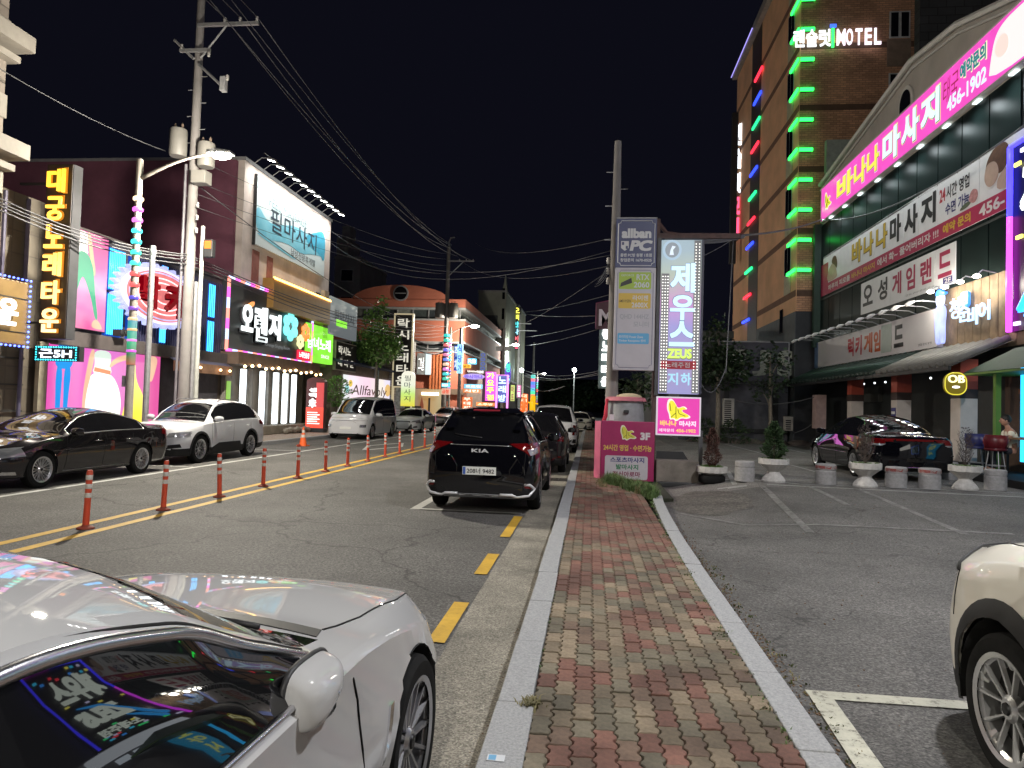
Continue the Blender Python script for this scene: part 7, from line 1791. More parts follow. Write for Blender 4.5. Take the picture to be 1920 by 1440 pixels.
for x in (2.2, 4.6, 6.2): MB().box(x, x+.25, -.0, .1, .8, 3.3).build('steel_post', BLACK, t)
MB().box(0, WD, -.02, .1, 3.15, 3.34).build('beam', BLACK, t); MB().box(0, WD, -.02, .1, .75, .95).build('beam', BLACK, t); MB().box(0, WD, -.03, .02, 5.30, 5.36).build('edge_trim', GREYPAINT, t); MB().box(WD-.05, WD+.02, -.03, .02, 3.35, 5.3).build('edge_trim', GREYPAINT, t)
PL_ = pm('pale_letter', (.34, .36, .30), .6, var=.1)
for ch, x in (('2', 1.2), ('E', 2.4), ('J', 3.55), ('S', 4.75)):
 k = MB(); V, F = text_verts(ch, .04); V = V.copy(); lo, hi = V.min(0), V.max(0)
 P = [(x+(v[0]-lo[0])/(hi[0]-lo[0])*.85, -.02-v[2], 3.62+(v[1]-lo[1])/(hi[1]-lo[1])*1.3) for v in V]; k.add(P, F).build('letter', PL_, t)
t = thing('dark_balcony_block', 'dark block with pale balcony bands behind the tall lit pavement signs', 'building', (at(1230, 600, y=44).x, 44, 0))
w_ = at(1376, 600, y=44).x-at(1230, 600, y=44).x
MB().box(0, w_, 0, 8, 0, 5.8).build('wall', pm('dark_block', (.02, .02, .024), .8, var=.3), t)
for z in (5.0, 6.3): MB().box(0, w_, -.1, 0, z, z+.45).build('balcony_band', pm('balcony_grey', (.10, .10, .105), .7), t)
def ac(lab, u0, v0, u1, v1, Y):
 a = at(u0, v0, y=Y); b = at(u1, v1, y=Y); w_, h_ = b.x-a.x, a.z-b.z
 s = FF(thing('air_conditioner_unit', lab, 'air conditioner', group='outdoor units by the annexe wall'), a.x, Y, b.z)
 MB().box(0, w_, 0, h_, -.35, 0).build('casing', pm('ac_beige', (.50, .48, .44), .6), s, bevel=.02)
 for i in range(int(h_/.10)-1):
  MB().box(w_*.08, w_*.72, .06+i*.10, .12+i*.10, 0, .006).build('louvre', BLACK, s)
ac('tall beige outdoor unit with a dark grille beside the tree', 1357, 747, 1376, 802, 34.8)
ac('small pale outdoor unit low on the wall left of the pink pillar', 1472, 781, 1487, 808, 34.8)
for i in range(16):      # rocks at the foot of the wall
 u = 1310+i*12.5+random.uniform(-4, 4); p = at(u, 812, y=34.0); r = random.uniform(.25, .55)
 o = tag(MB().ball((0, 0, 0), r, 7, (1.4, .9, .7)).build('rock', pm('rock', (.11, .09, .08), .9, var=.5, scale=2, bump=.8, bscale=6), smooth=True), 'rough brown boulder along the annexe wall, %s counted from the left' % ORD[i], 'rock', 'boulders along the foot of the annexe wall'); o.location = (p.x, 34+random.uniform(-.3, .3), .18)
# ================================================================== STREET FURNITURE, POLES, PLANTS
ORA = pm('post_orange', (.50, .055, .02), .5, var=.12, scale=12); REF = pm('reflective_band', (.52, .50, .47), .35, var=.25, scale=30)
def flex_post(loc, label, lean):
 t = thing('lane_post', label, 'bollard', loc, 0, 'orange flexible posts along the yellow centre line')
 t.rotation_euler = (lean[0], lean[1], 0)
 MB().lathe([(.105, 0), (.105, .012), (.075, .03), (.045, .04), (.045, .05)], n=20).build('base', pm('base_rust', (.22, .04, .02), .7, var=.3), t, smooth=True)
 MB().lathe([(.040, .05), (.038, .2), (.038, .70), (.036, .735), (.028, .752), (.001, .755)], n=18).build('tube', ORA, t, auto=50)
 for z in (.40, .515, .63): MB().lathe([(.0385, z), (.0405, z+.004), (.0405, z+.058), (.0385, z+.062)], n=18, cap=False).build('band', REF, t, auto=50)
 return t
xs = [(-6.42, 8.33), (-6.42, 9.97), (-6.40, 11.55), (-6.41, 13.2), (-6.39, 14.8), (-6.38, 16.4), (-6.40, 18.0), (-6.41, 19.75), (-6.42, 21.5), (-6.42, 23.2), (-6.42, 24.9), (-6.42, 26.8), (-6.42, 28.6), (-6.42, 30.5), (-6.42, 32.4)]
ordn = ['first', 'second', 'third', 'fourth', 'fifth', 'sixth', 'seventh', 'eighth', 'ninth', 'tenth', 'eleventh', 'twelfth', 'thirteenth', 'fourteenth', 'fifteenth']
p0 = None
for i, (x, y) in enumerate(xs):
 lab = 'orange flexible post with three pale bands, %s in the row counted from the camera' % ordn[i]; ln = (random.uniform(-.03, .03), random.uniform(-.035, .035), 0)
 if p0 is None: p0 = flex_post((x, y, .004), lab, ln); p0.rotation_euler = (0, .03, 0)
 else: c = dup(p0, (x, y, .004), None, lab); c.rotation_euler = ln
p = at(568, 836, z=0); t = thing('traffic_cone', 'orange traffic cone with two white bands by the left kerb', 'cone', (p.x, p.y, 0))
CO = pm('cone_orange', (.75, .12, .02), .45, var=.05)
MB().box(-.19, .19, -.19, .19, 0, .03).build('base', CO, t, bevel=.01); MB().lathe([(.14, .03), (.025, .72), (.001, .72)], n=20).build('cone', CO, t, auto=40)
for z0, z1 in ((.32, .42), (.50, .60)): MB().lathe([(.142-.115*(z0-.03)/.69+.002, z0), (.142-.115*(z1-.03)/.69+.002, z1)], n=20, cap=False).build('band', REF, t, auto=40)
LAMPE = em('street_lamp_glass', (1, .97, .80), 90)
RINGC = [(1, .75, .45), (.85, .12, .75), (.85, .15, .75), (.05, .70, .75), (.05, .70, .75), (.05, .75, .45), (.05, .75, .4), (1, .08, .08), (1, .08, .08)]
def street_lamp(name, label, x, y, ztop, head, power, rings=True, cw=(1, .93, .78), scale=1.0, real=True):
 t = thing(name, label, 'street lamp', (x, y, 0))
 MB().lathe([(.11, 0), (.105, 2.5), (.085, ztop-.2), (.085, ztop), (.001, ztop+.02)], n=14).build('pole', pm('lamp_pole', (.30, .27, .24), .6, var=.2), t, auto=40)
 hx, hy, hz = head[0]-x, head[1]-y, head[2]
 P = [(0, 0, ztop-.55)]
 for k in range(1, 9):
  s_ = k/8; P.append((hx*s_, hy*s_, ztop-.55+(hz-ztop+.55)*math.sin(s_*PI/2)))
 MB().tube(P, [.055-.02*k/8 for k in range(9)], 8).build('arm', pm('lamp_pole', (.30, .27, .24), .6), t, smooth=True)
 h = MB().prism([(hx-.15, hz+.0), (hx+.55, hz-.02), (hx+.55, hz+.06), (hx+.1, hz+.14), (hx-.15, hz+.1)], .26, 1, hy-.13).build('lamp_head', GREYPAINT, t, bevel=.02)
 MB().ball((hx+.24, hy, hz-.03), .28*scale, 8, (1, .55, .40)).build('lamp_glass', LAMPE, h, smooth=True)
 if real:
  ld = bpy.data.lights.new('street_lamp_light', 'SPOT'); ld.energy = power; ld.color = cw; ld.shadow_soft_size = .16; ld.spot_size = math.radians(166); ld.spot_blend = .5
  lo = bpy.data.objects.new('street_lamp_light', ld); COL.objects.link(lo); lo.parent = t; lo.location = (hx+.25, hy, hz-.26)
  l2 = bpy.data.lights.new('street_lamp_fill', 'POINT'); l2.energy = power*.7; l2.color = cw; l2.shadow_soft_size = .2  # added fill light, lifts the facades that the downward lamp beam misses
  lo = bpy.data.objects.new('street_lamp_fill', l2); COL.objects.link(lo); lo.parent = t; lo.location = (hx+.25, hy, hz-.26)
 if rings:
  for k in range(9): MB().lathe([(.105, 0), (.135, .03), (.135, .09), (.105, .12)], (0, 0, ztop-1.15-k*.295), 14).build('light_ring', em('ring%d' % k, RINGC[k], 2.3), t, smooth=True)
  for k in range(6): MB().lathe([(.105, 0), (.125, .03), (.125, .07), (.105, .10)], (0, 0, ztop-1.15-9*.295-.05-k*.29), 14).build('light_ring', em('lowring%d' % k, [(.15, .12, .8), (.3, .12, .7), (1, .7, .4), (1, .6, .3), (.9, .3, .9), (.9, .15, .9)][k], .9), t, smooth=True)
  MB().lathe([(.105, 2.55), (.116, 2.56), (.116, 3.75), (.105, 3.76)], n=14, cap=False).build('lit_sleeve', grad('sleeve', [(0, (.8, .12, .05)), (.25, (.05, .30, .10)), (.5, (.02, .75, .35)), (1, (.05, .55, .75))], 2, 2.5, 3.8, .65), t, auto=40)
  MB().box(-.17, -.08, -.09, .09, 1.95, 2.25).build('junction_box', GREYPAINT, t)
 return t
hd = at(405, 288, y=17.4)
street_lamp('street_lamp', 'street lamp with coloured light rings wound round its pole, nearest on the left', -12.4, 17.5, 8.18, (hd.x-.1, 17.45, hd.z), 3700)
hd = at(885, 611, y=59); street_lamp('street_lamp', 'street lamp beside the second utility pole with faint coloured rings', at(843, 700, y=59).x, 59, 8.4, (hd.x, 59, hd.z), 4200, scale=1.3)
hd = at(963, 646, y=90); street_lamp('street_lamp', 'third street lamp in the row on the left, before the multicolour sign', at(938, 700, y=90).x, 90, 9.6, (hd.x, 90, hd.z), 3500, scale=1.6, cw=(.9, 1, .95))
hd = at(1018, 700, y=120); street_lamp('street_lamp', 'tiny far street lamp left of the tall thin one', at(1008, 700, y=120).x, 120, hd.z+.3, (hd.x, 120, hd.z), 1200, cw=(.9, 1, .95))
p = at(1077, 695, y=115); t = thing('street_lamp', 'tall thin far lamp post with a white glow, right of the road end', 'street lamp', (p.x, 115, 0))
MB().lathe([(.12, 0), (.08, p.z), (.001, p.z)], n=10).build('pole', STEEL, t); MB().ball((0, -.2, p.z+.1), .34, 8).build('lamp_glass', em('far_lamp', (.8, 1, .95), 30), t)
ld = bpy.data.lights.new('far_lamp', 'POINT'); ld.energy = 1500; ld.color = (.85, 1, .95); lo = bpy.data.objects.new('far_lamp', ld); COL.objects.link(lo); lo.parent = t; lo.location = (0, -.8, p.z)
p = at(978, 697, y=100); t = thing('street_lamp', 'bare round far lamp above the orange inflatable pillar', 'street lamp', (p.x, 100, 0)); MB().lathe([(.1, 0), (.07, p.z), (.001, p.z)], n=8).build('pole', STEEL, t); MB().ball((0, 0, p.z+.2), .30, 8).build('lamp_glass', em('far_lamp', (.8, 1, .95), 30), t)
street_lamp('street_lamp', 'street lamp of the left row standing behind the camera', -12.4, -13, 8.18, (-9.9, -13, 8.3), 2000)
street_lamp('street_lamp', 'street lamp of the right row standing behind the camera', 1.9, -7.0, 8.0, (-.6, -7.0, 8.3), 1900, rings=False, cw=(1, .95, .86))
street_lamp('street_lamp', 'street lamp of the parking lot standing just right of the picture', 6.2, 5.6, 8.4, (3.6, 6.2, 8.6), 1600, rings=False, cw=(.97, .97, 1))
PC_ = pm('pole_concrete', (.21, .195, .19), .8, var=.2, scale=1.5, bump=.2)
def pole(name, label, x, y, h, r0, r1):
 t = thing(name, label, 'utility pole', (x, y, 0)); MB().lathe([(r0, 0), (r1, h), (.001, h+.02)], n=18).build('pole', PC_, t, auto=40)
 return t
def insul(t, x, y, z, s_=1.0): MB().lathe([(.02, 0), (.05, .02), (.03, .05), (.055, .08), (.03, .11), (.05, .14), (.02, .17)], (x, y, z), 10).build('insulator', pm('porcelain', (.50, .48, .46), .3, var=.1), t, smooth=True)
def transformer(t, x, y, z, h=.8, r=.26):
 o = MB().lathe([(r*.9, 0), (r, .05), (r, h-.05), (r*.92, h), (.001, h+.02)], (x, y, z), 18).build('transformer', pm('transformer_paint', (.20, .19, .175), .5, var=.1), t, auto=40)
 for dx in (-.12, .12): MB().lathe([(.03, 0), (.05, .04), (.03, .08), (.045, .12), (.015, .2)], (x+dx, y, z+h), 8).build('bushing', pm('bushing', (.25, .18, .14), .4), o, smooth=True)
def crossarm(t, z, x0, x1, y=0.0):
 MB().box(x0, x1, y-.18, y-.10, z-.05, z+.05).build('crossarm', STEEL, t);
def steps(t, za, zb, r):
 k = 0; z = za
 while z < zb:
  s_ = 1 if k % 2 else -1; MB().tube([(s_*r*.8, 0, z), (s_*(r+.17), 0, z)], .012, 5).build('climbing_step', STEEL, t); z += .42; k += 1
u1 = pole('utility_pole', 'tall concrete utility pole with transformers and crossarms, left side', -12.5, 20.2, 14.6, .185, .11)
crossarm(u1, 13.35, .0, 2.0); MB().tube([(.15, -.14, 12.3), (.95, -.14, 13.3)], .03, 6).build('brace', STEEL, u1)
for x in (.9, 1.4, 1.95): insul(u1, x, -.14, 13.4)
crossarm(u1, 12.55, -.55, .45); insul(u1, -.5, -.14, 12.6); MB().tube([(.1, -.15, 12.1), (.95, -.3, 11.35)], .045, 6).build('switch_arm', STEEL, u1); MB().box(.95, 1.12, -.4, -.2, 11.15, 11.6).build('switch_box', GREYPAINT, u1, bevel=.02); insul(u1, .45, -.2, 12.3); insul(u1, 1.15, -.3, 11.5)
MB().tube([(-.1, -.12, 12.3), (-.75, -.14, 12.9)], .05, 6).build('switch_arm', STEEL, u1)
steps(u1, 8.0, 12.0, .14)
transformer(u1, -.46, -.15, 9.2, .85); transformer(u1, .48, -.15, 8.85, .75); MB().box(.15, .62, -.4, .0, 8.3, 8.7).build('meter_box', pm('transformer_paint', (.20, .19, .175), .5), u1, bevel=.02)
for z in (7.6, 7.2, 6.8): insul(u1, .25, -.12, z)
MB().tube([(-.26, -.02, 0), (-.25, -.02, 9)], .045, 6).build('cable_riser', pm('riser', (.16, .15, .17), .5), u1); MB().tube([(.27, -.02, 0), (.26, -.02, 5.3)], .06, 8).build('conduit', STEEL, u1)
a = at(287, 461, x=-12.4); t = thing('slim_pole', 'slim grey steel pole between the ringed lamp and the utility pole', 'pole', (-12.4, a.y, 0)); MB().lathe([(.085, 0), (.075, a.z), (.001, a.z+.02)], n=12).build('pole', STEEL, t); MB().lathe([(.085, a.z-.25), (.095, a.z-.2), (.095, a.z-.1)], n=12).build('collar', STEEL, t)
a = at(381, 424, x=-12.2); t = thing('signal_pole', 'short pole behind the utility pole carrying an amber-lit crossing signal', 'signal', (-12.2, a.y, 0)); MB().lathe([(.07, 0), (.06, a.z), (.001, a.z+.02)], n=12).build('pole', pm('pale_pole', (.45, .45, .42), .6), t)
sb = MB().box(.12, .42, -.15, .05, a.z-1.0, a.z-.45).build('signal_box', BLACK, t, bevel=.02); MB().box(.16, .38, -.16, -.151, a.z-.74, a.z-.50).build('signal_face', em('amber_face', (1, .30, .05), .8), sb)
u2 = pole('utility_pole', 'second utility pole further along the left kerb with two transformers', at(834, 700, y=59).x, 59, at(846, 462, y=59).z, .26, .14)
zz2 = at(846, 462, y=59).z
MB().tube([(0, 0, zz2), (0, 0, zz2+.4), (.15, 0, zz2+.75), (.5, 0, zz2+.8)], .06, 6).build('bent_top', STEEL, u2)
crossarm(u2, at(840, 490, y=59).z, 0, 2.3); MB().tube([(.1, -.14, zz2-2.6), (1.4, -.14, at(840, 490, y=59).z)], .04, 6).build('brace', STEEL, u2)
for x in (1.0, 1.6, 2.2): insul(u2, x, -.14, at(840, 490, y=59).z)
zt_ = at(834, 597, y=59).z; transformer(u2, -.55, -.2, zt_, 1.3, .42); transformer(u2, .6, -.2, zt_, 1.3, .42)
for k in range(10): MB().lathe([(.24, 0), (.28, .05), (.28, .2), (.24, .25)], (.1, -.1, at(836, 632+k*9, y=59).z), 10).build('light_ring', em('pr%d' % k, [(.05, .8, .7), (.05, .7, .5), (.9, .2, .2), (.2, .2, .9), (.9, .3, .5), (.2, .3, .9), (1, .7, .5), (.9, .3, .8), (.1, .8, .8), (.1, .7, .5)][k], .9), u2)
u3 = pole('utility_pole', 'thin distant utility pole with light rings past the orange pillar', at(1000, 700, y=110).x, 110, at(1003, 642, y=110).z, .2, .13)
for k in range(8): MB().lathe([(.3, 0), (.36, .1), (.36, .5), (.3, .6)], (0, 0, at(1000, 752-k*6, y=110).z), 8).build('light_ring', em('fr%d' % k, [(1, .6, .1), (1, .3, .1), (.1, .8, .4), (.1, .6, .8), (.3, .2, .9), (.1, .3, .9), (.9, .2, .3), (.1, .7, .6)][k], 1.2), u3)
u4 = pole('utility_pole', 'far utility pole beside the multicolour vertical sign', at(972, 700, y=96).x, 96, at(975, 590, y=96).z, .25, .15); crossarm(u4, at(973, 607, y=96).z, -.2, 1.6); crossarm(u4, at(973, 620, y=96).z, -.2, 2.4)
u6 = pole('utility_pole', 'utility pole behind the lilac sign with two small grey boxes', at(943, 700, y=74).x, 74, at(942, 632, y=74).z+1, .22, .15); [MB().box(x, x+.7, -.3, 0, at(942, 658, y=74).z, at(942, 650, y=74).z).build('grey_box', GREYPAINT, u6) for x in (-.8, .1)]
u7 = pole('utility_pole', 'pair pole carrying the pale blue sign on the left pavement', at(862, 700, y=58.5).x, 58.5, at(862, 615, y=58.5).z, .16, .13)
rp = pole('utility_pole', 'bare concrete utility pole on the right pavement, rising above the PC sign', .52, 17.1, 8.35, .175, .085)
steps(rp, 5.9, 7.6, .10)
for z in (5.3, 5.05, 4.8): insul(rp, -.16, 0, z)
WIRE = pm('wire', (.06, .06, .066), .6, var=0); WIREL = pm('pale_wire', (.10, .10, .107), .6, var=0)
def wire(label, a, b, sag, r=.012, mat=None, n=16, group='overhead wires'):
 a, b = Vector(a), Vector(b); P = []
 for k in range(n+1):
  s_ = k/n; q = a.lerp(b, s_); q.z -= 4*sag*s_*(1-s_); P.append(q-a)
 o = MB().tube(P, r, 5).build('overhead_wire', mat or WIRE, smooth=True); o.location = a
 tag(o, label, 'wire', group); return o
T1 = (-12.5, 20.06);
for i, (dx, u, v) in enumerate(((.9, 846, 466), (1.4, 856, 480), (1.95, 884, 488))):
 e = at(u, v, y=59); wire('power line from the near left pole crossarm to the second pole, line %s' % ('A', 'B', 'C')[i] if False else ['lowest', 'middle', 'outermost'][i]+' power line between the two left utility poles', (T1[0]+dx, T1[1], 13.55), e, 1.3, .016)
 wire(['lowest', 'middle', 'outermost'][i]+' power line running from the near left pole over the camera', (T1[0]+dx, T1[1], 13.55), (T1[0]+dx+.6, -24, 13.8), 1.0, .014)
wire('extra power line high above the road towards the second pole', (-10.9, 8, 13.9), at(846, 460, y=59), 1.6, .016); wire('thin line above the road towards the second pole', (-9.9, 5, 13.8), at(847, 459, y=59), 1.5, .013)
wire('pale service wire rising from the first pole transformer to the left edge', at(310, 283, y=20), at(-40, 105, y=13.5), .15, .013, WIREL)
wire('service wire from the near pole past the billboard to the orange building', at(362, 340, y=20.2), at(838, 612, y=58), 1.2, .016, WIREL)
for i, (v0, v1) in enumerate(((392, 470), (415, 482), (440, 497), (350, 460))): wire('faint cross wire in front of the billboard, %s of four' % ['top', 'second', 'third', 'steep'][i], at(372, v0-50, y=20.2), at(838, v1+16, y=59), .5, .009, WIRE)
for i, (v0, v1, v2) in enumerate(((358, 452, 505), (366, 456, 512), (372, 462, 514), (380, 470, 520))):
 wire('bundled communication cable at the left edge, strand %s' % ['one', 'two', 'three', 'four'][i], at(-30, v0, y=14.5), at(352, v1+25, y=20.1), .28, .020, WIREL); wire('communication cable from the near pole along the shopfronts, strand %s' % ['one', 'two', 'three', 'four'][i], at(352, v1+25, y=20.1), at(832, 612+i*6, y=59), .9, .018, WIRE)
for i, (v0, v1) in enumerate(((640, 630), (648, 640), (654, 651))): wire('slack pale cable bundle by the orange building, %s strand' % ['upper', 'middle', 'lower'][i], at(766, v0-10, y=57), at(838, v1+8, y=59), .5, .06, WIREL)
for i, (u0, v0, u1_, v1) in enumerate(((620, 432, 1146, 478), (855, 478, 1146, 498), (620, 455, 1146, 470), (890, 455, 1146, 447), (968, 610, 1146, 505))):
 wire('wire crossing the road to the right pole, %s of five' % ordn[i], at(u0, v0, y=(37, 59, 37, 59, 95)[i]), at(u1_, v1, y=17.1), (1.2, 1.0, 1.3, .6, .3)[i], .008, WIRE)
for i, (u0, v0, u1_, v1) in enumerate(((980, 588, 1120, 592), (985, 585, 1145, 552), (985, 632, 1120, 603), (985, 648, 1120, 618), (985, 695, 1130, 694), (985, 700, 1130, 701), (985, 706, 1130, 697), (985, 722, 1060, 724))):
 wire('distant wire over the end of the road, %s of eight' % ordn[i], at(u0, v0, y=96), at(u1_, v1, y=55), .6 if i > 3 else .2, .03, WIRE)
for i in range(2): wire('thick grey cable from the pavement sign to the massage building, %s strand' % ('upper', 'lower')[i], at(1248, 443+i*6, y=17.0), at(1395, 441+i*3, y=19), .12, .035, WIREL, 10);
wire('thick grey cable climbing across the massage building signs', at(1395, 441, y=19), at(1540, 412, y=27), .1, .03, WIREL, 10); wire('grey cable hung under the pink massage sign', at(1540, 412, x=10.5), at(1930, 228, x=10.3), .7, .028, WIREL, 20)
wire('slack cable hanging in a loop beside the white sign', at(1375, 446, y=18.5), at(1361, 700, y=17.2), 0, .013, WIREL); wire('lower part of the loop cable beside the white sign', at(1361, 690, y=17.2), at(1316, 722, y=16.8), .35, .013, WIREL); wire('thin cable down from the bracket to the white sign', at(1375, 448, y=18.5), at(1318, 480, y=17), .02, .010, WIREL)
for i in range(4): wire('short tail wire hanging at the right pole, %s' % ordn[i], at(1146, 480+i*6, y=17.1), at(1124-i*3, 525+i*4, y=17.0), .05+.03*i, .008, WIREL, 8)
wire('wire beside the dark annexe wall', at(1380, 752, y=33), at(1536, 742, x=10), .25, .02, WIREL); wire('looping conduit below the pink pillar', at(1488, 812, y=33), at(1536, 785, x=10), .1, .02, WIREL)
Y = 16.5
t = thing('sign_post', 'brown rusty steel post carrying the stacked pavement signs', 'post', (1.50, Y+.12, .1))
MB().box(-.06, .05, -.05, .05, 0, 6.18).build('post', pm('rust_post', (.085, .045, .04), .7, var=.4, scale=6), t)
MB().box(.05, 1.9, -.04, .04, 5.72, 5.84).build('top_bar', pm('rust_post', (.085, .045, .04), .7), t); MB().tube([(.0, 0, 6.1), (.2, 0, 5.85), (.5, 0, 5.8)], .05, 6).build('brace', pm('rust_post', (.085, .045, .04), .7), t)
MB().box(1.05, 1.13, -.05, .05, .35, 1.2).build('second_leg', pm('dark_steel', (.07, .07, .075), .6), t)
a = at(1159, 410, y=Y); b = at(1225, 695, y=Y); x0, x1 = .515, 1.465
s = FF(thing('pc_room_sign', 'navy and pale grey pavement sign allban PC with hardware list', 'sign'), x0, Y, b.z)
w_ = x1-x0; h_ = a.z-b.z; hs = h_*.325
PGR = pm('sign_pale_mauve', (.46, .43, .47), .45, var=.05)
NVY = pm('sign_navy', (.035, .045, .14), .45, var=.08)
MB().box(0, w_, 0, h_-hs, -.30, 0).build('lower_panel', PGR, s, bevel=.006); MB().box(0, w_, h_-hs+.005, h_, -.30, 0).build('upper_panel', NVY, s, bevel=.006)
MB().box(0, w_, h_, h_+.03, -.3, .01).build('top_edge', GREYPAINT, s)
def ornate(x0, x1, y0, y1, c, mat, r=.008):
 P = [(x0+c, y0), (x1-c, y0)]+[(x1-c*math.cos(a), y0+c*math.sin(a)) for a in np.linspace(0, PI/2, 5)][::1]
 P = [(x0+c, y0), (x1-c, y0), (x1-c*.75, y0+c*.75), (x1, y0+c), (x1, y1-c), (x1-c*.75, y1-c*.75), (x1-c, y1), (x0+c, y1), (x0+c*.75, y1-c*.75), (x0, y1-c), (x0, y0+c), (x0+c*.75, y0+c*.75)]
 MB().tube([(p[0], p[1], .006) for p in P], r, 4, closed=True).build('border_line', mat, s)
PW2 = pm('sign_white', (.58, .58, .60), .5, var=0)
ornate(.05, w_-.05, h_-hs+.05, h_-.05, .07, PW2, .010); ornate(.06, w_-.06, .06, h_-hs-.06, .07, NVY, .005)
y0 = h_-hs
text('lettering', 'allban', .13, y0+hs*.60, w_-.26, hs*.20, PW2, s, .006, .05); text('lettering', 'PC', .32, y0+hs*.34, w_-.46, hs*.22, PW2, s, .006, .05, 0, .2)
MB().prism([(.12, y0+hs*.54), (.30, y0+hs*.54), (.30, y0+hs*.40), (.21, y0+hs*.34), (.12, y0+hs*.40)], .004, 2, .004).build('shield', PW2, s)
for (a_, b_) in ((.13, .44), (.22, .36)): MB().box(a_+.01, a_+.06, y0+hs*(b_+.02), y0+hs*(b_+.08), .009, .012).build('shield_check', NVY, s)
text('lettering', '올밴 PC방 원평 1호점', .11, y0+hs*.22, w_-.22, hs*.07, PW2, s, .006, .02); text('lettering', '창업문의 1670-0525', .11, y0+hs*.12, w_-.22, hs*.07, PW2, s, .006, .02)
LIM = pm('label_lime', (.33, .47, .04), .5, var=0); OCH = pm('label_ochre', (.60, .40, .05), .5, var=0); SKY_ = pm('label_sky', (.10, .36, .62), .5, var=0)
hh = h_-hs
flat('label', rrect(.09, w_-.11, hh*.79, hh*.955, .03), LIM, s); text('lettering', 'RTX', .50, hh*.88, .30, hh*.055, PW2, s, .008, .02); text('lettering', '2060', .44, hh*.805, .36, hh*.055, PW2, s, .008, .02)
MB().prism([(.12, hh*.81), (.40, hh*.85), (.38, hh*.90), (.14, hh*.85)], .004, 2, .008).build('chip_picture', INK, s); text('lettering', 'GEFORCE', .14, hh*.915, .3, hh*.02, PW2, s, .008, 0)
flat('label', rrect(.09, w_-.11, hh*.60, hh*.75, .03), OCH, s); text('lettering', '라이젠', .42, hh*.68, .36, hh*.05, PW2, s, .008, .02); text('lettering', '2600X', .40, hh*.61, .38, hh*.05, PW2, s, .008, .02); text('lettering', 'AMD RYZEN', .11, hh*.66, .27, hh*.025, INK, s, .008, .01)
GLT = pm('letter_grey', (.33, .33, .36), .5, var=0)
text('lettering', 'QHD 144HZ', .13, hh*.49, .68, hh*.055, GLT, s, .006, .02); text('lettering', '모니터', .45, hh*.42, .36, hh*.055, GLT, s, .006, .02)
flat('label', rrect(.09, w_-.13, hh*.255, hh*.36, .03), SKY_, s); text('lettering', '프리미엄 Power Zone', .12, hh*.31, .56, hh*.03, PW2, s, .008, .01); text('lettering', 'Timber Reception 완비', .12, hh*.27, .62, hh*.03, PW2, s, .008, .01)
x0, x1 = 1.585, 2.505; zt_, zb = at(1280, 450, y=Y).z, at(1270, 738, y=Y).z
s = FF(thing('bulb_column_sign', 'tall glowing pavement sign 제우스 ZEUS with rows of small bulbs on both edges', 'sign'), x0, Y, zb)
w_, h_ = x1-x0, zt_-zb
MB().box(0, w_, 0, h_, -.35, 0).build('box', grad('zeus_panel', [(0, (.42, .45, .95)), (.18, (.50, .42, .80)), (.35, (.55, .45, .85)), (.5, (.46, .42, .95)), (.68, (.85, .38, .85)), (.85, (.62, .72, .60)), (1, (.45, .62, .72))], 1, 0, h_, .68, True, .6), s)
MB().box(-.10, -.01, -.05, h_+.05, -.4, .02).build('frame', pm('dark_steel', (.07, .07, .075), .6), s); MB().box(w_+.0, w_+.06, 0, h_, -.38, .0).build('side_casing', pm('indigo_side', (.02, .02, .05), .5), s)
GP = pm('bulb_strip_grey', (.30, .30, .31), .6, var=0)
MB().box(.005, .19, .01, h_*.78, 0, .004).build('bulb_strip', GP, s); MB().box(w_-.17, w_-.005, .01, h_-.01, 0, .004).build('bulb_strip', GP, s)
SB = em('small_bulb', (1, .98, .92), 2.6)
pts = []
y_ = .06
while y_ < h_-.04:
 for x in (w_-.13, w_-.05): pts.append((x, y_))
 if y_ < h_*.77:
  for x in (.04, .10, .16): pts.append((x, y_+.02))
 y_ += .072
bm_ = MB()
for (x, y) in pts: bm_.ball((x, y, .012), .013, 4)
bm_.build('bulb', SB, s, kind='stuff')
MB().prism(ellipse(.24, h_-.24, .22, .24, 28), .006, 2, .005).build('medallion', em('medal', (.42, .58, .72), .8), s); MB().prism(ellipse(.24, h_-.24, .16, .18, 28), .004, 2, .012).build('medallion_centre', em('medal2', (.30, .36, .42), .6), s); MB().prism([(.18, h_-.36), (.28, h_-.36), (.26, h_-.24), (.32, h_-.16), (.24, h_-.14), (.2, h_-.24)], .003, 2, .017).build('medallion_figure', em('medal3', (.75, .85, .95), .9), s)
ICB = em('icy_letter', (.62, .85, 1), 1.05); EDGE_ = pm('letter_edge_blue', (.08, .16, .32), .5, var=0)
for ch, yb, yt, xa, xb in (('제', .655, .85, .21, .78), ('우', .475, .64, .22, .79), ('스', .305, .47, .21, .79)):
 text('letter_edge', ch, xa-.012, h_*yb-.012, xb-xa+.024, h_*(yt-yb)+.024, EDGE_, s, .010, .04); text('letter', ch, xa, h_*yb, xb-xa, h_*(yt-yb), ICB, s, .018, .035)
text('letter_edge', 'ZEUS', .17, h_*.222, .58, .26, pm('zeus_edge', (.20, .24, .03), .5, var=0), s, .010, .06); text('letter', 'ZEUS', .18, h_*.227, .56, .23, em('zeus_lime', (.75, 1, .18), .95), s, .018, .05)
MB().box(.04, w_-.08, h_*.158, h_*.212, .004, .012).build('red_label', pm('label_red', (.45, .02, .04), .5, var=0), s); text('lettering', '노래주점', .14, h_*.168, w_-.36, h_*.035, PW2, s, .014, .01)
for ch, x in (('지', .20), ('하', .50)): text('lettering', ch, x, h_*.055, .24, h_*.08, em('pale_sky_letter', (.45, .80, 1), .9), s, .012, .03)
zt_, zb = at(1270, 744, y=Y).z, at(1270, 817, y=Y).z
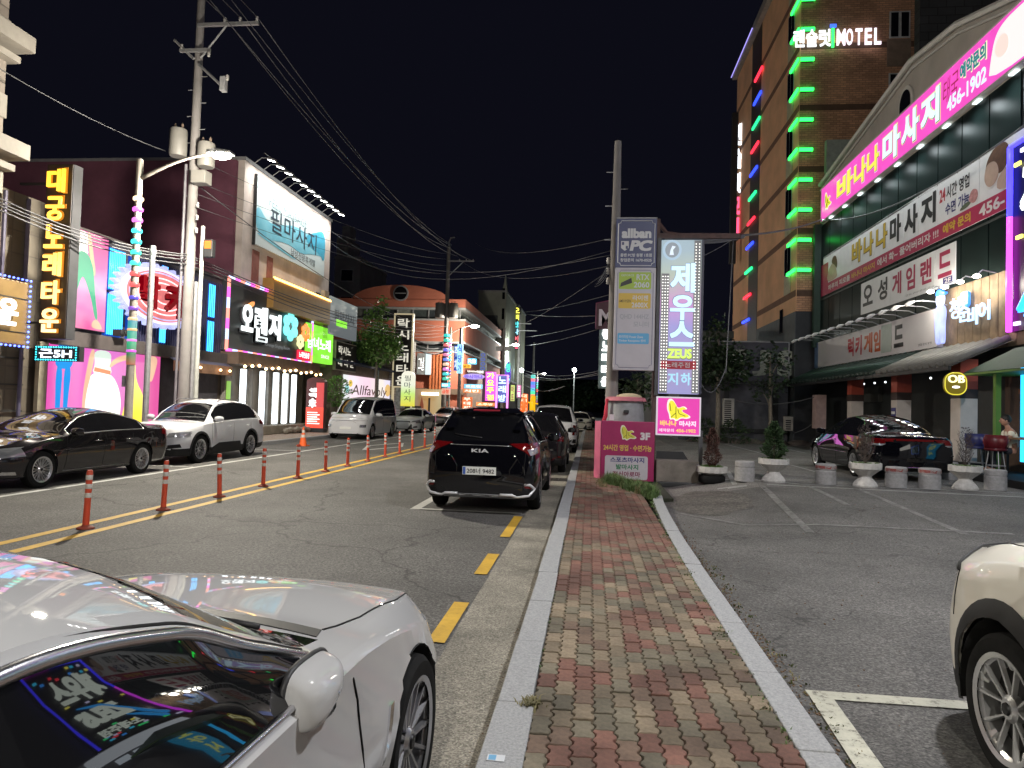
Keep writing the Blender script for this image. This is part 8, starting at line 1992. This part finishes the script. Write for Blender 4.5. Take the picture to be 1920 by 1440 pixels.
s = FF(thing('banana_pavement_sign', 'pink lit pavement sign with a peeled banana, 바나나 마사지 456-1902', 'sign'), 1.545, Y, zb)
w_, h_ = 1.02, zt_-zb
MB().box(0, w_, 0, h_, -.28, 0).build('frame', em('frame_white', (.80, .72, .80), .75), s, bevel=.01); MB().box(.035, w_-.035, .035, h_-.035, 0, .008).build('panel', em('pink_sign_panel', (.90, .06, .48), .85, .08), s)
banana(s, .34, .46, .36, .012)
text('lettering', '바나나', .09, .22, .38, .13, em('orange_letters', (1, .62, .15), 1), s, .014, .05); text('lettering', '마사지', .53, .22, .38, .13, em('pale_pink', (1, .75, .9), 1), s, .014, .05)
text('lettering', '예약문의', .07, .08, .34, .08, em('pale_pink', (1, .75, .9), 1), s, .014, .02); text('lettering', '456-1902', .46, .08, .45, .08, em('orange_letters', (1, .62, .15), 1), s, .014, .03)
s = thing('pink_banana_board', 'crimson vinyl-wrapped board 3F with banana and massage list standing in the weeds', 'sign', (.27, 15.95, .13))
FF(s, .27, 15.95, .13)
CRV = pm('crimson_vinyl', (.33, .012, .10), .4, var=.12, scale=3, coat=.2)
w_, h_ = 1.20, 1.34
MB().box(0, w_, 0, h_, -.4, 0).build('box', CRV, s, bevel=.01); MB().prism([(-.14, -.30), (-.01, 0), (-.01, 0.001), (-.14, -.299)], h_-.02, 1, .01).build('side_flap', pm('pink_flap', (.55, .12, .22), .5, var=.2), s)
flat('white_panel', rrect(.10, w_-.14, .03, .56, .05), pm('vinyl_white', (.50, .46, .50), .5, var=.1), s)
banana(s, .50, .99, .24, .008, False)
WV = pm('vinyl_text_white', (.62, .58, .60), .5, var=0); YV = pm('vinyl_text_yellow', (.62, .42, .08), .5, var=0)
text('lettering', '3F', .88, .93, .22, .17, WV, s, .006, .05); text('lettering', '24시간 영업 · 수면가능', .06, .67, 1.08, .14, YV, s, .006, .03)
text('lettering', '스포츠마사지', .22, .41, .76, .12, NAVY, s, .01, .03); text('lettering', '발마사지', .35, .25, .50, .12, pm('ink_green', (.01, .16, .06), .5, var=0), s, .01, .03); text('lettering', '전신아로마', .28, .09, .62, .12, pm('ink_plum', (.20, .01, .06), .5, var=0), s, .01, .03)
t = thing('upturned_tub', 'big grey plastic tub turned upside down behind the crimson board, bundled cloth on top', 'tub', (.84, 16.75, .12))
MB().lathe([(.50, 0), (.50, .75), (.52, .9), (.46, 1.30), (.415, 1.80), (.40, 1.86), (.001, 1.87)], n=28).build('tub', pm('tub_grey', (.24, .25, .26), .55, var=.25, scale=5), t, auto=50)
MB().box(-.06, .06, -.52, -.40, 1.52, 1.61).build('handle_hole', BLACK, t, bevel=.02); MB().box(-.38, -.28, -.50, -.44, 1.36, 1.50).build('sticker', WV, t)
t2 = thing('cloth_bundle', 'pink and cream cloth bundle draped over the grey tub', 'cloth', (.84, 16.75, 1.98))
P_ = []
mb = MB().lathe([(.50, -.04), (.47, .02), (.44, .05), (.001, .07)], n=26); mb.build('pink_cloth', pm('cloth_pink', (.50, .16, .20), .8, var=.2), t2, auto=60)
MB().ball((.08, 0, .06), .26, 9, (1.2, .8, .35)).build('cream_cloth', pm('cloth_cream', (.50, .42, .28), .85, var=.2, bump=.8, bscale=9), t2, smooth=True)
MB().tube([(-.44, -.25, .0), (-.47, -.28, -.4), (-.53, -.3, -.62)], [.03, .05, .04], 8).build('red_cloth', pm('cloth_red', (.50, .03, .06), .8, var=.2), t2, smooth=True)
t = thing('concrete_footing', 'weathered concrete block with black rubber strips at the foot of the lit signs', 'block', (2.03, 16.75, 0))
MB().box(-.48, .48, -.5, .45, 0, .60).build('block', pm('old_concrete', (.20, .175, .15), .9, var=.4, scale=3, bump=.5, bscale=30), t, bevel=.02); MB().box(-.46, .40, -.60, -.501, .0, .12).build('rubber_strip', BLACK, t, bevel=.02); MB().prism([(-.44, .60), (.30, .60), (.18, .78), (-.44, .78)], .05, 1, .0).build('rubber_strip', BLACK, t)
a = at(1118, 572, y=30); b = at(1140, 648, y=30)
t = FF(thing('maroon_m_sign', 'dark maroon sign box with a pale letter M behind the right pole', 'sign'), at(1117, 600, y=30).x, 30, at(1117, 616, y=30).z)
MB().prism([(0, 0), (.95, 0), (.95, 1.30), (.0, 1.10)], .3, 2, -.3).build('box', pm('maroon_box', (.07, .02, .035), .5), t); MB().tube([(0, 0, .0), (0, 1.10, 0), (.95, 1.30, 0)], .02, 5).build('edge_trim', pm('plum_edge', (.25, .05, .12), .5), t)
text('letter', 'M', .13, .12, .6, .72, pm('pale_letter2', (.60, .55, .62), .5, var=0), t, .01, .03)
s = FF(thing('white_karaoke_column', 'column of glaring white letters 노래타운 below the maroon sign', 'sign'), at(1119, 640, y=30.2).x+.1, 30.2, at(1122, 728, y=30.2).z)
h_ = at(1119, 616, y=30.2).z-at(1122, 728, y=30.2).z
MB().box(0, .62, 0, h_, -.25, 0).build('panel', pm('slate_green', (.10, .14, .14), .6), s); vtext('letter', '좋노래타운', .12, h_, .40, h_/5.1, em('glare_white', (1, 1, 1), 3.2), s, .03, .045, .05)
t = thing('orange_light_strip', 'thin vertical orange and violet light strip behind the right utility pole', 'light tube', (at(1137, 730, y=29).x, 29, 0)); MB().box(-.03, .03, -.03, .03, at(1137, 735, y=29).z, at(1137, 712, y=29).z).build('tube', em('orange_strip', (1, .55, .10), 2.5), t)
t = thing('violet_light_strip', 'short violet lit strip above the grey tub', 'light tube', (at(1153, 740, y=20).x, 20, 0)); MB().box(-.025, .025, -.02, .02, at(1153, 752, y=20).z, at(1153, 728, y=20).z).build('tube', em('violet_strip', (.75, .60, 1), 2.2), t)
STN = pm('bollard_stone', (.30, .29, .29), .8, var=.2, scale=18, bump=.2, bscale=120); STW = pm('planter_concrete', (.48, .46, .44), .8, var=.2, scale=8, bump=.2, bscale=80)
def stone_bollard(u, v, lab, red, s_=1.0, y=None):
 p = at(u, v, z=.3) if y is None else at(u, v, y=y); t = thing('stone_bollard', lab, 'bollard', (p.x, p.y+.2, .297), 0, 'squat round stone bollards across the parking lot')
 r = .205*s_; h = .42*s_
 MB().lathe([(r, 0), (r, h*.66), (r-.012, h*.67), (r-.012, h*.73), (r, h*.74), (r, h-.02), (r-.02, h), (.001, h+.005)], n=32).build('stone', STN, t, auto=40)
 if red: MB().lathe([(r+.001, h*.78), (r+.004, h*.785), (r+.004, h*.92), (r+.001, h*.925)], n=32, cap=False).build('red_band', worn('red_band_paint', (.30, .05, .045), (.30, .29, .28), .50, 10), t, auto=40)
for u, v, lab, red in ((1400, 903, 'plain grey stone bollard between the tyre planter and the green conifer planter', 0), (1554, 909, 'stone bollard with a worn red band left of the black saloon rear wheel', 1), (1688, 915, 'stone bollard with a worn red band in front of the saloon number plate', 1), (1752, 918, 'stone bollard with a faint red band under the right tail lamp', 1), (1877, 920, 'dark plain stone bollard nearest the right edge', 0)): stone_bollard(u, v, lab, red)
stone_bollard(1786, 900, 'grey stone bollard standing in shade behind the row, by the yellow stand', 0, 1.0)
LEAFG = pm('planter_weeds', (.10, .20, .03), .6, var=0, col2=(.04, .09, .015), scale=12)
CONG = pm('conifer_green', (.035, .075, .022), .8, var=0, col2=(.015, .035, .010), scale=14); CONB = pm('conifer_brown', (.11, .045, .035), .8, var=0, col2=(.05, .025, .02), scale=14); TWIG = pm('twigs', (.09, .065, .055), .9, var=.3)
def leafcloud(name, parent, n, prof, mat, seed, size, flat_=.5):
 """many small leaf faces inside a turned outline prof(z)->radius"""
 R = random.Random(seed); mb = MB()
 z0, z1 = prof[0][0], prof[-1][0]
 for _ in range(n):
  z = R.uniform(z0, z1); rad = float(np.interp(z, [p[0] for p in prof], [p[1] for p in prof])); lump = 1+.22*math.sin(z*13+seed)+.18*R.uniform(-1, 1)
  a = R.uniform(0, 2*PI); r = rad*math.sqrt(R.uniform(.15, 1))*lump; c = Vector((r*math.cos(a), r*math.sin(a), z))
  s_ = size*R.uniform(.6, 1.3); d = Vector((math.cos(a)+R.uniform(-.6, .6), math.sin(a)+R.uniform(-.6, .6), R.uniform(-.2, 1.3))).normalized(); e = d.cross(Vector((R.uniform(-1, 1), R.uniform(-1, 1), R.uniform(-1, 1)))).normalized()
  mb.add([c-e*s_*.22, c+d*s_, c+e*s_*.22, c-d*s_*.3], [(0, 1, 2, 3)])
 return mb.build(name, mat, parent)
def planter(u, v, lab, kind, tyre=False, y=None):
 p = at(u, v, z=.3 if not tyre else .2); t = thing('concrete_planter', lab, 'planter', (p.x, p.y+.25, .297 if not tyre else lotz(p.x, p.y+.25)-.003)); t.scale = (.8, .8, .8)
 if tyre:
  MB().lathe([(.20, 0), (.33, .0), (.36, .05), (.36, .17), (.33, .22), (.20, .22)], n=26).build('old_tyre', RUBBER, t, auto=40); MB().lathe([(.22, .22), (.42, .30), (.42, .46), (.38, .46), (.36, .42), (.001, .40)], n=40, fd=.035, flute=1).build('bowl', STW, t)
  zt = .46
 else:
  MB().lathe([(.29, 0), (.30, .04), (.26, .12), (.17, .22), (.15, .27), (.20, .32), (.31, .41), (.355, .45)], n=44, fd=.03, flute=1).build('pedestal', STW, t); MB().lathe([(.355, .45), (.39, .47), (.39, .62), (.35, .62), (.34, .57), (.001, .56)], n=44, fd=.03, flute=1).build('bowl', STW, t)
  zt = .60
 sp = [(R.uniform(-.28, .28), R.uniform(-.28, .28), zt-.04, 9, .05, .09, .9, 0) for _ in range(60)]
 w_ = blades('weeds', sp, [LEAFG], t, 'stuff', int(u))
 if kind == 'green': leafcloud('conifer', t, 2600, [(zt-.02, .12), (zt+.15, .27), (zt+.45, .26), (zt+.75, .17), (zt+.98, .04)], CONG, 3, .075); MB().tube([(0, 0, zt-.1), (0, 0, zt+.6)], .02, 6).build('stem', TWIG, t)
 if kind == 'brown': leafcloud('conifer', t, 1700, [(zt-.02, .10), (zt+.2, .22), (zt+.5, .17), (zt+.8, .13), (zt+1.05, .03)], CONB, 5, .065); MB().tube([(0, 0, zt-.1), (0, 0, zt+.9)], .02, 6).build('stem', TWIG, t)
 if kind == 'bare':
  mb = MB()
  for k in range(70):
   a = R.uniform(0, 2*PI); z = zt+R.uniform(.05, .75); L = R.uniform(.12, .30); d = Vector((math.cos(a)*.5, math.sin(a)*.5, 1)).normalized()
   q = Vector((0, 0, z-.05)); mid = q+Vector((math.cos(a)*.08, math.sin(a)*.08, .05)); mb.tube([q, mid, mid+d*L], [.005, .004, .002], 4)
   for j in range(3): e = mid+d*L*R.uniform(.3, 1); mb.tube([e, e+Vector((R.uniform(-.06, .06), R.uniform(-.06, .06), .06))], .002, 3)
  mb.build('bare_twigs', TWIG, t, kind='stuff'); leafcloud('dry_leaves', t, 500, [(zt+.1, .10), (zt+.5, .17), (zt+1.0, .08)], pm('dry_leaf', (.10, .075, .07), .8, var=.3), int(u), .035)
  MB().tube([(0, 0, zt-.1), (.01, 0, zt+.8)], [.012, .005], 6).build('stem', TWIG, t)
planter(1338, 905, 'fluted bowl planter on an old tyre with a rusty brown conifer, left end', 'brown', True)
planter(1456, 905, 'pedestal planter with a dense green conifer', 'green'); planter(1631, 915, 'pedestal planter with bare twigs and weeds in front of the black saloon', 'bare'); planter(1822, 920, 'pedestal planter with bare twigs right of the black saloon', 'bare')
p = at(1787, 885, z=.3); t = thing('yellow_floor_stand', 'yellow folding floor stand in the shade behind the black saloon', 'stand', (p.x-.05, p.y+.6, .3))
YS = pm('stand_yellow', (.50, .30, .03), .5, var=.1)
MB().tube([(-.2, -.25, 0), (0, 0, .85), (.2, -.25, 0)], .025, 6).build('front_leg', YS, t); MB().tube([(-.2, .25, 0), (0, 0, .85), (.2, .25, 0)], .025, 6).build('back_leg', YS, t)
def tree(name, label, x, y, h, crown, leaf, seed, n, trunk_r=.10, tone=None, size=.16, lean=0):
 t = thing(name, label, 'tree', (x, y, 0)); R2 = random.Random(seed)
 MB().tube([(0, 0, 0), (.05+lean*.3, 0, h*.3), (lean, .05, h*.62), (lean*1.1, 0, h*.9)], [trunk_r, trunk_r*.8, trunk_r*.5, .02], 8).build('trunk', pm('bark', (.22, .19, .15), .9, var=.3, scale=12), t, smooth=True)
 mb = MB(); lv = MB()
 for (cx, cy, cz, r, rz) in crown:
  mb.tube([(lean*.6, 0, cz-rz*1.2 if cz-rz*1.2 > h*.2 else h*.25), (cx*.5, cy*.5, cz-rz*.5), (cx, cy, cz)], [.04, .025, .01], 5)
  for _ in range(int(n*r*r*rz)):
   v = Vector((R2.gauss(0, 1), R2.gauss(0, 1), R2.gauss(0, 1))).normalized()*(R2.random()**.4)
   c = Vector((cx+v.x*r*R2.uniform(.75, 1.15), cy+v.y*r, cz+v.z*rz*R2.uniform(.8, 1.2))); s_ = size*R2.uniform(.55, 1.2)
   d = Vector((R2.uniform(-1, 1), R2.uniform(-1, 1), R2.uniform(-.9, .3))).normalized(); e = d.cross(Vector((R2.uniform(-1, 1), R2.uniform(-1, 1), 1))).normalized()
   lv.cur = 1 if R2.random() < .3 else 0
   lv.add([c, c+d*s_*.45+e*s_*.32, c+d*s_, c+d*s_*.45-e*s_*.32], [(0, 1, 2, 3)])
 mb.build('limbs', pm('bark', (.22, .19, .15), .9), t, kind='stuff'); lv.build('crown', leaf, t, kind='stuff')
LG = [pm('leaf_green', (.13, .26, .06), .5, var=0), pm('leaf_light', (.24, .40, .11), .5, var=0)]; LD = [pm('leaf_dark', (.020, .038, .016), .6, var=0), pm('leaf_dark2', (.03, .058, .02), .6, var=0)]
p = at(705, 700, y=44)
def cp(u, v, r, rz, yy=44): q = at(u, v, y=yy); return (q.x-p.x, random.uniform(-.4, .4), q.z, r, rz)
tree('street_tree', 'broad-leaved green street tree with two tall tips behind the shop signs', p.x, 44, at(715, 560, y=44).z, [cp(716, 585, .55, 1.1), cp(690, 600, .5, .8), cp(715, 625, .95, 1.0), cp(690, 640, 1.0, .9), cp(735, 645, .8, .8), cp(700, 668, 1.3, .55), cp(740, 655, .7, .5), cp(685, 655, .8, .5)], LG, 2, 620, .12, size=.30)
p = at(1345, 760, y=33)
tree('dark_tree', 'dark leafy tree in front of the pale letters, right of the lit pavement signs', p.x, 33, at(1345, 590, y=33).z, [(lambda q: (q.x-p.x, 0, q.z, r, rz))(at(u, v, y=33)) for (u, v, r, rz) in ((1343, 620, .6, .8), (1340, 660, 1.1, .8), (1365, 670, 1.2, .8), (1345, 700, 1.3, .8), (1385, 690, .9, .6), (1325, 680, .8, .7))], LD, 4, 420, .14, size=.26)
p = at(1443, 780, y=32)
tree('dark_tree', 'thin dark tree with sparse hanging leaves left of the pink pillar', p.x, 32, at(1443, 640, y=32).z, [(lambda q: (q.x-p.x, 0, q.z, r, rz))(at(u, v, y=32)) for (u, v, r, rz) in ((1440, 665, .8, .6), (1460, 680, .9, .6), (1450, 715, 1.0, .7), (1430, 735, .7, .5))], LD, 6, 260, .11, size=.22)
p = at(1195, 740, y=26)
tree('dark_tree', 'dark shrub-like tree showing between the two tall pavement signs', p.x, 26, at(1195, 690, y=26).z, [(lambda q: (q.x-p.x, 0, q.z, r, rz))(at(u, v, y=26)) for (u, v, r, rz) in ((1195, 720, .9, .5), (1212, 712, .6, .4), (1185, 735, .7, .4), (1205, 745, .8, .5))], LD, 8, 420, .10, size=.20)
p = at(1040, 760, y=150)
tree('far_tree', 'dark round tree mass at the far end of the road', p.x, 150, at(1040, 705, y=150).z, [(lambda q: (q.x-p.x, 0, q.z, r, rz))(at(u, v, y=150)) for (u, v, r, rz) in ((1030, 740, 4, 3), (1050, 735, 4, 3), (1065, 745, 4, 2.5), (1085, 745, 4, 2.5), (1105, 740, 4, 3))], LD, 9, 16, .3, size=1.2)
p = at(632, 740, y=37)
t = thing('climbing_shrub', 'small warm-lit climbing shrub right of the red pillar sign', 'shrub', (p.x, 37, .1)); MB().tube([(0, 0, 0), (.05, 0, 2.0)], .03, 6).build('stem', TWIG, t); leafcloud('leaves', t, 900, [(1.3, .2), (2.0, .75), (2.7, .65), (3.0, .2)], LG[0], 11, .14)
for i, (u, v, lab) in enumerate(((1322, 800, 'low dark bush behind the brown conifer planter'), (1375, 808, 'low dark bush between the outdoor unit and the green conifer'))):
 p = at(u, v, y=33.5); t = thing('low_bush', lab, 'bush', (p.x, 33.5, 0)); MB().tube([(0, 0, 0), (0, 0, .5)], .02, 5).build('stem', TWIG, t); leafcloud('leaves', t, 700, [(.05, .6), (.5, .8), (1.1, .6), (1.4, .2)], LD[1], 20+i, .13)
o = MB().box(-.04, .04, -.028, .028, 0, .0012).build('kerb_sticker', pm('sticker_white', (.6, .62, .65), .4, var=0)); o.location = at(930, 1421, z=.1605); tag(o, 'small pale sticker with a blue patch on the nearest kerbstone', 'sticker')
MB().box(-.034, .0, -.022, .022, .0013, .0018).build('blue_patch', pm('sticker_blue', (.16, .38, .60), .4, var=0), o)
